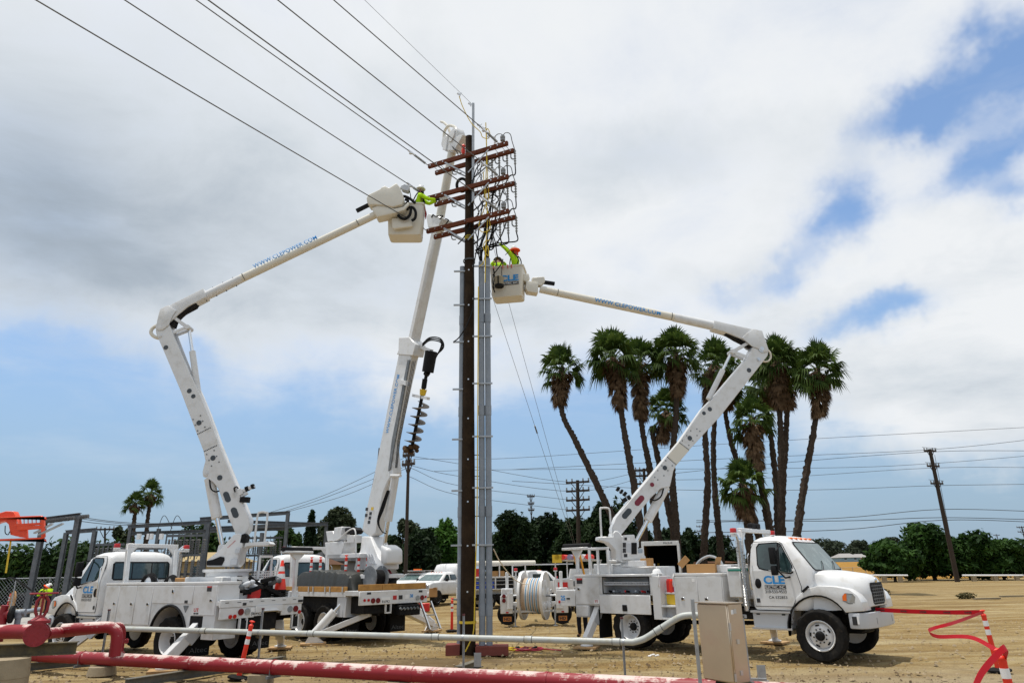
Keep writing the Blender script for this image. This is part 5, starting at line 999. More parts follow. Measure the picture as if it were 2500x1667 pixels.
# ================================================================== foreground pipe rack
P1, P2 = G(79, 1599, .31), G(901, 1639.6, .31); dP = (P2-P1).normalized()
A0 = P1 - dP*3.2; A1 = P2 + dP*9
RP = thing('red_pipeline', 'long chalky red painted steel pipeline crossing the foreground', 'pipe', (0, 0, 0))
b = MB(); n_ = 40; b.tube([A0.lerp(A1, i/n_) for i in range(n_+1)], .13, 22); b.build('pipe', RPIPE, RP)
def along(px, z=.31):      # point on the pipeline above pixel column px
    best = min(range(400), key=lambda i: abs(_px(A0.lerp(A1, i/399)) - px)); return A0.lerp(A1, best/399)
def _px(p):
    v = p - O3; return CX + F*v.dot(RT)/v.dot(FW)
for px in (203, 672, 1340):
    c = along(px); b = MB(); b.cyl(c - dP*.022, c + dP*.022, .140, n=22); b.build('pipe_clamp', RVALVE, RP)
    b = MB(); sd = dP.cross(V((0,0,1))); b.bar(c - sd*.16 - V((0,0,.16)), c + sd*.2 - V((0,0,.16)), .05, .05); b.tube([c + sd*.13 - V((0,0,.19)), c + sd*.13 + V((0,0,0))], .008, 5); b.build('clamp_bracket', DSTEEL, RP)
for px in (100, 470, 1010): c = along(px); b = MB(); b.cyl(c - dP*.006, c + dP*.006, .1345, n=22); b.build('weld_seam', RVALVE, RP)
for i, px in enumerate((252, 640, 975)):
    c = along(px); b = MB(); b.lathe([(.30, -.02), (.26, .17)], (c.x, c.y, 0), (0,0,1), 16) if i == 0 else b.bx(c.x-.2, c.x+.2, c.y-.16, c.y+.2, -.02, .185)
    tag(b.build('pipe_sleeper', CONC, None, bev=.012), ['round concrete footing under the red pipeline below the riser', 'square concrete block under the red pipeline beside a delineator post', 'low dark concrete block under the middle of the red pipeline'][i], 'footing', 'footings under the red pipeline')
# branch: riser, flange, elbow, horizontal run
c = along(285); E0 = V((c.x, c.y, .98)); L0 = W(112, 1543.5, 12.9); L0.z = 1.09
BR = thing('red_branch_pipe', 'red branch pipe rising with an elbow from the long pipeline towards the gate valve', 'pipe', (c.x, c.y, .31))
b = MB(); hd = (L0-E0).normalized(); rr_ = .22; pts = [V((c.x, c.y, .31)), V((c.x, c.y, .55)), E0 - V((0,0,rr_))] + [E0 - V((0,0,rr_)) + V((0,0,rr_))*math.sin(R(a)) + hd*rr_*(1-math.cos(R(a))) for a in (15, 30, 45, 60, 75, 90)] + [E0.lerp(L0, k) for k in (.4, .6, .8, 1)]
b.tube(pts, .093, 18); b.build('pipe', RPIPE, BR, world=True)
b = MB(); b.lathe([(.16, .40), (.105, .47)], (c.x, c.y, 0), (0,0,1), 18); b.build('tee_collar', RPIPE, BR, world=True)
for z in (.655, .695):
    b = MB(); b.cyl((c.x, c.y, z-.017), (c.x, c.y, z+.017), .165, n=22); fl = b.build('flange', RVALVE, BR, world=True)
    for k in range(8): b = MB(); a = k*math.pi/4; b.cyl((c.x+.135*math.cos(a), c.y+.135*math.sin(a), z-.035), (c.x+.135*math.cos(a), c.y+.135*math.sin(a), z+.035), .014, n=6); b.build('bolt', RVALVE, fl, world=True)
# gate valve with hand wheel
vc = W(88, 1556, 12.45); vc.z = 1.12; va = V((.50, -.86, 0)).normalized()
GV = thing('gate_valve', 'dark red gate valve with hand wheel and round bolted flanges on a steel beam', 'valve', (vc.x, vc.y, .9))
for k, nm in ((.17, 'flange'), (-.17, 'flange')):
    p = vc + va*k; b = MB(); b.cyl(p - va*.02, p + va*.02, .185, n=26); fl = b.build(nm, RVALVE, GV, world=True); sd = va.cross(V((0,0,1)))
    for j in range(10): a = j*math.pi/5; q = p + (sd*math.cos(a) + V((0,0,1))*math.sin(a))*.15; b = MB(); b.cyl(q - va*.03, q + va*.035, .015, n=6); b.build('bolt', RVALVE, fl, world=True)
b = MB(); b.cyl(vc - va*.17, vc + va*.17, .115, n=18); b.lathe([(.10, 0), (.12, .12), (.10, .16), (.165, .17), (.165, .215), (.12, .235), (.07, .27), (.06, .30)], vc, (0,0,1), 18); b.build('valve_body', RVALVE, GV, world=True)
b = MB(); sd = va.cross(V((0,0,1)))
for s in (-1, 1): b.tube([vc + sd*s*.05 + V((0,0,.28)), vc + sd*s*.085 + V((0,0,.38)), vc + sd*s*.085 + V((0,0,.52)), vc + sd*s*.03 + V((0,0,.60))], .024, 8)
b.cyl(vc + V((0,0,.25)), vc + V((0,0,.66)), .018, n=8); b.build('yoke', RVALVE, GV, world=True)
b = MB(); hz = vc + V((0,0,.645)); b.tube([hz + V((math.cos(a*math.pi/12)*.20, math.sin(a*math.pi/12)*.20, 0)) for a in range(25)], .016, 6, False)
for k in range(3): b.bar(hz - V((math.cos(k*2.094)*.2, math.sin(k*2.094)*.2, 0))*0, hz + V((math.cos(k*2.094)*.2, math.sin(k*2.094)*.2, 0)), .03, .014)
b.build('hand_wheel', RVALVE, GV, world=True)
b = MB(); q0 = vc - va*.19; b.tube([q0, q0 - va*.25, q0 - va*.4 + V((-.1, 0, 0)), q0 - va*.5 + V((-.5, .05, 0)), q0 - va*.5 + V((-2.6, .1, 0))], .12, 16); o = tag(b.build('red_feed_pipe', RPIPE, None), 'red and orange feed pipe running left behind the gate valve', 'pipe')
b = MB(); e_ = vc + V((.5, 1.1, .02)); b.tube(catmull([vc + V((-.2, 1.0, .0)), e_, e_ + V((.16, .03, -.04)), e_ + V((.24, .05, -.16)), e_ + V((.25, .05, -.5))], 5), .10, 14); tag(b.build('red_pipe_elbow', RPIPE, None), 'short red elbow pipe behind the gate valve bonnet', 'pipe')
# I-beam and pier at the left edge
def ibeam(b, p, q, w_, h_, t_=.014):
    up_ = V((0,0,1)); b.bar(V(p)+up_*(h_/2-t_/2), V(q)+up_*(h_/2-t_/2), w_, t_); b.bar(V(p)-up_*(h_/2-t_/2), V(q)-up_*(h_/2-t_/2), w_, t_); b.bar(p, q, t_*.9, h_-2*t_)
RUST = mat('weathered_beam', (.115, .100, .070), .75, .2, .4, 3, bump=.3, col2=(.19, .15, .075))
bl, br_ = W(-70, 1571, 12.2), W(188, 1573, 12.6); bl.z = br_.z = .885
b = MB(); ibeam(b, bl, br_, .20, .19); tag(b.build('steel_beam', RUST, None), 'weathered steel beam resting on the concrete pier under the gate valve', 'beam')
b = MB(); pc = W(14, 1600, 12.1); b.lathe([(.40, -.05), (.385, .2), (.392, .205), (.375, .5), (.382, .505), (.355, .785)], (pc.x, pc.y, 0), (0,0,1), 28); tag(b.build('concrete_pier', CONC, None, ang=20), 'tapered round concrete pier at the left edge under the steel beam', 'pier')
# small grey plastic pipe by the valve and dark flange at the frame edge
g0, g1, g2 = W(36, 1552, 13.4), W(46, 1496, 13.4), W(96, 1487, 14.5)
PV = thing('grey_plastic_pipe', 'grey plastic pipe with an elbow beside the red gate valve', 'pipe', (g0.x, g0.y, g0.z))
b = MB(); b.tube([g0, g0.lerp(g1, .5), g1], .05, 14); b.cyl(g1 - V((0,0,.09)), g1 - V((0,0,.02)), .065, n=14); b.ball(g1, .065, n=12); b.cyl(g1, g2, .045, n=12); b.cyl(g1 + V((-.10,.0,0)), g1 + V((.09, .04, .01)), .062, n=12); b.build('pipe', PVC, PV, world=True)
b = MB(); b.bx(g0.x-.15, g0.x+.17, g0.y-.1, g0.y+.1, g0.z-.03, g0.z+.03); b.build('foot_plate', UNDER, PV, world=True)
f0 = W(8, 1500, 13.2); RF = thing('red_pipe_fitting', 'red flanged pipe fitting with a dark end ring at the left frame edge', 'pipe fitting', tuple(f0))
b = MB(); b.cyl(f0 + V((-.4, 0, 0)), f0 + V((.09, .04, 0)), .085, n=16); b.cyl(f0 + V((0, 0, -.45)), f0, .075, n=14); b.cyl(f0 + V((-.02, 0, -.02)), f0 + V((.0, .0, .16)), .06, n=12); b.build('body', RVALVE, RF, world=True)
b = MB(); b.cyl(f0 + V((.09, .04, 0)), f0 + V((.13, .055, 0)), .15, n=20); b.build('end_ring', UNDER, RF, world=True)

# ---- grey conduit on strut posts
GA, GB = G(300, 1534, .86), G(1506, 1566, .70); bpg = BP(GA, GB)
GC = thing('grey_conduit', 'long grey conduit pipe with couplings carried on strut posts and bending up to the enclosure', 'pipe', (0, 0, 0))
gd = (GB-GA); st_ = GA - gd*.135
pth = [st_.lerp(GB, i/12) for i in range(13)] + catmull([bpg.pt(1545, 1567), bpg.pt(1572, 1559), bpg.pt(1600, 1542), bpg.pt(1640, 1516), bpg.pt(1664, 1504), bpg.pt(1686, 1501), bpg.pt(1716, 1502)], 4)
b = MB(); b.tube(pth, .058, 18); b.build('pipe', PIPEG, GC)
def onpipe(px): return bpg.pt(px, 1534 + (px-300)*(32/1206))
for px in (497, 760, 1064, 1290, 1505):
    c = onpipe(px); d_ = gd.normalized(); b = MB(); b.cyl(c - d_*.07, c + d_*.07, .066, n=18); cp = b.build('coupling', PIPEG, GC)
    b = MB(); b.cyl(c + d_*.07, c + d_*.078, .0665, n=18); b.cyl(c - d_*.078, c - d_*.07, .0665, n=18); b.build('seal_ring', UNDER, cp)
c = bpg.pt(1608, 1537); d_ = (bpg.pt(1640, 1516)-bpg.pt(1600, 1542)).normalized(); b = MB(); b.cyl(c - d_*.07, c + d_*.07, .066, n=18); cp = b.build('coupling', PIPEG, GC); b = MB(); b.cyl(c + d_*.07, c + d_*.078, .0665, n=18); b.cyl(c - d_*.078, c - d_*.07, .0665, n=18); b.build('seal_ring', UNDER, cp)
def strut(b, p, q, s=.045): b.bar(p, q, s, s, (0,1,0))
lbs = ['strut post with a dark cap under the grey conduit near the red riser', 'strut post beside the leaning delineator left of the digger outrigger', 'strut post with a maroon cap standing in front of the big timber pole', 'strut post in front of the rear wheel of the right truck']
for i, (px, ptop) in enumerate(((254, 1490), (633, 1487), (1131, 1502), (1523, 1510))):
    c = onpipe(px) + V((0, .10, 0)); top = c.copy(); top.z = W(px, ptop, c.y).z
    t = thing('strut_post', lbs[i], 'post', (c.x, c.y, 0), 0, 'posts carrying the grey conduit')
    b = MB(); b.bx(-.021, -.015, -.02, .02, .02, top.z); b.bx(.015, .021, -.02, .02, .02, top.z); b.bx(-.021, .021, .012, .02, .02, top.z); b.build('channel', STEEL, t)
    b = MB(); b.bx(-.06, .06, -.05, .05, .0, .022); b.build('base_plate', STEEL, t)
    b = MB(); b.bx(-.026, .026, -.026, .026, top.z, top.z+.03); b.build('end_cap', mat('maroon_cap', (.10, .015, .018), .5), t)
    for k in range(5): b = MB(); z = .1 + k*(top.z-.25)/5; b.bx(-.006, .006, .0195, .0215, z, z+.06); b.build('slot', UNDER, t)
    cl = onpipe(px); b = MB(); d_ = gd.normalized(); b.cyl(cl - d_*.018, cl + d_*.018, .063, n=18); b.build('pipe_strap', STEEL, t, world=True)
def chan(px0, py0, px1, py1, z, label, h_=.16):
    p, q = G(px0, py0, z), G(px1, py1, z); b = MB(); ibeam(b, p, q, .16, h_); return tag(b.build('ground_beam', mat('dark_galvanised_beam', (.15, .148, .13), .6, .3, .35, 4, col2=(.22, .19, .13)), None), label, 'beam', 'steel beams lying across the pipe rack')
chan(305, 1668, 560, 1629, .10, 'dark steel beam lying under the red pipeline left of the delineator post')
chan(60, 1628, 300, 1606, .08, 'dark steel beam lying on the ground behind the red pipeline near the pier')
chan(1118, 1636, 1172, 1617, .10, 'short dark steel beam at the foot of the strut post by the timber pole')
chan(560, 1632, 690, 1610, .10, 'dark steel beam behind the red pipeline by the far strut post')
for px, py, lab in ((1166, 1606, 'upright grey steel plate on the beam in front of the timber pole'), (1862, 1643, 'upright grey steel plate on the strut rail right of the stainless enclosure')):
    c = G(px, py+20, .12); b = MB(); b.bx(c.x-.075, c.x+.075, c.y-.006, c.y+.006, .10, .38); b.bx(c.x-.075, c.x+.075, c.y-.006, c.y+.1, .10, .112); tag(b.build('angle_plate', STEEL, None), lab, 'plate')

# ---- stainless enclosure on its strut frame
ec = W(1765, 1562, 10.75); SE = thing('steel_enclosure', 'tall brushed stainless steel enclosure on a strut frame', 'enclosure', (ec.x, ec.y, 0), R(-58))
b = MB(); b.bx(-.29, .29, -.15, .15, .47, 1.50); b.build('housing', STAIN, SE, bev=.012)
b = MB(); b.bx(.291, .296, -.14, .10, .48, 1.49); b.build('side_panel', STAIN, SE)
b = MB(); b.bx(-.28, .28, -.172, -.152, .485, 1.485); d = b.build('door', STAIN, SE, bev=.008)
b = MB(); b.bx(-.305, .305, -.185, .16, 1.50, 1.515); b.build('rain_lip', STAIN, SE)
for z in (.55, 1.2): b = MB(); b.bx(.29, .305, -.165, -.135, z-.05, z+.05); b.build('hinge', ALU, SE)
for z in (.6, 1.0, 1.4): b = MB(); b.bx(.292, .308, -.05, .0, z-.03, z+.03); b.build('clamp', ALU, SE)
b = MB(); b.bx(.292, .2965, -.10, -.05, 1.36, 1.42); b.build('maker_label', INKW, SE)
pl_ = W(1693, 1480, 11.2); b = MB()
for p in ((W(1692, 1480, 10.95)),): strut(b, (p.x, p.y, 0), (p.x+.0, p.y, 1.55))
b.build('frame_post', STEEL, SE, world=True)
b = MB(); strut(b, (-.2, .22, 0), (-.2, .22, 1.3)); strut(b, (.2, .22, 0), (.2, .22, 1.3)); b.build('frame_post', STEEL, SE)
b = MB(); strut(b, (-.45, .19, .45), (.3, .19, .45)); strut(b, (-.45, .19, 1.32), (.3, .19, 1.32)); b.build('frame_rail', STEEL, SE)
b = MB(); b.bx(-.12, .1, -.1, .1, 0, .47); b.build('pedestal', UNDER, SE)
q0, q1 = G(1752, 1657, .25), G(1872, 1660, .25); b = MB(); strut(b, q0, q1, .06); strut(b, q1, V((q1.x, q1.y, 0)), .06); tag(b.build('strut_rail', STEEL, None), 'low galvanised strut rail beside the stainless enclosure', 'rail')

# ---- delineator posts and warning tape
def delineator(p, label, lean=(0, 0), h=1.09, base=True, rz=0.0, grp='orange delineator posts', proto=[]):
    t = thing('delineator_post', label, 'delineator', (p[0], p[1], p[2]), rz, grp)
    if not proto:
        b = MB(); b.lathe([(.052, .04), (.05, .1), (.043, h-.14), (.046, h-.12), (.046, h-.10), (.03, h-.09)], (0,0,0), (0,0,1), 16); tb = b.build('tube', ORANGE, t)
        for z in (h-.28, h-.44): b = MB(); b.lathe([(.0475, z), (.0465, z+.10)], (0,0,0), (0,0,1), 16); b.build('reflective_band', REFL, t)
        b = MB(); b.ball((0,0,h-.085), .05, (1, 1, .8), 12); b.cyl((0,0,h-.08), (0,0,h-.01), .016, n=8); b.ball((0,0,h), .05, (1.2, .5, .45), 10); b.build('grip', ORANGE, t)
        b = MB(); b.lathe([(.22, .0), (.22, .03), (.12, .055), (.06, .06)], (0,0,0), (0,0,1), 20); b.build('rubber_base', RUBBER, t); proto.append(t)
    else:
        for ch in proto[0].children:
            if ch.name.startswith('rubber') and not base: continue
            c_ = ch.copy(); C.objects.link(c_); c_.parent = t
    t.rotation_euler = (lean[0], lean[1], rz); return t
dA, dB = G(2439, 1637), W(2478, 1700, 8.2); dB.z = 0
delineator(dA, 'orange delineator post with red tape, the farther one at the right edge', (0, R(-3.5)))
delineator(dB, 'orange delineator post with red tape nearest the camera in the bottom right corner', (0, R(-3)))
delineator(G(582, 1655), 'orange delineator post leaning behind the red pipeline', (0, R(9)))
delineator(G(1103, 1540), 'orange delineator post standing just left of the timber pole', (0, 0))
def ribbon(name, pts, w_, m_, label, twist=None):
    pts = catmull(pts, 8); b = MB(); vs_ = []; fs_ = []
    for i, p in enumerate(pts):
        tw = 0 if twist is None else twist(i/(len(pts)-1)); d_ = (pts[min(i+1, len(pts)-1)] - pts[max(i-1, 0)]).normalized(); u_ = V((0,0,1)); sd = d_.cross(u_).normalized(); e_ = u_*math.cos(tw) + sd*math.sin(tw)
        n_ = d_.cross(e_).normalized()*.0015; vs_ += [p + e_*w_/2 + n_, p - e_*w_/2 + n_, p - e_*w_/2 - n_, p + e_*w_/2 - n_]
        if i: o = 4*i; fs_ += [(o-4+k, o-4+(k+1) % 4, o+(k+1) % 4, o+k) for k in range(4)]
    b.add(vs_, fs_); o = tag(b.build(name, m_, None, fix=False), label, 'tape'); return o, pts
TAPE = mat('red_plastic_tape', (.46, .006, .014), .6, 0, .1, spec=.2)
bt = lw(TR1, (5.85, -.2, 1.05)); topA = dA + V((-.065, 0, 1.06)); topB = dB + V((-.055, 0, 1.07))
def mids(a, b_, sag, n=3): return [a.lerp(b_, i/(n+1)) - V((0,0,sag*4*(i/(n+1))*(1-i/(n+1)))) for i in range(n+2)]
def dangers(o, pts, k, w_):
    n_ = len(pts)
    for j in range(k):
        i0 = int((j+.3)/k*(n_-1)); i1 = min(n_-1, i0 + max(2, int(.38*n_/k))); p, q = pts[i0], pts[i1]; d_ = (q-p); nn = V((0, -1, 0)) if True else None
        off = (O3 - p).normalized()*.006; text('lettering', 'DANGER', lambda u, v: p + d_*u + V((0,0,(v-.5)*w_*.6)) + off, INK, o, bold=.03)
o, p = ribbon('warning_tape', mids(bt, topA, .02), .085, TAPE, 'red danger tape stretched from the truck bumper to the far delineator'); dangers(o, p, 5, .065)
lo_ = W(2268, 1541, 11.2); o, p = ribbon('warning_tape', [topA, W(2330, 1519, 12.0), W(2282, 1532, 11.6), lo_, W(2290, 1553, 10.6), W(2370, 1555, 9.4), topB], .05, TAPE, 'slack red danger tape looping between the two right delineators', lambda t: .5*math.sin(t*5))
o, p = ribbon('warning_tape', [topB + V((.04, 0, -.05)), W(2456, 1580, 7.7), W(2430, 1602, 7.6), W(2395, 1645, 7.4), W(2372, 1700, 7.2)], .065, TAPE, 'red danger tape hanging from the nearest delineator to the bottom edge', lambda t: .35)

# ---- small things on the ground by the pole
cc = G(1281, 1588)
for nm, m_, lab, off, r0, n_ in (('yellow_hose_coil', ROPEY, 'loose yellow cable coil lying right of the timber pole', (-.18, .06), .30, 3), ('red_hose_coil', mat('red_cable', (.33, .012, .03), .5), 'loose red cable coil lying on top of the yellow one', (.10, -.08), .27, 4)):
    b = MB(); r_ = random.Random(n_); pts = []
    for i in range(n_*14): a = i*2*math.pi/14; k = r0*(1+.12*r_.uniform(-1, 1)); pts.append((cc.x+off[0]+math.cos(a)*k*1.35, cc.y+off[1]+math.sin(a)*k*.8, .03 + .012*(i//14) + .01*r_.random()))
    pts += [(cc.x+off[0]+.6, cc.y+off[1]-.05, .03), (cc.x+off[0]+.85, cc.y+off[1]-.1, .02)]
    b.tube(catmull(pts, 2), .016, 6); tag(b.build(nm, m_, None), lab, 'cable')
b = MB(); r_ = random.Random(5)
for i in range(9): a = r_.random()*6; b.bar((cc.x+math.cos(a)*.25, cc.y+math.sin(a)*.2, .06), (cc.x+math.cos(a)*.25+.08, cc.y+math.sin(a)*.2+.05, .08), .05, .05)
tag(b.build('cable_plugs', UNDER, None), 'dark cable plugs lying in the coil', 'plug', kind='stuff')
w_ = G(1180, 1584); b = MB(); b.lathe([(.12, 0), (.13, .02), (.135, .13), (.125, .135)], (w_.x, w_.y, .01), (.3, -.1, 1), 16); tag(b.build('white_bucket', HATW, None), 'small white bucket tipped beside the pole footing', 'bucket')
p_ = G(1596, 1604); b = MB()
for i in range(5): b.ball((p_.x-.1+i*.05, p_.y+.02*(i % 2), .03+.015*(i % 3)), .035, (1.2, .8, .6), 7)
tag(b.build('paper_scrap', INKW, None, smooth=False), 'crumpled white paper scrap on the dirt in front of the right truck', 'litter')
# ================================================================== main timber pole
PX, PY, PHI, ARM, OFF, ZS, SH = -1.278, 19.17, R(-25.06), 1.457, .221, (14.709, 13.512, 12.317), .033
pu = V((math.cos(PHI), math.sin(PHI), 0)); pn = V((math.sin(PHI), -math.cos(PHI), 0)); P0 = V((PX, PY, 0))
ZT = W(1147, 335, PY).z
UPL = thing('utility_pole', 'tall dark timber power pole with three pairs of red-brown crossarms', 'pole', (PX, PY, 0))
def rad(z): return .205 - .075*z/15
b = MB(); b.tube([(PX + .006*math.sin(z*.7), PY, z) for z in np.linspace(-.3, ZT, 24)], [rad(max(0, z)) for z in np.linspace(-.3, ZT, 24)], 22); b.build('shaft', WOODP, UPL, world=True)
def ap(lv, fr, u_, dz=0.0, dn=0.0): return P0 + pn*((OFF if fr else -OFF) + dn) + pu*(SH + u_) + V((0,0,ZS[lv]+dz))
for lv in range(3):
    for fr in (True, False):
        b = MB(); b.bar(ap(lv, fr, -ARM), ap(lv, fr, ARM), .095, .14); arm = b.build('crossarm', WOODA, UPL, world=True, bev=.006)
        for u_ in (-1.36, -1.12, -.88, .88, 1.12, 1.36):
            b = MB(); b.cyl(ap(lv, fr, u_, 0, .047), ap(lv, fr, u_, 0, .062), .022, n=8); b.build('bolt', ALU, arm, world=True)
    for u_ in (-1.30, -1.05, .95, 1.2, 1.34): b = MB(); b.cyl(ap(lv, True, u_), ap(lv, False, u_), .009, n=6); b.build('spacer_bolt', STEEL, UPL, world=True)
    for fr in (True, False):
        for s in (-1, 1):
            b = MB(); e_ = P0 + pn*((.18 if fr else -.18)) + pu*(s*.05) + V((0,0,ZS[lv]-.62)); b.bar(ap(lv, fr, s*.80, -.06, .05 if fr else -.05), e_, .012, .05); b.build('brace', STEEL, UPL, world=True)
    b = MB(); b.cyl(P0 + pn*-.3 + V((0,0,ZS[lv])), P0 + pn*.3 + V((0,0,ZS[lv])), .014, n=8); b.build('through_bolt', STEEL, UPL, world=True)
    for u_ in (-.80, -.62): b = MB(); b.tube(catmull([ap(lv, False, u_, -.07), ap(lv, False, u_, -.16), ap(lv, False, u_+.04, -.24), ap(lv, False, u_+.16, -.27)], 4), .02, 6); b.build('terminal_bracket', PORC, UPL, world=True)
# steel ridge extension and number band
b = MB(); et = W(1152, 258, PY-.1).z; b.bx(PX+.09, PX+.17, PY-.24, PY-.16, 13.0, et); b.build('top_extension', STEEL, UPL, world=True)
zb = W(1147, 582, PY).z
b = MB(); b.lathe([(rad(zb)+.004, zb-.06), (rad(zb)+.004, zb+.06)], (PX, PY, 0), (0,0,1), 22); nb = b.build('number_band', mat('faded_yellow_band', (.42, .32, .04), .6), UPL, world=True)
text('lettering', '16J', lambda u, v: (PX + math.sin(-.45+.7*u)*(rad(zb)+.008), PY - math.cos(-.45+.7*u)*(rad(zb)+.008), zb-.04+.08*v), INK, nb, bold=.02, world=True)
zl = W(1140, 1518, PY).z; b = MB(); b.lathe([(rad(0)+.02, zl-.03), (rad(0)+.02, zl+.03)], (PX, PY, 0), (0,0,1), 20); b.build('yellow_sling', ROPEY, UPL, world=True)
zc = W(1147, 640, PY).z
for dz in (0, -.03): b = MB(); b.tube([(PX + math.cos(a*.3)*(rad(10)+.02), PY + math.sin(a*.3)*(rad(10)+.02), zc+dz+.004*a) for a in range(22)], .014, 5); b.build('wire_wrap', GALV, UPL, world=True)
for k in range(9): b = MB(); z = 1.5+k*1.15; b.bx(PX-.02, PX+.02, PY-rad(z)-.012, PY-rad(z)+.01, z-.02, z+.02); b.build('bolt_plate', ALU, UPL, world=True)
for y_ in (1113, 1165, 1215, 1262): z = W(1165, y_-2, PY).z; b = MB(); b.cyl((PX+.15, PY-.05, z), (PX+.36, PY-.05, z), .012, n=6); b.build('pole_step', UNDER, UPL, world=True)
# ---- insulators, arresters and cable terminations
def ribbed(b, p, q, r, n_, core=.018):
    p, q = V(p), V(q); d = (q-p); L_ = d.length; d.normalize(); pr = [(core, 0)]
    for i in range(n_): h = L_*(i+.5)/n_; pr += [(core, h-L_*.2/n_), (r, h-.004), (r, h+.004), (core, h+L_*.2/n_)]
    b.lathe(pr + [(core, L_)], p, d, 12)
wdir = V((math.cos(R(238)), math.sin(R(238)), .02)).normalized()
WIRES = []
for lv in range(3):
    for s, u_ in ((-1, -ARM+.03), (1, .86*ARM-.05)):
        a = ap(lv, True, u_, .0, .05); c = a + wdir*.16; e_ = a + wdir*.72; f_ = a + wdir*1.02
        b = MB(); b.cyl(a, c, .014, n=6); ribbed(b, c, e_, .042, 9); b.build('dead_end_insulator', PORC, UPL, world=True)
        b = MB(); b.bar(e_, f_, .03, .055); b.ball(e_.lerp(f_, .6) + V((0,0,-.05)), .045, (1.3, 1, .8), 8); b.build('dead_end_clamp', ALU, UPL, world=True)
        WIRES.append((lv, s, e_.lerp(f_, .5)))
TERM = []
for lv in range(3):
    for j, u_ in enumerate((.52, .78, 1.06, 1.34)):
        a = ap(lv, False, u_, -.07, -.02)
        b = MB(); b.tube(catmull([a + V((0,0,-.02)), a + V((.0, .0, -.14)), a + V((.05, -.03, -.22)), a + V((.11, -.05, -.23))], 4), .022, 6); b.build('terminal_bracket', PORC, UPL, world=True)
        t0 = a + V((.13, -.06, .02)) + V((0,0,-.05)); t1 = t0 + V((0, 0, -.42)); b = MB(); ribbed(b, t0 + V((0,0,.12)), t1, .042, 6, .024); b.build('cable_termination', PORC, UPL, world=True); TERM.append((lv, j, t0 + V((0,0,.12)), t1))
    for fr, u_, h_ in ((True, 1.28, .30), (True, 1.0, .26)):
        a = ap(lv, fr, u_, .07); b = MB(); b.lathe([(.02, 0), (.02, .06), (.075, .07), (.08, .13), (.06, .15), (.08, .17), (.08, .23), (.03, .25), (.02, h_)], a, (0,0,1), 12) if u_ > 1.1 else ribbed(b, a, a + V((0,0,.32)), .035, 5); b.build('arrester', PORC if u_ > 1.1 else REFL, UPL, world=True)
    a = ap(lv, True, 1.28, .32); e_ = TERM[-1][2]
    for pts in ([a, a + V((.10, -.03, .10)), a + V((.24, 0, .06)), a + V((.30, .1, -.15)), e_], [ap(lv, True, 1.0, .38), ap(lv, True, 1.1, .44), a + V((-.06, 0, .08)), a], [ap(lv, True, .86*ARM-.2, .0, .5), ap(lv, True, .9, .25, .3), ap(lv, True, 1.0, .36)]):
        b = MB(); b.tube(catmull(pts, 6), .013, 6); b.build('jumper', GALV, UPL, world=True)
# ---- conduits up the pole with strut brackets
CT = []
for i, (px, ytop, ybot, r_) in enumerate(((1126, 652, 1590, .082), (1177, 640, 1592, .085), (1194, 632, 1592, .085))):
    yy = PY + (.05 if i == 0 else -.10); x0 = W(px if i else 1124, 1400, yy).x
    t = thing('riser_conduit', ['grey plastic conduit strapped to the left side of the timber pole', 'grey plastic conduit beside the timber pole, inner one of the right pair', 'grey plastic conduit beside the timber pole, outer one of the right pair'][i], 'conduit', (x0, yy, 0), 0, 'conduits running up the timber pole')
    zt = W(px, ytop, yy).z; b = MB(); b.cyl((x0, yy, .0), (x0, yy, zt), r_, n=18); b.build('pipe', PVC, t, world=True); CT.append(V((x0, yy, zt)))
    for z in (.9, 3.4, 6.2, 9.0):
        if z < zt: b = MB(); b.cyl((x0, yy, z), (x0, yy, z+.28), r_+.010, n=18); b.build('coupling', PVC, t, world=True)
for k, (yl, yr) in enumerate(((664, 656), (746, 735), (836, 826), (951, 940), (1073, 1068), (1198, 1192), (1331, 1330))):
    zl, zr = W(1120, yl, PY).z, W(1190, yr, PY).z
    b = MB(); b.bar((PX-.46, PY-.05, zl), (PX-.12, PY-.05, zl), .045, .045); b.build('strut_bracket', STEEL, UPL, world=True)
    b = MB(); b.bar((PX+.12, PY-.2, zr), (CT[2].x+.13, PY-.2, zr), .045, .045); b.build('strut_bracket', STEEL, UPL, world=True)
b = MB(); b.bx(PX-.55, PX-.19, PY-.25, PY+.25, -.02, .24); b.bx(PX+.22, PX+1.05, PY-.42, PY+.2, -.02, .20); b.bx(PX-.2, PX+.25, PY+.2, PY+.5, -.02, .2)
FT = tag(b.build('conduit_footing', BRICKC, None, bev=.01), 'red-brown concrete footing round the base of the conduits and pole', 'footing')
# ---- black cables from the terminations down into the conduits
for lv, j, t0, t1 in TERM:
    tgt = CT[1 + (j % 2)] + V((rnd.uniform(-.04, .04), rnd.uniform(-.04, .04), 0))
    if lv == 2: pts = [t1, t1 + V((rnd.uniform(-.05, .05), 0, -.28)), t1.lerp(tgt, .45) + V((.06, 0, .05)), tgt + V((.05*(j-1.5), 0, .42)), tgt - V((0,0,.2))]
    else:
        xx = tgt.x - .02 + .07*(j-1.5) + .04*lv; pts = [t1, t1 + V((-.01, 0, -.35)), V((t1.x*.75+xx*.25, t1.y+.05, ZS[min(2, lv+1)]+.25)), V((t1.x*.4+xx*.6, PY-.1, ZS[min(2, lv+1)]-.4)), V((xx, PY-.1, ZS[2]-.9)), tgt + V((0,0,.3)), tgt - V((0,0,.2))]
    b = MB(); b.tube(catmull(pts, 7), .021, 6); b.build('riser_cable', CABLE, UPL, world=True)
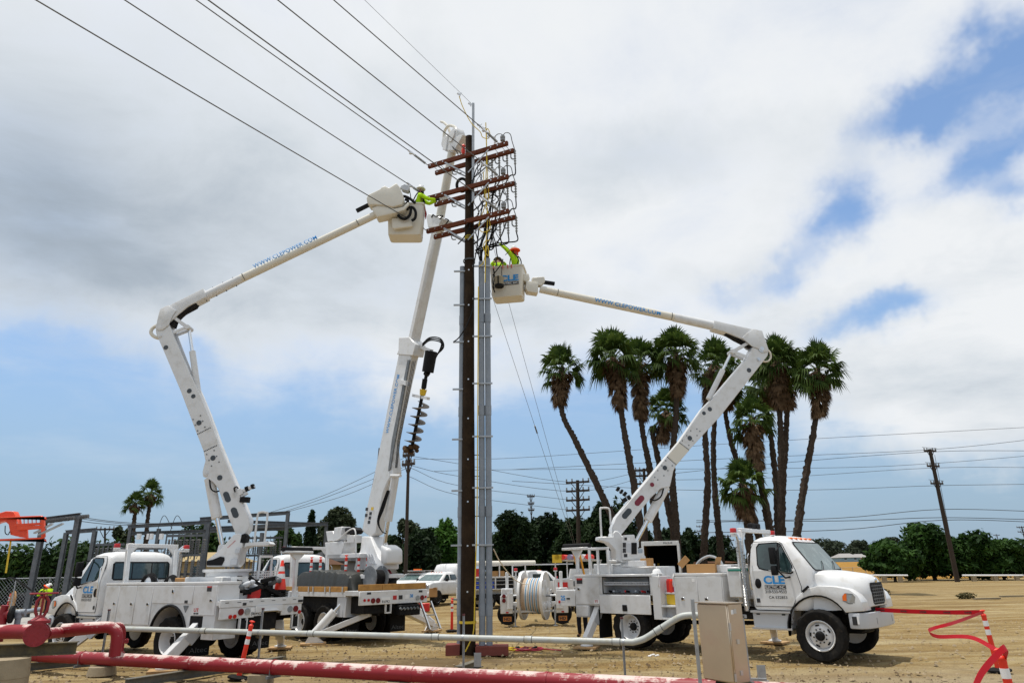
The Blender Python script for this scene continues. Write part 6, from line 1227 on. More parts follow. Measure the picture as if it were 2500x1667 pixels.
# loose cables on the shaft
_r = random.Random(44)
for k in range(16):
    x, y = _r.uniform(1165, 1235), _r.uniform(370, 560); pts = [(x, y)]
    for j in range(4): x += _r.uniform(-22, 22); y += _r.uniform(8, 34); pts.append((x, y))
    b = MB(); b.tube(catmull([W(px_, py_, PY-.35+.6*_r.random()) for px_, py_ in pts], 5), _r.choice((.011, .014, .018)), 5); b.build('loose_cable', CABLE if k % 4 else GALV, UPL, world=True)
for pts in ([(1131, 560), (1150, 530), (1149, 480), (1160, 420), (1172, 400)], [(1118, 596), (1132, 580), (1146, 555), (1150, 530)], [(1158, 640), (1166, 590), (1160, 560), (1172, 545)], [(1107, 835), (1122, 822), (1141, 790), (1156, 740), (1156, 640)], [(1160, 620), (1178, 590), (1182, 560), (1176, 545)], [(1160, 612), (1172, 600), (1186, 570), (1184, 552)]):
    b = MB(); b.tube(catmull([W(x, y, PY-.26) for x, y in pts], 6), .018, 6); b.build('loose_cable', CABLE, UPL, world=True)
# tyre-like hand line block behind the arms
c = W(1128, 452, PY+.4); b = MB(); b.tube([c + V((math.cos(a*math.pi/10)*.17, 0, math.sin(a*math.pi/10)*.24)) for a in range(21)], .05, 8, False); b.build('hand_line_block', UNDER, UPL, world=True)
# ---- ropes
for nm, pts, r_, m_, lab in (('yellow_rope', [(1186, 300), (1188, 380), (1186, 460), (1190, 540), (1186, 600), (1184, 690)], .016, ROPEY, 'yellow rope hanging straight down past the right crossarm ends'),
    ('yellow_rope', [(1121, 235), (1130, 262), (1150, 300), (1172, 322), (1178, 335), (1192, 338), (1196, 326), (1188, 320), (1190, 420), (1193, 480), (1186, 500), (1170, 545), (1176, 566), (1196, 560), (1194, 535), (1184, 480), (1180, 420)], .014, ROPEY, 'looping yellow rope draped over the crossarms right of the pole'),
    ('yellow_rope', [(1168, 700), (1167, 900), (1166, 1100), (1164, 1280), (1160, 1420), (1157, 1530), (1150, 1560), (1136, 1590)], .016, ROPEY, 'yellow rope running down the timber pole to the ground'),
    ('yellow_rope', [(1196, 586), (1184, 590), (1180, 605), (1192, 625), (1190, 600), (1180, 640), (1170, 650)], .014, ROPEY, 'short tangled yellow rope above the conduit tops'),
    ('white_rope', [(1205, 1340), (1222, 1372), (1252, 1410), (1276, 1424), (1288, 1426)], .018, ROPEW, 'white pulling rope sagging from the conduit to the reel trailer')):
    Ys = PY-.38 if nm == 'yellow_rope' else None; n_ = len(pts)
    b = MB(); b.tube(catmull([W(x, y, Ys if Ys else PY + (27.4-PY)*i/(n_-1)) for i, (x, y) in enumerate(pts)], 6), r_, 5); tag(b.build(nm, m_, None), lab, 'rope')
# ---- overhead conductors leaving towards the upper left
names = {(0, -1): 'overhead wire to the left end of the top crossarm', (1, -1): 'overhead wire to the left end of the middle crossarm', (2, -1): 'overhead wire to the left end of the bottom crossarm', (0, 1): 'overhead wire to the right end of the top crossarm', (1, 1): 'overhead wire to the right end of the middle crossarm', (2, 1): 'overhead wire to the right end of the bottom crossarm'}
for lv, s, p in WIRES:
    q = p + V((math.cos(R(238)), math.sin(R(238)), 0))*55; q.z = p.z + .3; b = MB(); b.tube(sagline(p, q, .45, 24), .0145, 6); tag(b.build('overhead_wire', GALV, None), names[(lv, s)], 'wire', 'conductors strung to the timber pole')
ptp = V((PX+.1, PY-.22, et-.05)); q = ptp + V((math.cos(R(240)), math.sin(R(240)), 0))*55; q.z += .4; b = MB(); b.tube(sagline(ptp, q, .4, 24), .006, 5); tag(b.build('overhead_wire', GALV, None), 'thin static wire to the steel tip of the timber pole', 'wire', 'conductors strung to the timber pole')
for (x, y) in ((1121, 230), (1148, 254), (1170, 306), (1180, 313), (1178, 397)): c = W(x, y, PY-.5); b = MB(); b.bar(c - V((.06, 0, -.03)), c + V((.05, 0, -.03)), .04, .05); b.cyl(c, c + V((.02, 0, -.09)), .02, n=6); b.cyl(c + V((.04, 0, .0)), c + V((.08, 0, .05)), .014, n=6); b.build('grip_clamp', ALU, UPL, world=True)
# ---- guy wires going back to the right
for (a, g_, lab) in (((1150, 405), (1453, 1506), 'upper guy wire slanting back from the timber pole behind the right bucket'), ((1150, 566), (1459, 1506), 'lower guy wire slanting back from the timber pole behind the right bucket')):
    p, q = W(*a, PY+.1), G(*g_); b = MB(); b.tube([p, q], .007, 5); k = p.lerp(q, .42 if a[1] > 500 else .16); d_ = (q-p).normalized(); b.cyl(k, k + d_*.35, .028, n=8); tag(b.build('guy_wire', GALV, None), lab, 'guy wire', 'guy wires of the timber pole')
# ================================================================== people
def skin_mesh(verts, edges, radii, sub=1):
    me = bpy.data.meshes.new('s'); me.from_pydata(verts, edges, []); ob = bpy.data.objects.new('s', me); C.objects.link(ob)
    md = ob.modifiers.new('skin', 'SKIN'); md.use_smooth_shade = True; md.branch_smoothing = .6
    for i, r in enumerate(radii):
        sv = me.skin_vertices[0].data[i]; sv.radius = (r, r) if not isinstance(r, tuple) else r
    me.skin_vertices[0].data[0].use_root = True
    sb = ob.modifiers.new('sub', 'SUBSURF'); sb.levels = sub; sb.render_levels = sub
    dg = bpy.context.evaluated_depsgraph_get(); out = bpy.data.meshes.new_from_object(ob.evaluated_get(dg)); bpy.data.objects.remove(ob); bpy.data.meshes.remove(me)
    out.polygons.foreach_set('use_smooth', [True]*len(out.polygons)); return out
STAND = dict(pelvis=(0,0,.96), waist=(0,0,1.10), chest=(0,.0,1.34), neck=(0,.0,1.50), chin=(0,.02,1.57), head=(0,.02,1.70),
    shL=(-.18,0,1.44), elL=(-.26,0,1.16), wrL=(-.27,.08,.93), shR=(.18,0,1.44), elR=(.26,0,1.16), wrR=(.27,.08,.93),
    hipL=(-.10,0,.92), knL=(-.11,.03,.50), anL=(-.11,-.01,.09), toL=(-.12,.16,.04), hipR=(.10,0,.92), knR=(.11,.03,.50), anR=(.11,-.01,.09), toR=(.12,.16,.04))
def hand_mb(w_, d_, n_=None, curl=.5):      # palm, four bent fingers of unequal length and a side thumb
    d = V(d_).normalized(); up_ = V((0,0,1)) if abs(d.z) < .9 else V((0,1,0)); a = d.cross(up_).normalized(); c = a.cross(d); w_ = V(w_); b = MB()
    b.loft([[w_ + d*t + a*x*k + c*y for x, y in ((-1, -.014), (1, -.014), (1, .014), (-1, .014))] for t, k in ((-.01, .026), (.04, .040), (.085, .042))])
    for i, (o, L_) in enumerate(((-.032, .062), (-.011, .072), (.011, .068), (.032, .054))):
        p = w_ + d*.083 + a*o; q = p + d*L_*.5 - c*.012*curl; r_ = q + d*L_*.35 - c*L_*.6*curl; b.tube([p, q, r_], [.0105, .0095, .0075], 6)
    p = w_ + d*.03 - a*.038; b.tube([p, p - a*.03 + d*.025 - c*.01, p - a*.034 + d*.055 - c*.02], [.012, .011, .008], 6); return b
def person(label, loc, rz, pose, top=HIVIS, sleeves=None, trousers=NAVY, gloves=True, hat=HATW, brim=True, shade=None, vest=False, scale=1.0, harness=False, beard=False):
    J = dict(STAND); J.update(pose); K = {k: V(v)*scale for k, v in J.items()}
    t = thing('person', label, 'person', tuple(loc), rz, 'workers in high-visibility clothing')
    def sk(names, edges, radii, nm, m_, par, grow=0.0):
        o = place(nm, skin_mesh([tuple(K[n]) for n in names], [(names.index(a), names.index(b_)) for a, b_ in edges], [tuple((x+grow)*scale for x in (r if isinstance(r, tuple) else (r, r))) for r in radii]), par); o.data.materials.append(m_); return o
    allE = [('pelvis','waist'),('waist','chest'),('chest','neck'),('neck','chin'),('chin','head'),('chest','shL'),('shL','elL'),('elL','wrL'),('chest','shR'),('shR','elR'),('elR','wrR'),('pelvis','hipL'),('hipL','knL'),('knL','anL'),('anL','toL'),('pelvis','hipR'),('hipR','knR'),('knR','anR'),('anR','toR')]
    nm = ['pelvis','waist','chest','neck','chin','head','shL','elL','wrL','shR','elR','wrR','hipL','knL','anL','toL','hipR','knR','anR','toR']
    body = sk(nm, allE, [(.13,.10),(.125,.09),(.15,.10),.055,(.07,.08),(.085,.10),.06,.045,.032,.06,.045,.032,.085,.06,.045,.035,.085,.06,.045,.035], 'body', SKIN, t)
    jn = ['waist','pelvis','chest','shL','elL','wrL','shR','elR','wrR']; jn2 = ['pelvis','waist','chest','neck','shL','elL','wrL','shR','elR','wrR']
    sk(['pelvis','waist','chest','neck','shL','elL','shR','elR'], [('pelvis','waist'),('waist','chest'),('chest','neck'),('chest','shL'),('shL','elL'),('chest','shR'),('shR','elR')], [(.15,.125),(.15,.12),(.18,.13),.075,.085,.062,.085,.062], 'vest' if vest else 'jacket', top, body)
    sl = sleeves or top
    for s in 'LR':
        sk(['sh'+s, 'el'+s, 'wr'+s], [('sh'+s, 'el'+s), ('el'+s, 'wr'+s)], [.083, .064, .048], 'sleeve', sl, body)
        d = K['wr'+s] - K['el'+s]; hb = hand_mb(K['wr'+s], d); hb.build('glove' if gloves else 'hand', GLOVE if gloves else SKIN, body)
    sk(['pelvis','hipL','knL','anL','hipR','knR','anR'], [('pelvis','hipL'),('hipL','knL'),('knL','anL'),('pelvis','hipR'),('hipR','knR'),('knR','anR')], [(.15,.115),.105,.080,.068,.105,.080,.068], 'trousers', trousers, body)
    for s in 'LR': sk(['an'+s, 'to'+s], [('an'+s, 'to'+s)], [.06, .048], 'boot', BLACK, body)
    h = K['head']; ax = (K['head'] - K['chin']).normalized(); fw = V((0,1,0)); fw = (fw - ax*fw.dot(ax)).normalized(); sd = fw.cross(ax)
    b = MB(); b.ball(h - ax*.045 + fw*.10, .018, (.8, 1.2, 1.3), 8); b.tube([h - ax*.10 + fw*.088 - sd*.022, h - ax*.10 + fw*.095, h - ax*.10 + fw*.088 + sd*.022], .007, 5)
    for s in (-1, 1): b.ball(h - ax*.04 + sd*s*.085, .022, (.5, .9, 1.3), 8)
    b.build('face', SKIN, body)
    b = MB()
    for s in (-1, 1): b.ball(h - ax*.02 + fw*.088 + sd*s*.032, .012, n=6)
    b.build('eyes', BLACK, body)
    if beard: b = MB(); b.ball(h - ax*.105 + fw*.05, .07, (1, .9, .7), 10); b.build('beard', UNDER, body)
    b = MB(); b.ball(h - ax*.03 - fw*.02, .104, (.95, 1.02, 1.0), 12); b.build('hair', UNDER, body) if not hat else None
    if hat:
        c = h + ax*.015; b = MB(); b.lathe([(.155 if brim else .13, -.005), (.155 if brim else .13, .006), (.118, .015), (.116, .06), (.095, .10), (.05, .125), (.0, .13)], c, ax, 18); hh = b.build('hard_hat', hat, body)
        b = MB(); b.bar(c + ax*.118 - fw*.09, c + ax*.128 + fw*.09, .03, .014); b.build('hat_ridge', hat, hh)
    if shade:
        b = MB(); c = h + ax*.0; b.lathe([(.20, -.035), (.19, .0), (.135, .03)], c, ax, 16); b.loft([[c - fw*.06 + sd*x - ax*z for x, z in ((-.14*k, a), (.14*k, a), (.14*k, a+.012), (-.14*k, a+.012))] for k, a in ((1, .0), (1.1, .10), (1.05, .17))]); b.build('sun_shade', shade, body)
    if harness:
        b = MB(); ch = K['chest']; pv = K['waist']
        for s in (-1, 1): b.tube(catmull([pv + V((s*.13, -.13, 0)), ch + V((s*.10, -.155, -.02)), K['sh'+('L' if s < 0 else 'R')] + V((-s*.05, -.02, .10)), ch + V((s*.08, .155, -.05)), pv + V((s*.12, .13, 0))], 4), .02, 5)
        b.tube([pv + V((.17*math.cos(a*.5236), .14*math.sin(a*.5236), -.02)) for a in range(13)], .024, 6, False); b.build('harness', BLACK, body)
    if vest:
        for z in (1.12, 1.28): b = MB(); c = K['waist'].lerp(K['chest'], (z-1.10)/.24); b.lathe([(.17, -.02), (.17, .02)], c, (K['chest']-K['waist']), 14); 
    return t
# in the left tub, reaching right with both hands to the crossarm
pL = FBL(.36, .05, .06); person('worker in the left bucket reaching right in a yellow jacket and patterned white hard hat', pL, R(-90), dict(shL=(-.17,.05,1.44), elL=(-.20,.32,1.30), wrL=(-.08,.56,1.36), shR=(.17,.05,1.44), elR=(.20,.34,1.24), wrR=(.06,.55,1.30), head=(0,.06,1.70), chin=(0,.06,1.57), chest=(0,.03,1.34)), harness=True, beard=True)
# in the right tub: one reaching up with the red shade, one stooped between the conduits
pR1 = FBR(.24, .06, .06); person('worker in the right bucket reaching up in a red sun shade hat and yellow shirt', pR1, R(62), dict(shL=(-.18,.04,1.46), elL=(-.26,.20,1.68), wrL=(-.30,.42,1.92), shR=(.18,0,1.42), elR=(.26,.10,1.20), wrR=(.14,.30,1.22), head=(-.01,.03,1.70)), shade=HVOR, harness=True)
pR2 = FBR(-.30, .10, .06); person('stooped worker in the right bucket half hidden behind the conduits', pR2, R(10), dict(chest=(0,.12,1.30), neck=(0,.22,1.42), chin=(0,.28,1.46), head=(0,.36,1.54), shL=(-.18,.12,1.40), elL=(-.26,.30,1.18), wrL=(-.12,.50,1.26), shR=(.18,.12,1.40), elR=(.27,.28,1.16), wrR=(.14,.50,1.24)), hat=mat('brown_hat', (.12, .075, .03), .7), harness=True)
# by the cable reels at the left
w1 = G(84, 1500); person('worker bending over cable reels in a yellow vest and orange-shaded white hard hat', w1, R(-70), dict(waist=(0,.03,1.08), chest=(0,.16,1.28), neck=(0,.25,1.42), chin=(0,.30,1.46), head=(0,.37,1.56), shL=(-.18,.16,1.36), elL=(-.24,.22,1.08), wrL=(-.20,.36,.90), shR=(.18,.16,1.36), elR=(.25,.22,1.08), wrR=(.20,.38,.92)), sleeves=NAVY, vest=True, shade=HVOR)
w2 = G(114, 1497); person('worker in a yellow shirt and white hard hat leaning behind a wooden cable reel', w2, R(60), dict(chest=(0,.10,1.28), neck=(0,.17,1.42), chin=(0,.20,1.48), head=(0,.24,1.60), shL=(-.19,.10,1.36), elL=(-.30,.30,1.22), wrL=(-.34,.52,1.16), shR=(.19,.10,1.36), elR=(.28,.26,1.16), wrR=(.22,.46,1.06)))
w3 = G(1424, 1556); person('worker in black trousers standing behind the rear of the right bucket truck', w3, R(20), dict(), top=NAVY, sleeves=NAVY)
# ================================================================== things standing on the trucks
dk = lambda t, p: lw(t, p)
p = dk(TL1, (-1.62, -.70, 1.445)); CN = thing('traffic_cone', 'orange traffic cone with two white bands stacked on the left truck tail', 'cone', tuple(p))
b = MB()
for k in range(4): b.bx(-.19, .19, -.19, .19, .0+k*.05, .03+k*.05); b.lathe([(.15, .03+k*.05), (.14, .05+k*.05)], (0,0,0), (0,0,1), 18)
b.build('base', RUBBER, CN)
b = MB(); b.lathe([(.145, .20), (.03, .90), (.02, .91)], (0,0,0), (0,0,1), 20); b.build('cone_body', ORANGE, CN)
for z0, z1 in ((.46, .58), (.64, .76)): rr = lambda z: .145-.115*(z-.2)/.7+.004; b = MB(); b.lathe([(rr(z0), z0), (rr(z1), z1)], (0,0,0), (0,0,1), 20); b.build('reflective_band', REFL, CN)
r_ = random.Random(3)
for i, (x, y, sx_, sy_, sz, m_, lab) in enumerate(((-1.55, .10, .38, .30, .22, REDJ, 'red tool tub among the gear on the left truck tail'), (-1.50, -.25, .30, .40, .45, UNDER, 'black duffel bag beside the cone on the left truck tail'), (-1.40, .36, .40, .30, .52, WHITE2, 'white meter box on the left truck tail beside the lockers'))):
    p = dk(TL1, (x, y, 1.45)); b = MB(); S = [[V((q.x, q.y, z)) for q in rrect(-sx_/2*k, sx_/2*k, sy_/2*k, .05, z)] for z, k in ((0, .9), (sz*.4, 1.0), (sz*.8, .96), (sz, .8 if i == 1 else .98))]
    b.loft(S); o = b.build(['tool_tub', 'duffel_bag', 'meter_box'][i], m_, None); o.location = p; o.rotation_euler = (0, 0, R(hL)); tag(o, lab, ['tub', 'bag', 'box'][i])
for i in range(17):
    p = dk(TL1, (-1.45 - .35*r_.random(), .50 - 1.0*r_.random(), 1.58 + .34*r_.random())); b = MB(); d_ = V((r_.uniform(-1, 1), r_.uniform(-1, 1), r_.uniform(-.3, .5))).normalized()*r_.uniform(.16, .32)
    if i % 2: b.bar(-d_, d_, .12, .09)
    else: b.lathe([(.03, 0), (.07, .04), (.07, .18), (.05, .24), (.07, .28), (.03, .34)], -d_*.6, d_, 10)
    lab_ = '%s %s in the heap on the left truck tail' % (('grey', 'black', 'pale grey', 'dull black')[i % 4], 'flat line-cover panel' if i % 2 else 'ribbed line-cover tube')
    o = b.build('insulated_cover', [DSTEEL, UNDER, GREYP, UNDER][i % 4], None, bev=.01 if i % 2 else 0); o.location = p; tag(o, lab_, 'line cover', 'heap of line covers on the left truck tail')
for i, (x, y, h_, lab) in enumerate(((2.45, .3, 1.09, 'orange delineator standing upright behind the boom rest of the left truck'), (2.35, .0, 1.0, 'orange and white delineator right of the taller one behind the boom rest'), (-.15, .55, 1.0, 'leftmost orange delineator under the digger control platform'), (-.35, .2, 1.0, 'second orange delineator under the digger control platform'), (-.55, .0, 1.02, 'third orange delineator, just left of the digger turret pedestal'), (-.75, -.3, .95, 'rightmost orange delineator under the digger turret'))):
    delineator(dk(TD1, (x, y, 1.47)), lab, (0, 0), 1.09, False, 0, 'delineators stacked on the digger flatbed')
# tarpaulin-covered load
p0 = dk(TD1, (.45, .55, 1.47)); b = MB(); vs_, fs_ = [], []; NX, NY = 44, 18
for j in range(NY+1):
    for i in range(NX+1):
        u_, v_ = i/NX*2-1, j/NY*2-1; x, y = u_*1.75, v_*.52; e_ = max(abs(u_)**16, abs(v_)**12); z = .62*(1-e_) + .05*noise.noise(V((x*2.2, y*4, 1))) + .05*math.sin(x*1.7+1)*(1-e_) - .10*abs(noise.noise(V((x*3.2, y*2.2, 7)))) - .05*abs(noise.noise(V((x*7, y*3, 3))))
        k = 1+.10*e_*noise.noise(V((x*4, y*4, 2))); vs_.append((x*k, y*k, max(.0, z)))
for j in range(NY):
    for i in range(NX): o = j*(NX+1)+i; fs_.append((o, o+1, o+NX+2, o+NX+1))
b.add(vs_, fs_); o = b.build('tarpaulin', TARP, None, fix=False, ang=28); o.location = p0; o.rotation_euler = (0, 0, R(hD)); tag(o, 'dark creased tarpaulin over a load on the digger flatbed', 'tarpaulin')
p0 = dk(TD1, (-1.55, .35, 1.5)); CR = thing('winch_reel', 'grey cable reel on the digger tail beneath the turret', 'reel', tuple(p0), R(hD))
for y in (-.22, .22): b = MB(); b.cyl((0, y-.02, .36), (0, y+.02, .36), .36, n=24); b.build('flange', DSTEEL, CR)
b = MB(); b.cyl((0, -.2, .36), (0, .2, .36), .24, n=20); b.build('drum', UNDER, CR)
p1 = dk(TD1, (-1.4, -.35, 1.5)); b = MB(); b.tube(catmull([p1 + V((-.3, 0, .75)), p1 + V((-.1, 0, .6)), p1 + V((.05, 0, .35)), p1 + V((.1, 0, .1)), p1 + V((.35, 0, .06))], 5), .035, 7); tag(b.build('red_hose', PINKR, None), 'dark red hose draped from the digger turret to the tail', 'hose')
# gear on the right truck top
for x, y, sx_, sy_, sz, m_, nm, lab in ((1.95, -.5, .75, .5, .22, CARD, 'carton', 'open cardboard carton on top of the right truck lockers'), (.15, -.75, .5, .3, .14, WHITE2, 'white_tray', 'white trays on the right truck beside the turret pedestal'), (.35, -.65, .28, .24, .2, CARD, 'carton', 'small cardboard carton on the right truck beside the white trays'), (-1.55, .1, .5, .5, .5, WHITE2, 'white_crate', 'white crate at the rear of the right truck deck')):
    z0 = 1.862 if x > 1 else 2.06 if nm != 'white_crate' else 1.44
    q = dk(TR1, (x, y, z0)); b = MB(); b.bx(-sx_/2, sx_/2, -sy_/2, sy_/2, 0, sz)
    if sx_ > .7: b.bar((-sx_/2, -sy_/2, sz), (-sx_/2-.1, -sy_/2-.05, sz+.12), .02, .3); b.bar((sx_/2, 0, sz), (sx_/2+.05, 0, sz+.16), .4, .015)
    o = b.build(nm, m_, None, bev=.006); o.location = q; o.rotation_euler = (0, 0, R(hR + (8 if m_ is CARD else 0))); tag(o, lab, 'box')
q = dk(TR1, (.72, -.8, 1.862)); b = MB(); b.lathe([(.15, 0), (.15, .012), (.115, .02), (.11, .07), (.08, .11), (.0, .13)], (0,0,0), (0,0,1), 18); o = b.build('hard_hat', HATW, None); o.location = q; tag(o, 'white hard hat left on top of the right truck lockers', 'hard hat')
for dx, lab in ((0, 'left of two leaning yellow poles behind the right truck boom rest'), (.12, 'right of two leaning yellow poles behind the right truck boom rest')):
    a = W(1399 + dx*110, 1346 - dx*80, 24.0); c = W(1413 + dx*110, 1400, 24.0); b = MB(); b.cyl(a, c + (c-a)*.6, .03, n=8); tag(b.build('yellow_pole', mat('orange_fibreglass', (.75, .33, .02), .5), None), lab, 'pole')

# ================================================================== reel trailer
rc = G(1308, 1530); rc.y += .9; RTR = thing('reel_trailer', 'white cable reel trailer seen from behind with HD mudflaps', 'trailer', (rc.x, rc.y, 0))
for s in (-1, 1):
    x = s*1.06
    b = MB(); b.bx(x-.22, x+.22, -.35, .1, .45, 1.35); b.bx(x-.26, x+.20, -.42, -.35, .45, 1.10); b.bx(x-.10, x+.10, -.3, 2.4, .55, .75); b.bx(x-.06, x+.06, .0, .12, 1.3, 1.95); b.build('side_frame', WHITE, RTR, bev=.015)
    b = MB(); b.lathe([(.12, 0), (.12, .55)], (x - s*.12, -.45, .62), (0,0,1), 14); b.cyl((x - s*.05, -.5, 1.25), (x - s*.05, -.36, 1.25), .08, n=12); b.build('hydraulic_tank', WHITE, RTR)
    for z in (.92, 1.08): b = MB(); b.cyl((x+s*.12, -.42, z), (x+s*.12, -.45, z), .075, n=14); b.build('tail_lamp', DREDL if s < 0 else REDL, RTR)
    b = MB(); b.bx(x-.05, x+.05, -.445, -.42, .47, .52); b.build('marker_lamp', REDL, RTR)
    b = MB(); b.bx(x-.24, x+.22, -.30, -.27, .08, .48); mf = b.build('mudflap', BLACK, RTR); b = MB(); b.bx(x-.16, x+.16, -.304, -.30, .17, .34); pn_ = b.build('flap_panel', mat('orange_panel', (.55, .20, .04), .5), mf); text('lettering', 'HD', lambda u, v: (x-.12+.24*u, -.307, .20+.11*v), INK, pn_, bold=.04)
    wheel(RTR, x, .35, s, 'front', .40)
    b = MB(); b.cyl((x - s*.30, -.42, .02), (x - s*.30, -.42, .75), .03, n=8); b.bx(x-s*.30-.08, x-s*.30+.08, -.5, -.34, 0, .02); b.build('stabiliser_jack', STEEL, RTR)
    beacon(RTR, (x + (.35 if s < 0 else .2)*-s, .1, 1.95), r=.075)
    b = MB(); b.cyl((x + (.35 if s < 0 else .2)*-s, .1, 1.2), (x + (.35 if s < 0 else .2)*-s, .1, 1.95), .03, n=8); b.build('beacon_post', WHITE, RTR)
    b = MB()
    for k in range(8): b.tube([(x - s*.42 + .03*math.cos(a), -.3, .55+k*.10+.035*math.sin(a)) for a in (0, 1.2, 2.4, 3.6, 4.8, 6.1)], .012, 4)
    b.build('chain', STEEL, RTR)
b = MB(); b.bx(-.95, .95, 2.2, 2.4, .55, .75); b.bx(-.05, .05, 2.3, 4.2, .55, .68); b.bx(-1.0, 1.0, -.2, -.1, .47, .55); b.build('draw_frame', WHITE, RTR, bev=.01)
RL = thing('cable_reel', 'large white steel reel wound with blue white and tan rope on the trailer', 'reel', (rc.x, rc.y+.15, 0))
RZ = R(-15)
def rl(x, y, z): return (x*math.cos(RZ)-y*math.sin(RZ), x*math.sin(RZ)+y*math.cos(RZ), z)
AXR = V((math.cos(RZ), math.sin(RZ), 0))
for s in (-1, 1):
    c_ = V(rl(s*.44, 0, 1.06)); b = MB(); b.lathe([(.15, -.03), (.60, -.03), (.86, -.045), (.88, -.05), (.88, .05), (.86, .045), (.60, .02), (.15, .03)], c_, AXR, 40); fl = b.build('flange', WHITE, RL)
    for k in range(5): a = k*1.257; e_ = V((0,0,1))*math.cos(a) + AXR.cross(V((0,0,1)))*math.sin(a); b = MB(); b.cyl(c_ + e_*.45 + AXR*s*.02, c_ + e_*.45 + AXR*s*.05, .14, n=14); b.build('flange_disc', REFL, fl)
b = MB(); b.cyl(rl(-1.0, 0, 1.06), rl(1.0, 0, 1.06), .045, n=10); b.build('spindle', STEEL, RL)
ropes = [mat('tan_rope', (.52, .38, .26), .8, 0, .3, 25, col2=(.70, .60, .50)), mat('pale_rope', (.68, .66, .62), .8, 0, .2, 25), mat('blue_rope', (.12, .32, .55), .7, 0, .2, 25), mat('brown_rope', (.34, .20, .10), .8, 0, .3, 25)]
for k in range(22):
    x = -.38 + k*.0355; r0 = .63 + .02*rnd.random(); b = MB(); b.tube([rl(x + .02*math.sin(a), math.cos(a)*r0, 1.06+math.sin(a)*r0) for a in np.linspace(0, 2*math.pi, 37)], .024, 5, False); b.build('rope_turn', ropes[[0,0,0,0,1,2,1,1,3,1,2,1,0,2,1,3,1,2,1,0,1,1][k]], RL)
b = MB(); b.cyl(rl(-.4, 0, 1.06), rl(.42, 0, 1.06), .61, n=32); b.build('drum', ropes[0], RL)

# ================================================================== vehicles parked behind
def car_body(t, L_, w_, prof, m_=WHITE, glass=()):
    b = MB(); b.xz(prof, -w_/2, w_/2); o = b.build('body', m_, t, bev=.07, seg=2, ang=55); return o
def pickup(label, loc, rz, open_lockers=False, canopy=False, badge=True, rack=False):
    t = thing('pickup_truck', label, 'pickup', tuple(loc), rz, 'white pickups parked behind the pole')
    b = MB(); b.xz([(-2.6, .62), (-1.25, .62)] + arc(-.85-.0, .42, .52, 160, 20, 8)[::-1][:0] + [(-2.6, .62), (2.75, .62), (2.85, .9), (2.82, 1.28), (2.6, 1.36), (1.5, 1.42), (-.7, 1.40), (-2.6, 1.38)][1:], -1.0, 1.0); b.build('body', WHITE, t, bev=.06, seg=2, ang=55)
    b = MB(); S = []
    for z, x0, x1, w_ in ((1.38, -.75, 1.62, .93), (1.45, -.74, 1.52, .92), (1.88, -.55, .72, .80), (1.97, -.45, .55, .72), (2.0, -.3, .4, .6)): S.append(rrect(x0, x1, w_, .12, z))
    b.loft(S); cbn = b.build('cabin', WHITE, t, ang=50)
    q = MB(); q.add([(1.50 - (z-1.47)*1.95 + .03, y, z) for y, z in [(-.80, 1.50), (-.68, 1.85), (.68, 1.85), (.80, 1.50)]], [(0,1,2,3)]); q.build('windscreen', GLASSL, cbn, smooth=False, fix=False)
    for s in (-1, 1):
        for x0, x1, x2, x3 in ((.30, 1.15, .62, .35), (-.62, .22, .22, -.5)):
            q = MB(); yy = lambda z: s*(.92 - (z-1.45)*.28 + .012); q.add([(x0, yy(1.50), 1.50), (x1, yy(1.50), 1.50), (x2, yy(1.84), 1.84), (x3, yy(1.84), 1.84)], [(0,1,2,3)]); q.build('side_window', GLASS, cbn, smooth=False, fix=False)
        q = MB(); q.bx(.95, 1.05, s*1.0 if s > 0 else -1.22, s*1.22 if s > 0 else -1.0, 1.42, 1.62); q.build('mirror', BLACK, t, bev=.03)
        wheel(t, 1.85, s*.88, s, 'alloy', .40); wheel(t, -1.7, s*.88, s, 'alloy', .40)
        q = MB(); q.bx(2.70, 2.86, s*.62 if s > 0 else -.92, s*.92 if s > 0 else -.62, 1.02, 1.25); q.build('headlamp', CLEAR, t, bev=.02)
        for wx in (1.85, -1.7): q = MB(); q.xz(arc(wx, .42, .50, 200, -20, 12), s*.70 if s > 0 else -1.004, s*1.004 if s > 0 else -.70); q.build('wheel_well', UNDER, t)
    q = MB(); q.bx(2.80, 2.88, -.66, .66, .86, 1.22); g = q.build('grille', BLACK, t, bev=.02)
    for k in range(4): q = MB(); q.bx(2.88, 2.90, -.62, .62, .90+k*.08, .925+k*.08); q.build('grille_bar', ALU, g)
    if badge: q = MB(); q.ball((2.90, 0, 1.06), .10, (.2, 1.5, .7), 14); q.build('badge', mat('navy_badge', (.02, .05, .16), .3), g)
    q = MB(); q.bx(2.72, 2.95, -.98, .98, .56, .82); bp_ = q.build('bumper', WHITE, t, bev=.05, seg=2); q = MB(); q.bx(2.95, 2.96, -.25, .25, .62, .72); q.build('number_plate', INKW, bp_)
    for y in (-.4, -.2, 0, .2, .4): q = MB(); q.ball((.5, y, 2.0), .04, (1, 1, .5), 8); q.build('roof_lamp', AMBER, cbn)
    if canopy: q = MB(); q.loft([rrect(-2.55, -.55, .98, .2, 1.4), rrect(-2.55, -.5, .98, .3, 2.1), rrect(-2.45, -.65, .85, .3, 2.45), rrect(-2.3, -.9, .65, .3, 2.52)]); q.build('canopy', WHITE, t, ang=60)
    if rack:
        q = MB(); 
        for x in (-.4, .45): q.bar((x, -.8, 2.08), (x, .8, 2.08), .05, .05)
        q.bx(-.9, 1.0, -.75, .75, 2.11, 2.14); q.build('roof_rack', WHITE, t); q = MB(); q.bx(.1, .3, -.3, .3, 2.14, 2.24); q.build('light_bar', AMBER, t)
    return t
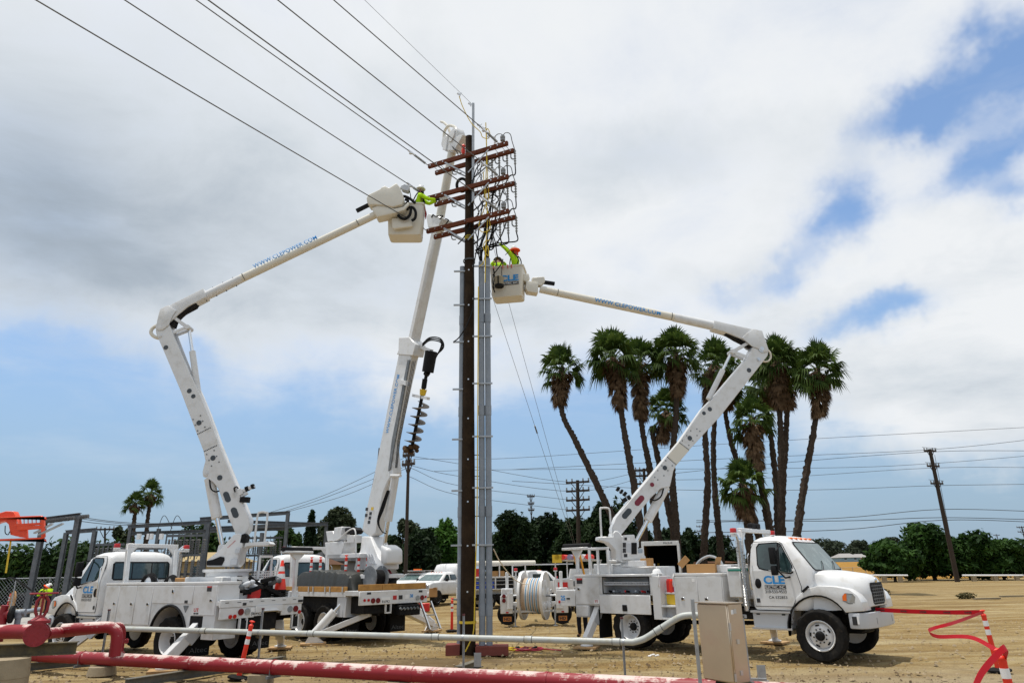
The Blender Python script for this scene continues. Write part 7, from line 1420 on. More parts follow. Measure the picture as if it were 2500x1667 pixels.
g1 = W(1075, 1440, 48); pickup('white pickup with a dark grille and fibreglass canopy facing the camera left of the pole', (g1.x, g1.y, 0), R(-116), canopy=True)
g2 = W(1022, 1440, 53); pickup('white pickup with amber roof lights behind the end of the digger tail', (g2.x, g2.y, 0), R(-116), badge=False, rack=True)
g3 = G(1290, 1487); pickup('white pickup seen from the side beyond the reel trailer', (g3.x+.3, g3.y+5, 0), R(12), badge=False)
# service body truck behind the pole
g4 = G(1118, 1487); ST = thing('service_truck', 'white service truck with open blue-binned lockers and a ladder rack behind the pole', 'truck', (g4.x+1.5, g4.y+1.0, 0), R(22))
b = MB(); b.bx(-1.3, 2.2, -1.1, -.6, 1.0, 1.05); b.bx(-1.3, 2.2, -1.1, -.6, 1.62, 1.70); b.bx(-1.3, 2.2, -.62, -.58, .75, 1.7); b.bx(-1.3, -.95, -1.1, -.6, .6, 1.7); b.bx(1.35, 2.2, -1.1, -.6, .6, 1.7); b.bx(-1.3, 2.2, .6, 1.1, .6, 1.7); b.bx(-1.35, 2.2, -.6, .6, .75, .95); b.bx(.2, .26, -1.1, -.6, 1.0, 1.7); b.build('service_body', WHITE2, ST, bev=.012)
b = MB(); b.bx(-1.42, -1.30, -1.1, 1.1, .55, 1.12); tg = b.build('tailgate', WHITE, ST, bev=.02)
for y in (-.85, -.6, -.2, .2, .6): b = MB(); b.bar((-1.44, y, .95), (-1.44, y, 1.55), .07, .05, (1,0,0)); b.build('rope_post', ALU, tg)
b = MB(); b.bx(-1.44, -1.3, -1.1, 1.1, 1.42, 1.58); b.build('top_rail', WHITE2, tg)
for y in (-.9, -.78, -.66, .55, .68, .8): b = MB(); b.cyl((-1.42, y, .92), (-1.445, y, .92), .045, n=12); b.build('tail_lamp', REDL if abs(y) != .66 else CLEAR, tg)
b = MB(); b.bx(-1.5, -1.42, -.85, -.5, .62, .82); b.build('number_plate', INKW, tg); b = MB(); b.bx(-1.7, -1.4, -1.05, 1.05, .45, .53); b.build('bumper_step', DSTEEL, ST)
for x0, x1, z0, z1, m_ in ((-.9, .15, 1.08, 1.22, BLUEJ), (-.9, .15, 1.32, 1.44, BLUEJ), (.3, 1.3, 1.08, 1.3, UNDER), (.3, 1.3, 1.34, 1.55, UNDER)): b = MB(); b.bx(x0, x1, -1.02, -.66, z0, z1); b.build('bin', m_, ST, bev=.01)
for z in (1.26, 1.47): b = MB(); b.bx(-.93, 1.33, -1.08, -.62, z, z+.02); b.build('shelf', WHITE2, ST)
b = MB(); b.bx(-.9, -.3, .0, .5, 1.7, 2.15); b.build('red_locker', REDJ, ST); 
for k in range(2): b = MB(); b.bx(.1+k*.4, .45+k*.4, -.9, -.65, 1.7, 2.0); b.build('carton', CARD, ST)
b = MB()
for x in (-1.2, .5, 2.1): b.bar((x, -1.0, 1.7), (x, -1.0, 2.3), .06, .06, (1,0,0)); b.bar((x, 1.0, 1.7), (x, 1.0, 2.3), .06, .06, (1,0,0)); b.bar((x, -1.0, 2.3), (x, 1.0, 2.3), .06, .06)
for y in (-1.0, 1.0): b.bar((-1.4, y, 2.33), (5.2, y, 2.33), .05, .05)
b.build('ladder_rack', WHITE, ST)
b = MB(); b.cyl((-1.3, -.8, 2.42), (2.8, -.8, 2.42), .14, n=14); b.build('conduit_tube', FIBER, ST)
b = MB(); S = [rrect(2.35, 4.2, .98, .1, .75), rrect(2.35, 4.3, .98, .12, 1.3), rrect(2.4, 3.75, .88, .12, 1.85), rrect(2.5, 3.6, .75, .12, 1.95)]; b.loft(S); b.build('cab', WHITE, ST, ang=50); b = MB(); b.bx(4.1, 5.3, -.98, .98, .65, 1.3); b.build('bonnet', WHITE, ST, bev=.08, seg=2)
b = MB(); b.add([(2.6, -.965, 1.38), (3.9, -.965, 1.38), (3.6, -.90, 1.8), (2.6, -.90, 1.8)], [(0,1,2,3)]); b.build('side_window', GLASS, ST, fix=False, smooth=False)
for s in (-1, 1): wheel(ST, -.15, s*.95, s, 'alloy', .42); wheel(ST, 4.5, s*.9, s, 'alloy', .42)
b = MB(); b.bx(-1.2, 5.2, -.8, .8, .45, .75); b.build('chassis', UNDER, ST)
c_ = G(1057, 1484); b = MB(); b.bx(-.22, .22, -.2, .2, 0, .48); b.bar((.05, -.21, .48), (.2, -.35, .52), .2, .02); o = b.build('carton', CARD, None); o.location = (c_.x, c_.y, .62); tag(o, 'brown cardboard carton on the bumper step of the service truck', 'box'); 
b = MB(); c2 = G(1036, 1492); b.bx(-.28, .28, -.2, .2, 0, .42); o = b.build('red_crate', REDJ, None, bev=.03); o.location = c2; tag(o, 'small red crate on the ground between digger and service truck', 'crate'); b = MB(); b.bx(-.2, .2, -.2, .2, 0, .45); o = b.build('brown_crate', mat('brown_plastic', (.09, .045, .025), .6), None, bev=.03); o.location = c2 + V((-.5, .1, 0)); tag(o, 'small brown crate left of the red crate', 'crate')
# utility truck with rolled signs behind the reel trailer
g5 = G(1385, 1497); UT = thing('utility_truck', 'white utility truck with orange rolled signs on its rack behind the reel trailer', 'truck', (g5.x+1.0, g5.y+3.5, 0), R(75))
b = MB(); b.bx(-2.0, 1.6, -1.05, 1.05, .7, 1.55); b.build('utility_body', WHITE2, UT, bev=.02); b = MB(); b.loft([rrect(1.7, 3.6, 1.0, .12, .8), rrect(1.7, 3.6, 1.0, .12, 1.5), rrect(1.75, 3.2, .88, .12, 2.05)]); b.build('cab', WHITE, UT, ang=50)
b = MB()
for x in (-1.8, 1.4):
    for y in (-.95, .95): b.bar((x, y, 1.55), (x, y, 2.45), .06, .06, (1,0,0))
    b.bar((x, -1.0, 2.45), (x, 1.0, 2.45), .06, .06)
b.bx(-2.0, 1.6, -1.0, 1.0, 2.46, 2.5); b.build('rack', WHITE, UT)
for k, (y, m_) in enumerate(((-.8, ORANGE), (-.5, REFL), (-.2, ORANGE), (.15, mat('purple_grey_roll', (.30, .28, .42), .6)), (.5, ORANGE), (.8, YELLOW))): b = MB(); b.cyl((-2.05, y, 2.62), (-.6, y, 2.62), .13, n=12); b.build('rolled_sign', m_, UT)
b = MB(); b.bx(-2.05, -2.0, .55, 1.05, 2.35, 2.75); b.build('yellow_board', YELLOW, UT)
b = MB(); b.bx(-2.02, -1.99, -.7, .0, 1.2, 1.45); b.build('grille_guard', DSTEEL, UT); b = MB(); b.bx(-2.03, -2.0, .3, .8, .9, 1.4); b.build('fire_box', REDJ, UT)
for s in (-1, 1): wheel(UT, -.9, s*.95, s, 'alloy', .42); wheel(UT, 2.7, s*.95, s, 'alloy', .42); beacon(UT, (-1.9, s*.9, 1.55), r=.08)
# box truck with its rear open
bt_l, bt_r = W(1570, 1360, 44), W(1658, 1360, 44); BX = thing('box_trailer', 'white box trailer with its rear door open showing red and orange gear', 'trailer', ((bt_l.x+bt_r.x)/2, 44, 0), R(-14))
zt = W(1615, 1322, 44).z; hw_ = (bt_r.x-bt_l.x)/2
b = MB(); b.bx(-hw_, -hw_+.06, 0, 5.2, .9, zt); b.bx(hw_-.06, hw_, 0, 5.2, .9, zt); b.bx(-hw_+.06, hw_-.06, 5.1, 5.2, .9, zt-.06); b.bx(-hw_, hw_, 0, 5.2, zt-.06, zt); b.bx(-hw_, hw_, 0, 5.2, .82, .9); b.build('box', ALU, BX, bev=.01)
b = MB(); b.bx(-hw_-.03, -hw_+.10, -.06, 0, .8, zt+.04); b.bx(hw_-.10, hw_+.03, -.06, 0, .8, zt+.04); b.bx(-hw_+.1, hw_-.1, -.06, 0, zt-.22, zt+.04); b.build('rear_frame', WHITE, BX, bev=.01)
text('lettering', 'PELSUE', lambda u, v: (.2+.55*u, -.065, zt-.13+.10*v), INK, BX, bold=.02)
for i in range(16):
    x, y, z = rnd.uniform(-hw_+.15, hw_-.2), rnd.uniform(.4, 3.5), rnd.uniform(.9, 1.9); b = MB(); w_, h_ = rnd.uniform(.1, .22), rnd.uniform(.25, .7)
    if i % 3: b.cyl((x, y, z), (x, y, z+h_), w_*.5, n=10)
    else: b.bx(x-w_, x+w_, y-.1, y+.1, z, z+h_*.5)
    b.build('stored_gear', [REDJ, REDJ, YELLOW, ORANGE, DSTEEL, CARD][i % 6], BX)
b = MB(); b.bx(hw_-.7, hw_-.08, 1.0, 2.2, 1.6, 1.64); b.bx(-hw_+.08, -hw_+.5, .8, 3.2, 1.7, 1.74); b.build('shelf', PLY, BX)
b = MB(); b.bx(-hw_+.065, -hw_+.09, .05, 5.0, .92, zt-.07); b.build('wall_lining', mat('plywood_lining', (.30, .16, .035), .8), BX); b = MB(); b.bx(-hw_+.1, hw_-.1, 4.9, 5.0, .92, zt-.1); b.bx(hw_-.09, hw_-.065, .05, 4.9, .92, zt-.07); b.bx(-hw_+.1, hw_-.1, .05, 4.88, zt-.1, zt-.065); b.bx(-hw_+.1, hw_-.1, .05, 4.88, .905, .93); b.build('interior_shade', mat('interior_shade', (.02, .018, .016), .9), BX)  # near-black panels stand in for the shade inside the open box
for s in (-1, 1): wheel(BX, s*(hw_-.15), 3.2, s, 'front', .42)
for o in list(BX.children):
    if o.name.startswith('wheel'): o.rotation_euler = (0, 0, R(90))
# ================================================================== vegetation
def leaf_mat(name, c0, c1, c2, scale=.35, tr=.25):
    mm = bpy.data.materials.new(name); mm.use_nodes = True; t = mm.node_tree; p = t.nodes['Principled BSDF']; tcn = N('ShaderNodeTexCoord', t)
    n1 = nz(tcn.outputs['Object'], scale, 4, .6, 0, tree=t); n2 = nz(tcn.outputs['Object'], scale*9, 3, .6, 0, (3, 3, 3), tree=t)
    rp = N('ShaderNodeValToRGB', t); lnk(mth('ADD', mth('MULTIPLY', n1, .65, tree=t), mth('MULTIPLY', n2, .35, tree=t), tree=t), rp.inputs[0], t); e = rp.color_ramp.elements
    e[0].position = .36; e[0].color = (*c0, 1); e[1].position = .64; e[1].color = (*c2, 1); k = e.new(.5); k.color = (*c1, 1)
    lnk(rp.outputs[0], p.inputs['Base Color'], t); p.inputs['Roughness'].default_value = .65; p.inputs['Specular IOR Level'].default_value = .12
    tl = N('ShaderNodeBsdfTranslucent', t); lnk(rp.outputs[0], tl.inputs[0], t); mx = N('ShaderNodeMixShader', t); mx.inputs[0].default_value = tr
    lnk(p.outputs[0], mx.inputs[1], t); lnk(tl.outputs[0], mx.inputs[2], t); lnk(mx.outputs[0], t.nodes['Material Output'].inputs[0], t); return mm
LDARK = leaf_mat('dark_tree_leaf', (.006, .014, .006), (.014, .030, .010), (.030, .055, .016))
LMID = leaf_mat('mid_tree_leaf', (.012, .030, .009), (.028, .060, .014), (.055, .105, .022))
LBRT = leaf_mat('bright_tree_leaf', (.020, .060, .010), (.045, .115, .016), (.085, .17, .025))
LBUSH = leaf_mat('broad_bush_leaf', (.008, .024, .006), (.022, .056, .010), (.052, .112, .020), .5)
LEUC = leaf_mat('eucalyptus_leaf', (.018, .028, .014), (.034, .048, .022), (.060, .075, .036))
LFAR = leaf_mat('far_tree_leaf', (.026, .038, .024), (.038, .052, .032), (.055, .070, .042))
BARK = mat('grey_brown_bark', (.085, .062, .045), .9, 0, .4, 4, bump=.5)
PALMG = leaf_mat('palm_leaf', (.018, .038, .008), (.042, .076, .014), (.095, .140, .028), 1.5, .3)
PALMD = leaf_mat('dead_palm_leaf', (.060, .034, .017), (.14, .086, .046), (.25, .165, .095), 2.0, .1)
PALMT = mat('palm_trunk', (.070, .052, .040), .9, 0, .6, 5.0, bump=1.0, bscale=10, col2=(.026, .019, .014))
def leaf_mesh(name, blobs, size, m_, parent, seed, flat=.0, world=False):
    rs = np.random.RandomState(seed); P, Nn, Sz = [], [], []
    for (c, rx, ry, rz, n_) in blobs:
        d = rs.normal(size=(n_, 3)); d /= np.linalg.norm(d, axis=1)[:, None]; k = .55 + .47*rs.rand(n_)**.7; k *= 1 + .16*np.sin(d[:, 0]*7 + c[0])*np.cos(d[:, 2]*6 + c[1])
        P.append(np.array(c)[None] + d*k[:, None]*np.array([rx, ry, rz])[None]); q = d*.8 + rs.normal(size=(n_, 3))*.7 + np.array([0, 0, .5])[None]; Nn.append(q/np.linalg.norm(q, axis=1)[:, None]); Sz.append(size*(.55 + .8*rs.rand(n_)))
    P, Nn, Sz = np.concatenate(P), np.concatenate(Nn), np.concatenate(Sz); n_ = len(P)
    a = np.cross(Nn, rs.normal(size=(n_, 3))); a /= np.linalg.norm(a, axis=1)[:, None] + 1e-9; b_ = np.cross(Nn, a); s = Sz[:, None]
    vv = np.stack([P - a*s, P - b_*s*.45 + Nn*s*.12, P + a*s, P + b_*s*.45 + Nn*s*.12], 1).reshape(-1, 3)
    if world and parent is not None: im = np.array(WM[parent.name].inverted()); vv = vv @ im[:3, :3].T + im[:3, 3]
    me = bpy.data.meshes.new(name); me.vertices.add(4*n_); me.vertices.foreach_set('co', vv.astype(np.float32).ravel()); me.loops.add(4*n_); me.loops.foreach_set('vertex_index', np.arange(4*n_, dtype=np.int32)); me.polygons.add(n_); me.polygons.foreach_set('loop_start', np.arange(0, 4*n_, 4, dtype=np.int32)); me.update(calc_edges=True)
    me.materials.append(m_); return place(name, me, parent)
def tree(label, px0, px1, ytop, Yd, m_, n_=2600, leaf=.30, seed=1, trunk=True, nb=9, ybot=None, group=None, sparse=False, cat='tree', dy=3.0):
    """crown spans pixel columns px0..px1 and tops out at row ytop, standing at distance Yd"""
    a, c_ = W(px0, ytop, Yd), W(px1, ytop, Yd); cx_, wd_ = (a.x+c_.x)/2, (c_.x-a.x); top = (a.z+c_.z)/2; z0 = rise(cx_, Yd); lo = z0 + .1*(top-z0) if ybot is None else W((px0+px1)/2, ybot, Yd).z
    t = thing('tree', label, cat, (cx_, Yd, z0), 0, group); r_ = random.Random(seed); blobs = []
    for i in range(nb):
        u_ = (i+.5)/nb*2-1; env = math.sqrt(max(.05, 1-u_*u_*.8)); rz = (top-lo)*r_.uniform(.13, .34)*(.75 if sparse else 1); rx = wd_*r_.uniform(.10, .24)*(.7 if sparse else 1)
        zc = lo + (top-lo)*env*r_.uniform(.35, .92) ; zc = min(zc, top-rz*.9) if i % 3 else top*env - rz*.95 + z0*(1-env)
        blobs.append((( cx_ + u_*(wd_/2-rx*.8), Yd + r_.uniform(-dy/2, dy/2), max(zc, lo+rz*.6)), rx, max(rx*.8, dy*.3), rz, int(n_/nb)))
    if not sparse: blobs.append(((cx_, Yd, (lo+top)/2-.05*top), wd_*.44, dy*.5, (top-lo)*.42, int(n_*.5))); blobs.append(((cx_, Yd, lo+(top-lo)*.2), wd_*.48, dy*.5, (top-lo)*.25, int(n_*.3)))
    leaf_mesh('crown', blobs, leaf, m_, t, seed, world=True)
    if trunk:
        b = MB(); b.tube([(cx_, Yd, z0-.2), (cx_+.1, Yd, z0+(top-z0)*.3), (cx_+.05, Yd, z0+(top-z0)*.6)], [.03*(top-z0)+.05, .024*(top-z0)+.03, .012*(top-z0)], 8)
        for c in blobs[:6]: b.tube([(cx_, Yd, z0+(top-z0)*.3), ((cx_+c[0][0])/2, (Yd+c[0][1])/2, (z0+(top-z0)*.35+c[0][2])/2), c[0]], [.012*(top-z0)+.02, .008*(top-z0)+.02, .02], 6)
        b.build('trunk', BARK, t, world=True)
    return t
gT = 'dark trees behind the parked vehicles'
tree('dark green tree right of the conduits, leftmost of the dark row', 1180, 1320, 1248, 74, LDARK, 6500, .27, 11, group=gT)
tree('dark green tree behind the reel trailer, second of the dark row', 1255, 1400, 1256, 78, LDARK, 6500, .27, 12, group=gT)
tree('dark green tree behind the distant four-armed pole', 1335, 1470, 1262, 74, LDARK, 6500, .27, 13, group=gT)
tree('tallest dark tree behind the right truck boom rest', 1405, 1545, 1226, 70, LDARK, 7500, .27, 14, group=gT)
tree('dark green tree under the right lift ram', 1485, 1610, 1274, 72, LDARK, 5000, .27, 15, group=gT)
tree('dark green tree right of the palm trunks by the box trailer', 1580, 1690, 1288, 72, LDARK, 4000, .27, 16, group=gT)
tree('bright green tree just left of the timber pole', 1036, 1136, 1266, 66, LBRT, 6000, .24, 17)
tree('dark green tree left of the bright green tree', 975, 1080, 1288, 62, LDARK, 5500, .25, 18)
tree('open grey-green tree behind the small dark pole', 945, 1035, 1262, 80, LEUC, 2600, .32, 19, sparse=True)
tree('tall grey-green tree right of the dark cypress', 760, 895, 1241, 84, LEUC, 7000, .27, 20, sparse=False)
tree('green tree between the left boom and the cypress', 640, 770, 1292, 84, LMID, 3000, .34, 21, sparse=True)
tree('green tree behind the substation under the left boom', 420, 570, 1278, 88, LMID, 3000, .34, 22)
tree('olive tree left of the substation', 262, 340, 1284, 88, LEUC, 2400, .34, 23, sparse=True)
tree('small round dark tree above the hedge left of the portal frames', 145, 215, 1310, 90, LMID, 1500, .34, 24)
for i, px in enumerate(range(1180, 1700, 74)): tree('low dark tree filling the back row, %s from the left' % ('first', 'second', 'third', 'fourth', 'fifth', 'sixth', 'seventh', 'eighth')[i], px, px+112, 1292 + 14*(i % 3), 82, LDARK, 2200, .3, 70+i, nb=6, group=gT)
for i, px in enumerate((835, 900)): tree(['dark tree behind the digger winch cover', 'dark tree left of the thin dark pole'][i], px, px+105, 1318 - 12*i, 80, LDARK, 2600, .3, 80+i, nb=7)
cy = thing('cypress_tree', 'narrow dark cypress between the substation and the digger', 'tree', tuple(W(762, 1385, 76)), 0); a = W(762, 1252, 76); base = W(762, 1400, 76)
leaf_mesh('crown', [((a.x, 76, base.z + (a.z-base.z)*k), .85*w_, .85*w_, (a.z-base.z)*.2, 700) for k, w_ in ((.15, .8), (.35, 1.0), (.55, .85), (.72, .6), (.86, .35))], .22, LDARK, cy, 31, world=True)
b = MB(); b.tube([(a.x, 76, 0), (a.x, 76, a.z*.8)], [.2, .05], 8); b.build('trunk', BARK, cy, world=True)
# hedge along the left
hl, hr_ = W(-60, 1335, 60), W(330, 1335, 60); HD = thing('hedge', 'long clipped dark green hedge along the left edge', 'hedge', ((hl.x+hr_.x)/2, 60, 0)); ht = W(100, 1326, 60).z
leaf_mesh('foliage', [((hl.x + (hr_.x-hl.x)*(i+.5)/14, 60, ht*.55), (hr_.x-hl.x)/22, 1.0, ht*.47, 500) for i in range(14)], .24, LMID, HD, 33, world=True)
b = MB(); b.bx(hl.x, hr_.x, 59.7, 60.3, 0, ht*.8); b.build('stems', mat('hedge_core', (.010, .014, .008), .9), HD, world=True)
# right-hand bushes by the leaning pole
BS = [(2120, 2215, 1318, 86, 'low broad-leaved bush at the left end of the right thicket', 51), (2180, 2330, 1276, 90, 'large broad-leaved bush behind the leaning pole', 52), (2290, 2400, 1296, 88, 'broad-leaved bush right of the leaning pole', 53), (2370, 2490, 1318, 86, 'broad-leaved bush with a tall shoot at the right end of the thicket', 54)]
for px0, px1, yt, Yd, lab, sd in BS: tree(lab, px0, px1, yt, Yd, LBUSH, 5200, .36, sd, trunk=True, nb=11, ybot=1402, group='broad-leaved bushes on the right', cat='bush', dy=7)
tree('single shoot of leaves sticking up from the right bush', 2398, 2422, 1308, 86, LBUSH, 90, .30, 55, nb=3, ybot=1345, cat='bush', dy=1)
# trees far across the field
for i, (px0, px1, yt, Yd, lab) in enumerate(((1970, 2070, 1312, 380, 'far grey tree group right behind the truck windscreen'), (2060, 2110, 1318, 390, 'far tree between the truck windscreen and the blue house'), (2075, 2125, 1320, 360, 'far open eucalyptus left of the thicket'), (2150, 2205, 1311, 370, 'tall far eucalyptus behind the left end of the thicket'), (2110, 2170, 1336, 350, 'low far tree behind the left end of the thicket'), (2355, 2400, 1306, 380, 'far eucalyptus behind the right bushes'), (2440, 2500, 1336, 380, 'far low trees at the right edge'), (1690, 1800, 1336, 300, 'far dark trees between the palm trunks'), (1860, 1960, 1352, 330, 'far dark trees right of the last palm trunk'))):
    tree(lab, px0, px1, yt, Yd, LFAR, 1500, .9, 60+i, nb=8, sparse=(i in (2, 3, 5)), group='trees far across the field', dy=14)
# ---- palms
def palm(label, pts, Yd, rc_=1.75, skirt=2.2, seed=0, nl=36, group='tall fan palms', tr=.215):
    rc_ *= 1.32; r_ = random.Random(seed); P = [W(x, y, Yd) for x, y in pts]; top = P[0]; z0 = 0; base = P[-1].copy(); base = P[-1] + (P[-1]-P[-2]).normalized()*max(0, (P[-1].z)/max(.2, -(P[-1]-P[-2]).normalized().z)); base.z = -.1
    t = thing('palm_tree', label, 'palm', (base.x, base.y, 0), 0, group)
    cv = catmull([base] + P[::-1], 8); n_ = len(cv); b = MB(); pts2, rad_ = [], []
    L_ = sum((cv[i+1]-cv[i]).length for i in range(n_-1)); m_ = int(L_/.19); acc = []
    for k in range(m_+1):
        f = k/m_*(n_-1); i = min(n_-2, int(f)); acc.append(cv[i].lerp(cv[i+1], f-i))
    secs = []; nn = 12
    for k, p in enumerate(acc):
        rr = tr*(1.25-.45*min(1, k/m_*1.4)) ; secs.append([p + V((math.cos(2*math.pi*j/nn+(k % 2)*.26)*rr*(g_ := 1+.60*((j+k) % 2)*r_.random()), math.sin(2*math.pi*j/nn+(k % 2)*.26)*rr*g_, .10*((j+k) % 2))) for j in range(nn)])
    b.loft(secs); b.build('trunk', PALMT, t, world=True, ang=20)
    c = top; vs_, fs_ = [], []; ax = (cv[-1]-cv[-4]).normalized()
    def fan(o, d, L_, R_, nb_, spread, droop, vs_, fs_, w_=.075):
        d = d.normalized(); sd = d.cross(V((0,0,1))); sd = sd.normalized() if sd.length > .05 else V((1,0,0)); nr = sd.cross(d).normalized(); ro = r_.uniform(-.7, .7); sd, nr = sd*math.cos(ro) + nr*math.sin(ro), nr*math.cos(ro) - sd*math.sin(ro); p = o + d*L_ - V((0,0,1))*L_*L_*.08*droop; i0 = len(vs_)
        vs_ += [o + sd*.03, o - sd*.03, p - sd*.02, p + sd*.02]; fs_.append((i0, i0+1, i0+2, i0+3))
        for k in range(nb_):
            th = (k/(nb_-1)*2-1)*spread + r_.uniform(-.04, .04); e_ = d*math.cos(th) + sd*math.sin(th) + nr*.10*math.cos(th*2); rk = R_*(1-.22*abs(th)/spread)*r_.uniform(.85, 1.08); q = sd*math.cos(th) - d*math.sin(th)
            m1 = p + e_*rk*.58 - V((0,0,1))*.05*droop; tp = p + e_*rk*(.92 if droop > .7 else 1) - V((0,0,1))*rk*(.20+.42*r_.random())*droop; i0 = len(vs_)
            vs_ += [p - q*.012, p + q*.012, m1 + q*w_ + nr*.02, m1 - q*w_ + nr*.02, tp]; fs_ += [(i0, i0+1, i0+2, i0+3), (i0+3, i0+2, i0+4)]
    for k in range(nl):
        f = k/nl; elv = R(84 - 122*f**.95 + r_.uniform(-9, 9)); a = k*2.39996 + r_.uniform(-.3, .3); d = V((math.cos(a)*math.cos(elv), math.sin(a)*math.cos(elv), math.sin(elv))) + ax*.15
        fan(c + V((0,0,-.35*f)), d, rc_*r_.uniform(.36, .60), rc_*r_.uniform(.46, .62), 16, r_.uniform(1.2, 1.6), .25+1.4*f, vs_, fs_)
    b = MB(); b.add(vs_, fs_); b.build('crown', PALMG, t, world=True, smooth=False, fix=False)
    if skirt:
        vs_, fs_ = [], []
        for k in range(int(105*skirt)):
            f = r_.random(); i = max(0, len(acc)-1-int((.10+f*skirt*1.3)/.19)); p = acc[i]; a = r_.random()*6.283; out = .34 + .62*(1-f)*rc_/2.3; o = p + V((math.cos(a)*.18, math.sin(a)*.18, 0)); d = V((math.cos(a)*out, math.sin(a)*out, -1))
            fan(o, d, .35, r_.uniform(.6, 1.0), 5, .28, .3, vs_, fs_, .035)
        b = MB(); b.add(vs_, fs_); b.build('dead_leaf_skirt', PALMD, t, world=True, smooth=False, fix=False)
    return t
palm('leaning fan palm at the far left of the palm row', [(1372, 898), (1366, 960), (1376, 1020), (1406, 1080), (1455, 1180), (1500, 1275)], 52, 1.65, 2.6, 1)
palm('tall fan palm second from the left with a wide shaggy skirt', [(1496, 868), (1508, 940), (1520, 1030), (1540, 1140), (1560, 1260)], 52, 2.0, 4.0, 2, 54)
palm('fan palm third from the left, just behind the second', [(1562, 880), (1562, 960), (1568, 1050), (1585, 1140), (1600, 1260)], 55, 1.8, 4.2, 3)
palm('fan palm with the highest crown left of the right boom', [(1650, 862), (1652, 940), (1650, 1030), (1640, 1140), (1648, 1260)], 54, 2.0, 3.2, 4, 54)
palm('lower dark fan palm half hidden between taller trunks', [(1628, 1000), (1612, 1060), (1592, 1045), (1608, 1130), (1640, 1280)], 60, 1.7, 2.6, 5, 40)
palm('fan palm behind the right elbow ram, left of the twin trunks', [(1742, 890), (1730, 970), (1722, 1060), (1728, 1180), (1720, 1330)], 56, 1.9, 3.4, 6)
palm('fan palm right of the twin trunks behind the elbow ram', [(1772, 905), (1752, 980), (1742, 1080), (1746, 1200), (1758, 1330)], 60, 1.7, 2.8, 7)
palm('leaning fan palm with a thin trunk crossing behind the boom', [(1775, 960), (1770, 1000), (1785, 1080), (1810, 1160), (1850, 1300)], 62, 1.5, 1.6, 8, 36)
palm('shorter fan palm with a bright crown and long tan skirt', [(1836, 1020), (1838, 1080), (1852, 1150), (1870, 1240), (1885, 1330)], 48, 1.45, 2.9, 9, 36)
palm('small low fan palm among the trunks behind the cab guard', [(1812, 1180), (1818, 1230), (1826, 1290), (1830, 1330)], 47, 1.55, 1.7, 10, 34)
palm('tall fan palm left of the pair behind the boom elbow', [(1898, 880), (1900, 960), (1906, 1050), (1908, 1180), (1910, 1330)], 54, 2.0, 3.4, 11, 54)
palm('tall fan palm right of the pair behind the boom elbow', [(1918, 900), (1922, 970), (1920, 1060), (1912, 1180), (1906, 1330)], 58, 1.8, 3.2, 12)
palm('fan palm with a drooping crown left of the elbow pair', [(1870, 935), (1872, 990), (1884, 1080), (1896, 1200), (1900, 1330)], 62, 1.8, 2.4, 14)
palm('fan palm at the far right of the palm row', [(1996, 900), (1998, 970), (1988, 1050), (1965, 1180), (1946, 1310)], 52, 1.9, 3.6, 13, 50)
palm('left of the two small distant fan palms beyond the substation', [(330, 1228), (330, 1250), (326, 1280), (322, 1330)], 110, 1.55, 1.2, 15, 34, 'distant fan palms', .26)
palm('right and taller of the two small distant fan palms', [(368, 1205), (366, 1230), (360, 1270), (356, 1330)], 112, 1.9, 2.2, 16, 38, 'distant fan palms', .26)

# ================================================================== far poles and lines
POLEM = mat('weathered_pole', (.055, .042, .034), .85, 0, .3, 1); FWIRE = mat('far_wire', (.07, .075, .08), .6)
def far_pole(label, ptop, pbase, Yd, r_, arms, aw_, tilt=0.0):
    a, c = W(*ptop, Yd), W(*pbase, Yd); t = thing('utility_pole', label, 'pole', (c.x, Yd, c.z), 0, 'distant power poles')
    b = MB(); b.cyl(c, a, r_, r_*.7, n=10); b.build('shaft', POLEM, t, world=True); out = []
    for (y, w_) in arms:
        k = (y-ptop[1])/(pbase[1]-ptop[1]); p = a.lerp(c, k); d = V((math.cos(aw_), math.sin(aw_), 0)); b = MB(); b.bar(p - d*w_ , p + d*w_, .14, .16); b.bar(p - d*w_*.6, p + V((0,0,-.8)), .05, .05); b.bar(p + d*w_*.6, p + V((0,0,-.8)), .05, .05); ar = b.build('crossarm', POLEM, t, world=True)
        for s in (-1, -.5, .5, 1): q = p + d*w_*s*.95; b = MB(); b.lathe([(.04, 0), (.08, .1), (.05, .2), (.07, .3)], q, (0,0,1), 8); b.build('insulator', PORC, ar, world=True)
        out.append((p - d*w_, p, p + d*w_))
    return out
LP = far_pole('tall pole leaning left at the right beside the thicket', (2270, 1096), (2338, 1420), 71, .24, ((1101, .75), (1140, .75), (1184, .75)), R(15))
for tri in LP:
    q = tri[1]; b = MB(); b.tube([q + V((math.cos(a)*.75, math.sin(a)*.2, .25+.18*math.sin(a*.5))) for a in np.linspace(0, math.pi, 10)], .02, 5); tag(b.build('jumper_loop', FWIRE, None), ['curved jumper at the top arm of the leaning pole', 'curved jumper at the middle arm of the leaning pole', 'curved jumper at the lower arm of the leaning pole'][LP.index(tri)], 'jumper')
gp = W(2282, 1110, 71); b = MB(); b.tube([gp, W(2335, 1385, 71.5)], .02, 5); tag(b.build('guy_wire', FWIRE, None), 'thin guy wire beside the leaning pole on the right', 'guy wire')
FP = far_pole('four-armed brown pole behind the reel trailer', (1410, 1172), (1414, 1400), 58, .20, ((1177, 1.0), (1199, 1.0), (1222, 1.0), (1247, 1.0)), R(-20))
DPl = far_pole('thin dark pole behind the hanging auger', (998, 1098), (990, 1400), 46, .13, ((1112, .5), (1135, .55)), R(-35))
far_pole('slim pole with lamp arms left of the palms', (1296, 1206), (1299, 1330), 95, .10, ((1212, .5), (1230, .4), (1246, .4)), R(0))
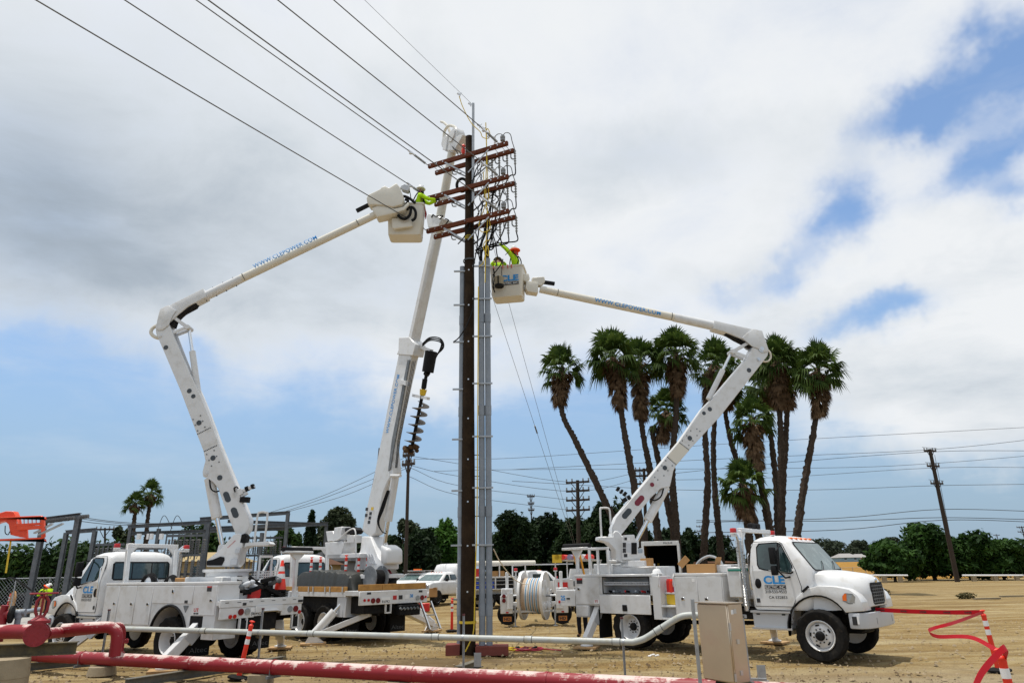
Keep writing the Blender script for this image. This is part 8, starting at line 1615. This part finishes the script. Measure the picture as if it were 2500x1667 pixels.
far_pole('pole half hidden behind the second palm', (1572, 1143), (1580, 1390), 64, .18, ((1148, .8), (1162, .8), (1182, .8)), R(-10))
far_pole('small dark pole before the olive tree', (256, 1288), (256, 1400), 70, .12, ((1292, .9),), R(0))
far_pole('thin pole right of the green trees left of the pole', (1060, 1290), (1060, 1400), 70, .12, ((1300, .5),), R(0))
for i, (tp, bs, Yd, lab) in enumerate((((2400, 1306), (2410, 1350), 300, 'far double pole right of the thicket'), ((2432, 1303), (2448, 1345), 260, 'far pole with two arms right of the double pole'), ((2134, 1318), (2138, 1345), 400, 'far pole stub above the blue house'), ((2494, 1284), (2510, 1345), 160, 'far pole cut by the right edge'), ((1714, 1282), (1728, 1400), 150, 'thin far pole between the palm trunks'), ((1777, 1305), (1785, 1400), 150, 'thin far pole left of the cab guard'))): far_pole(lab, tp, bs, Yd, .16, ((tp[1]+3, 1.3), (tp[1]+14, 1.3)), R(10))
def fwire(label, pts, Yd, r_=.022, sag=.0):
    b = MB(); P = [W(x, y, Yd if not isinstance(Yd, tuple) else Yd[0]+(Yd[1]-Yd[0])*i/(len(pts)-1)) for i, (x, y) in enumerate(pts)]; b.tube(catmull(P, 6), r_, 4); return tag(b.build('overhead_wire', FWIRE, None), label, 'wire', 'distant power lines')
fwire('distant line, highest of those crossing behind the palms', [(1010, 1120), (1250, 1118), (1808, 1081), (2560, 1040)], (80, 75))
fwire('distant line meeting the top of the leaning pole from the left', [(1250, 1146), (1800, 1118), (2262, 1098), (2560, 1068)], 71)
fwire('distant line just below the top of the leaning pole', [(1600, 1160), (1850, 1135), (2262, 1103), (2560, 1100)], 71)
fwire('distant line crossing the upper shaft of the leaning pole', [(1060, 1150), (1250, 1146), (2000, 1142), (2290, 1130), (2560, 1108)], 78)
fwire('distant line to the middle arm of the leaning pole', [(1600, 1172), (1900, 1165), (2275, 1142), (2560, 1141)], 71, .02)
fwire('distant line to the lower arm of the leaning pole', [(1250, 1174), (1650, 1195), (2000, 1195), (2285, 1185), (2560, 1181)], 71)
fwire('distant lower cable on the leaning pole, upper one', [(1700, 1275), (2050, 1264), (2296, 1243), (2560, 1249)], 71, .03)
fwire('distant lower cable on the leaning pole, second one', [(1700, 1270), (2050, 1271), (2300, 1263), (2560, 1269)], 71, .03)
fwire('distant lower cable on the leaning pole, third one', [(1700, 1300), (2050, 1293), (2303, 1269), (2560, 1275)], 71, .03)
fwire('distant line descending right from the thin dark pole', [(998, 1112), (1110, 1130), (1400, 1177), (1572, 1150)], (46, 62), .016)
fwire('distant line from the thin dark pole to the second arm', [(998, 1135), (1120, 1162), (1405, 1199), (1572, 1165)], (46, 62), .016)
fwire('distant line from the thin dark pole to the third arm', [(998, 1140), (1120, 1185), (1405, 1222)], (46, 58), .016)
fwire('distant line from the thin dark pole to the lowest arm', [(992, 1160), (1120, 1208), (1405, 1247)], (46, 58), .016)
fwire('line from the substation roof up to the thin dark pole, upper', [(660, 1250), (800, 1205), (998, 1112)], (44, 46), .014)
fwire('line from the substation roof up to the thin dark pole, middle', [(690, 1250), (800, 1212), (998, 1135)], (44, 46), .014)
fwire('line from the substation roof up to the thin dark pole, lower', [(705, 1248), (850, 1206), (998, 1140)], (44, 46), .014)

# ================================================================== substation
FR = mat('substation_steel', (.125, .135, .145), .6, .2, .25, 2, col2=(.18, .19, .20)); INS = mat('grey_insulator', (.16, .16, .16), .5, 0, .3)
def hbeam(b, p, q, w_=.32):
    p, q = V(p), V(q); d = (q-p).normalized(); u_ = V((0,0,1)) if abs(d.z) < .8 else V((0,1,0)); sd = d.cross(u_).normalized(); u2 = sd.cross(d)
    for k in (-1, 1): b.bar(p + u2*k*w_/2, q + u2*k*w_/2, w_, .03, u2)
    b.bar(p, q, .025, w_, u2)
def column(name, label, tops, Yd, beams, w_=.34, cat='steel frame'):
    t = thing(name, label, cat, (W(tops[0][0], 1400, Yd).x, Yd, 0), 0, 'grey steel frames of the substation')
    for i, (px, yt) in enumerate(tops): a = W(px, yt, Yd); b = MB(); hbeam(b, (a.x, Yd, 0), (a.x, Yd, a.z), w_); b.build('column', FR, t, world=True)
    for (x0, y0, x1, y1, dy0, dy1) in beams: b = MB(); hbeam(b, W(x0, y0, Yd+dy0), W(x1, y1, Yd+dy1), w_); b.build('beam', FR, t, world=True)
    return t
column('portal_frame', 'nearer tall grey portal frame beside the orange lift boom', [(193, 1258), (108, 1270)], 40, [(100, 1270, 196, 1258, 0, 0)], .26)
column('portal_frame', 'smaller grey portal frame behind the nearer tall one', [(162, 1300), (232, 1295)], 44, [(160, 1299, 234, 1293, 0, 0)], .21)
column('bus_structure', 'long grey steel bus structure behind the left truck', [(320, 1286), (510, 1278), (388, 1290)], 46, [(312, 1285, 516, 1274, 0, 0), (318, 1302, 700, 1290, 0, 4)], .19)
column('bus_structure', 'raised grey steel frame behind the left boom', [(703, 1254), (505, 1268), (640, 1300)], 49, [(488, 1267, 708, 1251, 0, 0), (500, 1290, 705, 1282, 0, 0)], .21)
column('bus_structure', 'outer grey steel frame reaching towards the digger', [(797, 1281), (590, 1300)], 52, [(556, 1272, 800, 1280, 0, 0), (700, 1284, 800, 1278, -3, 0)], .20)
def bank(label, px0, px1, yt, Yd, seed):
    r_ = random.Random(seed); a, c = W(px0, yt, Yd), W(px1, yt, Yd); t = thing('switchgear_bank', label, 'switchgear', ((a.x+c.x)/2, Yd, 0), 0, 'dark switchgear banks of the substation'); L_ = c.x-a.x
    for k in range(6):
        x = a.x + L_*(k+.5)/6; b = MB(); b.bx(x-.2, x+.2, Yd-.4, Yd+.4, .3, a.z*.36); b.bx(x-.32, x+.32, Yd-.2, Yd+.2, a.z*.36, a.z*.42); b.bar((x-.25, Yd, a.z*.42), (x-.25, Yd, a.z*.95), .08, .08, (0,1,0)); b.build('cabinet', FR, t, world=True, bev=.02)
        for dx in (-.16, .16): b = MB(); ribbed(b, (x+dx, Yd-.3, a.z*.42), (x+dx, Yd-.3, a.z*.62), .11, 7, .05); b.build('bushing', INS, t, world=True); b = MB(); ribbed(b, (x+dx, Yd+.2, a.z*.70), (x+dx, Yd+.2, a.z*.88), .10, 6, .05); b.build('bushing', INS, t, world=True)
        b = MB(); b.tube(catmull([(x, Yd-.3, a.z*.63), (x+.2, Yd-.2, a.z*.78), (x+.1, Yd, a.z*.95)], 5), .02, 5); b.build('lead', FWIRE, t, world=True)
    for z in (.45, .68, .92): b = MB(); b.bar((a.x, Yd, a.z*z), (c.x, Yd, a.z*z), .14, .14); b.build('bus_bar', FR, t, world=True)
    return t
bank('switchgear bank left of the bus structure near the portal frames', 236, 305, 1316, 47, 4); bank('dark switchgear bank behind the left truck exhaust', 412, 500, 1292, 43, 1); bank('switchgear bank between the left boom and the boom rest', 560, 690, 1300, 50, 2); bank('switchgear with yellow-tagged bushings above the left truck roof', 300, 400, 1326, 42, 3)
for i, px in enumerate((338, 362, 368, 393)): p = W(px, 1316, 41.6); b = MB(); b.bx(p.x-.09, p.x+.09, 41.5, 41.7, p.z, p.z+.32); o = b.build('tagged_box', REFL, None); tag(o, ['white tagged box, leftmost above the left truck roof', 'white tagged box, second above the left truck roof', 'white tagged box, third above the left truck roof', 'white tagged box, rightmost above the left truck roof'][i], 'box', 'tagged boxes of the switchgear')
for i, (x0, y0, x1, y1, d0, d1) in enumerate(((200, 1262, 420, 1276, 40, 46), (200, 1266, 470, 1282, 40, 46), (198, 1272, 420, 1280, 40, 46))):
    a, c = W(x0, y0, d0), W(x1, y1, d1); b = MB(); b.tube(sagline(a, c, .15, 8), .018, 4); tag(b.build('overhead_wire', FWIRE, None), ['strain wire from the portal frame to the bus structure, top', 'strain wire from the portal frame to the bus structure, middle', 'strain wire from the portal frame to the bus structure, bottom'][i], 'wire')
for i, px in enumerate((122, 140, 158, 172, 206)): b = MB(); p = W(px, 1263 + (193-px)*.13, 39.7); ribbed(b, p - V((.25, 0, 0)), p + V((.25, 0, .03)), .12, 6, .04); tag(b.build('strain_insulator', INS, None), ['string insulator on the portal beam, %s from the left' % k for k in ('first', 'second', 'third', 'fourth', 'fifth')][i], 'insulator', 'string insulators on the portal frame')
for i, (px, lab) in enumerate(((400, 'curved bare lead loop over the switchgear, left'), (432, 'curved bare lead loop over the switchgear, right'))): a, c, m_ = W(px-18, 1300, 43), W(px+20, 1290, 43), W(px, 1258, 43); b = MB(); b.tube(catmull([a, m_, c], 6), .02, 5); tag(b.build('lead_loop', FWIRE, None), lab, 'cable')
# tan control building and houses
def house(label, px0, px1, ye, yr, Yd, wall, roof, dp=7.0, grp=None, gable=False):
    a, c = W(px0, ye, Yd), W(px1, ye, Yd); z0 = rise(a.x, Yd); zr = W((px0+px1)/2, yr, Yd).z; t = thing('house', label, 'house', ((a.x+c.x)/2, Yd, z0), 0, grp)
    b = MB(); b.bx(a.x, c.x, Yd, Yd+dp, z0, a.z); b.build('wall', wall, t, world=True)
    b = MB(); m_ = Yd+dp/2; i_ = (c.x-a.x)*.22
    if gable: b.add([(a.x-.3, Yd-.4, a.z-.1), (c.x+.3, Yd-.4, a.z-.1), (c.x+.3, Yd+dp+.4, a.z-.1), (a.x-.3, Yd+dp+.4, a.z-.1), ((a.x+c.x)/2, Yd-.4, zr), ((a.x+c.x)/2, Yd+dp+.4, zr)], [(0,1,4), (2,3,5), (1,2,5,4), (3,0,4,5), (0,3,2,1)])
    else: b.add([(a.x-.4, Yd-.5, a.z-.1), (c.x+.4, Yd-.5, a.z-.1), (c.x+.4, Yd+dp+.5, a.z-.1), (a.x-.4, Yd+dp+.5, a.z-.1), (a.x+i_, m_, zr), (c.x-i_, m_, zr)], [(0,1,5,4), (1,2,5), (2,3,4,5), (3,0,4), (0,3,2,1)])
    b.build('roof', roof, t, world=True, smooth=False)
    n_ = max(1, int((c.x-a.x)/3))
    for k in range(n_): x = a.x + (c.x-a.x)*(k+.5)/n_; b = MB(); b.bx(x-.5, x+.5, Yd-.03, Yd, z0+.45*(a.z-z0), z0+.85*(a.z-z0)); w_ = b.build('window', GLASS, t, world=True); b = MB(); b.bx(x-.58, x+.58, Yd-.06, Yd-.03, z0+.40*(a.z-z0), z0+.45*(a.z-z0)); b.build('sill', REFL, w_, world=True)
    return t
RG = mat('dark_shingle_roof', (.050, .052, .056), .85, 0, .25, 2); RB = mat('brown_shingle_roof', (.12, .062, .038), .85, 0, .25, 2); TAN = mat('tan_stucco', (.36, .28, .15), .9, 0, .15)
house('tan control building behind the substation columns', 425, 545, 1368, 1345, 62, TAN, TAN)
house('house with a dark hipped roof behind the digger control platform', 745, 850, 1368, 1338, 72, mat('grey_siding', (.22, .23, .25), .8), RG, 8)
house('low house with a brown roof left of the dark-roofed house', 715, 800, 1376, 1360, 66, TAN, RB, 5)
house('house with a grey roof behind the container', 960, 1040, 1374, 1346, 74, mat('grey_siding', (.22, .23, .25), .8), mat('grey_roof', (.13, .125, .11), .85), 7)
house('far pale blue house across the field', 2052, 2100, 1360, 1350, 302, mat('blue_siding', (.22, .36, .46), .8), mat('pale_roof', (.30, .29, .28), .8), 10, 'houses across the field')
house('far tan house right of the pale blue house', 2094, 2126, 1360, 1351, 306, mat('pale_wall', (.42, .38, .33), .8), mat('pale_roof', (.30, .29, .28), .8), 10, 'houses across the field')
house('low brown shed behind the palm trunks right of the box trailer', 1700, 1790, 1372, 1362, 80, mat('brown_shed', (.13, .085, .06), .9), RB, 5)
# white corrugated container and steel screen wall
a, c = W(946, 1368, 62), W(1000, 1368, 62); CO = thing('shipping_container', 'rust-spotted white shipping container behind the digger tail', 'container', ((a.x+c.x)/2, 62, 0)); zt = W(970, 1362, 62).z
b = MB(); n_ = 26; pts = []
for k in range(n_*4): x = a.x + (c.x-a.x)*k/(n_*4); pts.append((x, 62 + (.05 if (k//2) % 2 else 0)))
b.xy(pts + [(c.x, 64.4), (a.x, 64.4)], .1, zt); b.build('corrugated_shell', mat('rusty_white_metal', (.46, .46, .44), .6, 0, .15, 1.5, col2=(.22, .10, .05), thr=(.62, .70)), CO, world=True, smooth=False)
b = MB(); b.bx(a.x-.05, c.x+.05, 61.93, 64.5, zt, zt+.14); b.build('top_rail', mat('rusty_rail', (.28, .17, .13), .7), CO, world=True)
a, c = W(1000, 1380, 71), W(1075, 1380, 71); FN = thing('board_fence', 'grey board fence behind the parked pickups', 'fence', (a.x, 71, 0)); zt = W(1030, 1362, 71).z
for k in range(24): x = a.x + (c.x-a.x)*k/24; b = MB(); b.bx(x, x+(c.x-a.x)/24*.93, 71, 71.04, .05, zt + .03*(k % 3)); b.build('board', mat('grey_board', (.13, .135, .14), .85), FN, world=True)
# chain link fences
def chain_fence(label, px0, px1, Yd, h_, n_):
    a, c = W(px0, 1400, Yd), W(px1, 1400, Yd); z0 = rise(a.x, Yd); t = thing('chain_link_fence', label, 'fence', (a.x, Yd, z0), 0, 'chain-link fences'); L_ = c.x-a.x
    for k in range(n_+1): x = a.x + L_*k/n_; b = MB(); b.cyl((x, Yd, z0), (x, Yd, z0+h_), .035, n=6); b.build('post', STEEL, t, world=True)
    b = MB(); b.cyl((a.x, Yd, z0+h_-.04), (c.x, Yd, z0+h_-.04), .02, n=5); b.build('top_rail', STEEL, t, world=True)
    b = MB(); s_ = .22; n2 = int((L_+h_)/s_)
    for k in range(n2):
        for sg in (1, -1):
            x0 = a.x - h_*.5 + k*s_; p, q = (V((x0, Yd, z0)), V((x0+h_, Yd, z0+h_))) if sg > 0 else (V((x0+h_, Yd, z0)), V((x0, Yd, z0+h_))); 
            if min(p.x, q.x) < a.x or max(p.x, q.x) > c.x: continue
            b.bar(p, q, .008, .008)
    tag(b.build('wire_mesh', STEEL, t, world=True, fix=False, smooth=False), kind='stuff'); return t
chain_fence('chain-link fence behind the workers and cable reels', -40, 330, 46, 2.1, 9)
chain_fence('chain-link fence in front of the yellow field', 1990, 2240, 96, 1.7, 8)
chain_fence('chain-link fence behind the palm trunks', 1690, 1980, 82, 2.0, 8)
# white pipe rail on posts along the field edge
for i, (x0, x1, lab) in enumerate(((2060, 2216, 'white pipe rail left of the thicket at the field edge'), (2350, 2560, 'white pipe rail right of the leaning pole'))):
    a, c = W(x0, 1404, 82), W(x1, 1404, 82); t = thing('pipe_rail', lab, 'rail', (a.x, 82, 0), 0, 'white pipe rails at the field edge'); b = MB(); b.cyl(a, c, .10, n=10); b.build('rail', REFL, t, world=True)
    for k in range(4): p = a.lerp(c, (k+.5)/4); b = MB(); b.bx(p.x-.2, p.x+.2, 81.8, 82.2, 0, p.z-.1); b.build('support', CONC, t, world=True)
b = MB(); x0 = W(1960, 1370, 322).x; b.bx(x0, x0+130, 322, 322.4, 2.6, 4.9); tag(b.build('far_wall', mat('brown_block_wall', (.085, .045, .032), .9), None), 'low brown wall along the far side of the yellow field', 'wall')
# planks and scrub on the dirt at the right
for x, y, l_, rz, lab in ((2410, 1462, 1.6, 8, 'grey weathered plank lying on the dirt at the right, longer one'), (2470, 1456, 1.4, 3, 'grey weathered plank lying on the dirt at the right edge')): g = G(x, y); b = MB(); b.bx(-l_/2, l_/2, -.12, .12, 0, .07); o = b.build('old_plank', mat('grey_wood', (.22, .185, .13), .9), None); o.location = g; o.rotation_euler = (0, 0, R(rz)); tag(o, lab, 'plank')
for i, (x, y, w_, lab) in enumerate(((2165, 1412, 1.8, 'small dry shrub in front of the white pipe rail'), (2360, 1460, .8, 'small tuft of dry weeds on the dirt at the right'), (2150, 1452, 1.0, 'heap of dead twigs just beyond the truck nose'))):
    g = G(x, y); t = thing('dry_shrub', lab, 'shrub', tuple(g)); leaf_mesh('foliage', [((g.x, g.y, .18*w_), w_*.7, w_*.4, .22*w_, 260)], .07*w_+.03, leaf_mat('dry_shrub_leaf%d' % i, (.05, .05, .02), (.10, .09, .04), (.17, .14, .07)), t, 90+i, world=True)
# ================================================================== left-edge gear: cable reels, lift boom
def wood_reel(label, px, py, r_, wd_, Yo, rz):
    g = G(px, py); t = thing('wooden_cable_reel', label, 'reel', (g.x, g.y+Yo, 0), rz, 'wooden cable reels beside the workers')
    for s in (-1, 1):
        b = MB(); b.cyl((s*wd_/2-.04, 0, r_), (s*wd_/2+.04, 0, r_), r_, n=28); f_ = b.build('flange', mat('reel_plywood', (.40, .22, .09), .75, 0, .25, 3, col2=(.24, .12, .05)), t)
        for k in range(6): a = k*1.047; b = MB(); b.cyl((s*(wd_/2+.04), math.cos(a)*r_*.4, r_+math.sin(a)*r_*.4), (s*(wd_/2+.055), math.cos(a)*r_*.4, r_+math.sin(a)*r_*.4), .03, n=6); b.build('bolt', UNDER, f_)
        b = MB(); b.cyl((s*(wd_/2+.041), 0, r_), (s*(wd_/2+.05), 0, r_), .09, n=12); b.build('hub', UNDER, f_)
    for k in range(int(wd_/.09)): x = -wd_/2+.08+k*.09; b = MB(); b.tube([(x, math.cos(a)*r_*.72, r_+math.sin(a)*r_*.72) for a in np.linspace(0, 6.283, 25)], .045, 5, False); b.build('cable_turn', CABLE, t)
    return t
wood_reel('wooden reel of black cable at the far left', 38, 1492, .64, .95, .3, R(48)); wood_reel('wooden reel of black cable at the feet of the second worker', 118, 1496, .62, .95, .2, R(48))
for i, (x, y, lab) in enumerate(((14, 1492, 'orange delineator left of the cable reels'), (24, 1490, 'short orange post in front of the left cable reel'), (66, 1490, 'orange post between the cable reels'), (122, 1490, 'orange post in front of the right cable reel'))): delineator(G(x, y), lab, (0, R(4)), 1.09, True, 0, 'orange posts by the cable reels')
TH = thing('telehandler', 'orange telehandler boom with a raised fork carriage at the left edge', 'telehandler', tuple(W(-260, 1480, 31)) , 0); TH.location.z = 0; WM[TH.name] = Matrix.Translation(TH.location)
bpT = BP(W(-260, 1400, 31), W(60, 1400, 31)); q1 = xf(0, 1230, 3.588)
b = MB(); bpT.poly(b, [q1(*p) for p in [(-700, 330), (0, 85), (70, 65), (140, 65), (160, 110), (195, 270), (170, 285), (110, 270), (95, 180), (60, 150), (0, 165), (-700, 450)]], -.16, .16); b.build('boom', ORANGEP, TH, world=True, bev=.02)
b = MB(); 
for yy in ((105, 125), (295, 318)): bpT.poly(b, [q1(0, yy[0]+15), q1(400, yy[0]), q1(430, yy[0]+30), q1(425, yy[1]-8), q1(400, yy[1]), q1(0, yy[1]+10)], .2, .32)
for x in (400,): bpT.poly(b, [q1(x, 105), q1(x+25, 150), q1(x+28, 290), q1(x, 310)], .2, .32)
for x in (170, 205, 240, 275, 310, 345, 380): bpT.poly(b, [q1(x, 110), q1(x+7, 110), q1(x+10, 180), q1(x+3, 180)], .24, .28)
bpT.poly(b, [q1(170, 178), q1(400, 165), q1(400, 185), q1(170, 200)], .2, .32); bpT.poly(b, [q1(190, 195), q1(400, 190), q1(400, 220), q1(190, 235)], .2, .32); bpT.poly(b, [q1(190, 180), q1(260, 190), q1(265, 300), q1(190, 290)], .1, .22)
b.build('fork_carriage', ORANGEP, TH, world=True, bev=.012)
for k, (x0, y0, x1, y1) in enumerate(((300, 255, 460, 172), (340, 270, 552, 170))): b = MB(); b.bar(bpT.pt(*q1(x0, y0), .2+.3*k), bpT.pt(*q1(x1, y1), .2+.3*k), .14, .06); b.build('fork', STEEL, TH, world=True)
b = MB(); b.tube(catmull([bpT.pt(*q1(45, 190), .2), bpT.pt(*q1(45, 250), .25), bpT.pt(*q1(70, 268), .25), bpT.pt(*q1(85, 240), .2)], 4), .02, 5); b.build('hose', CABLE, TH, world=True)
b = MB(); b.add([bpT.pt(*q1(145, 140), .17), bpT.pt(*q1(160, 190), .17), bpT.pt(*q1(180, 240), .17), bpT.pt(*q1(150, 230), .17)], [(0,1,2,3)]); b.build('boom_label', INKW, TH, world=True, fix=False)
o_ = TH.location; b = MB(); b.bx(o_.x-5.5, o_.x-.5, 30.0, 32.2, .7, 1.6); b.build('chassis', ORANGEP, TH, world=True, bev=.08); b = MB(); b.bx(o_.x-4.2, o_.x-2.6, 29.9, 30.9, 1.6, 2.6); b.build('cab', GLASS, TH, world=True, bev=.1)
b = MB(); b.bar((o_.x-5.4, 31.0, 1.7), bpT.pt(*q1(-690, 390)), .4, .45); b.build('boom_root', ORANGEP, TH, world=True)
for dx in (-4.6, -1.2):
    for yy, s in ((29.9, -1), (32.3, 1)): wheel(TH, dx, yy-31.0, s, 'rear', .54)
b = MB(); b.tube([W(27, 1314, 31), W(14, 1398, 31)], .035, 6); tag(b.build('lifting_strap', ROPEY, None), 'yellow lifting strap hanging from the orange fork carriage', 'strap')
b = MB(); b.tube(catmull([W(10, 1415, 33), W(30, 1410, 33.5), W(55, 1425, 35), W(75, 1440, 36)], 6), .04, 6); tag(b.build('black_cable', CABLE, None), 'black cable rising from the left reel towards the lifting strap', 'cable')
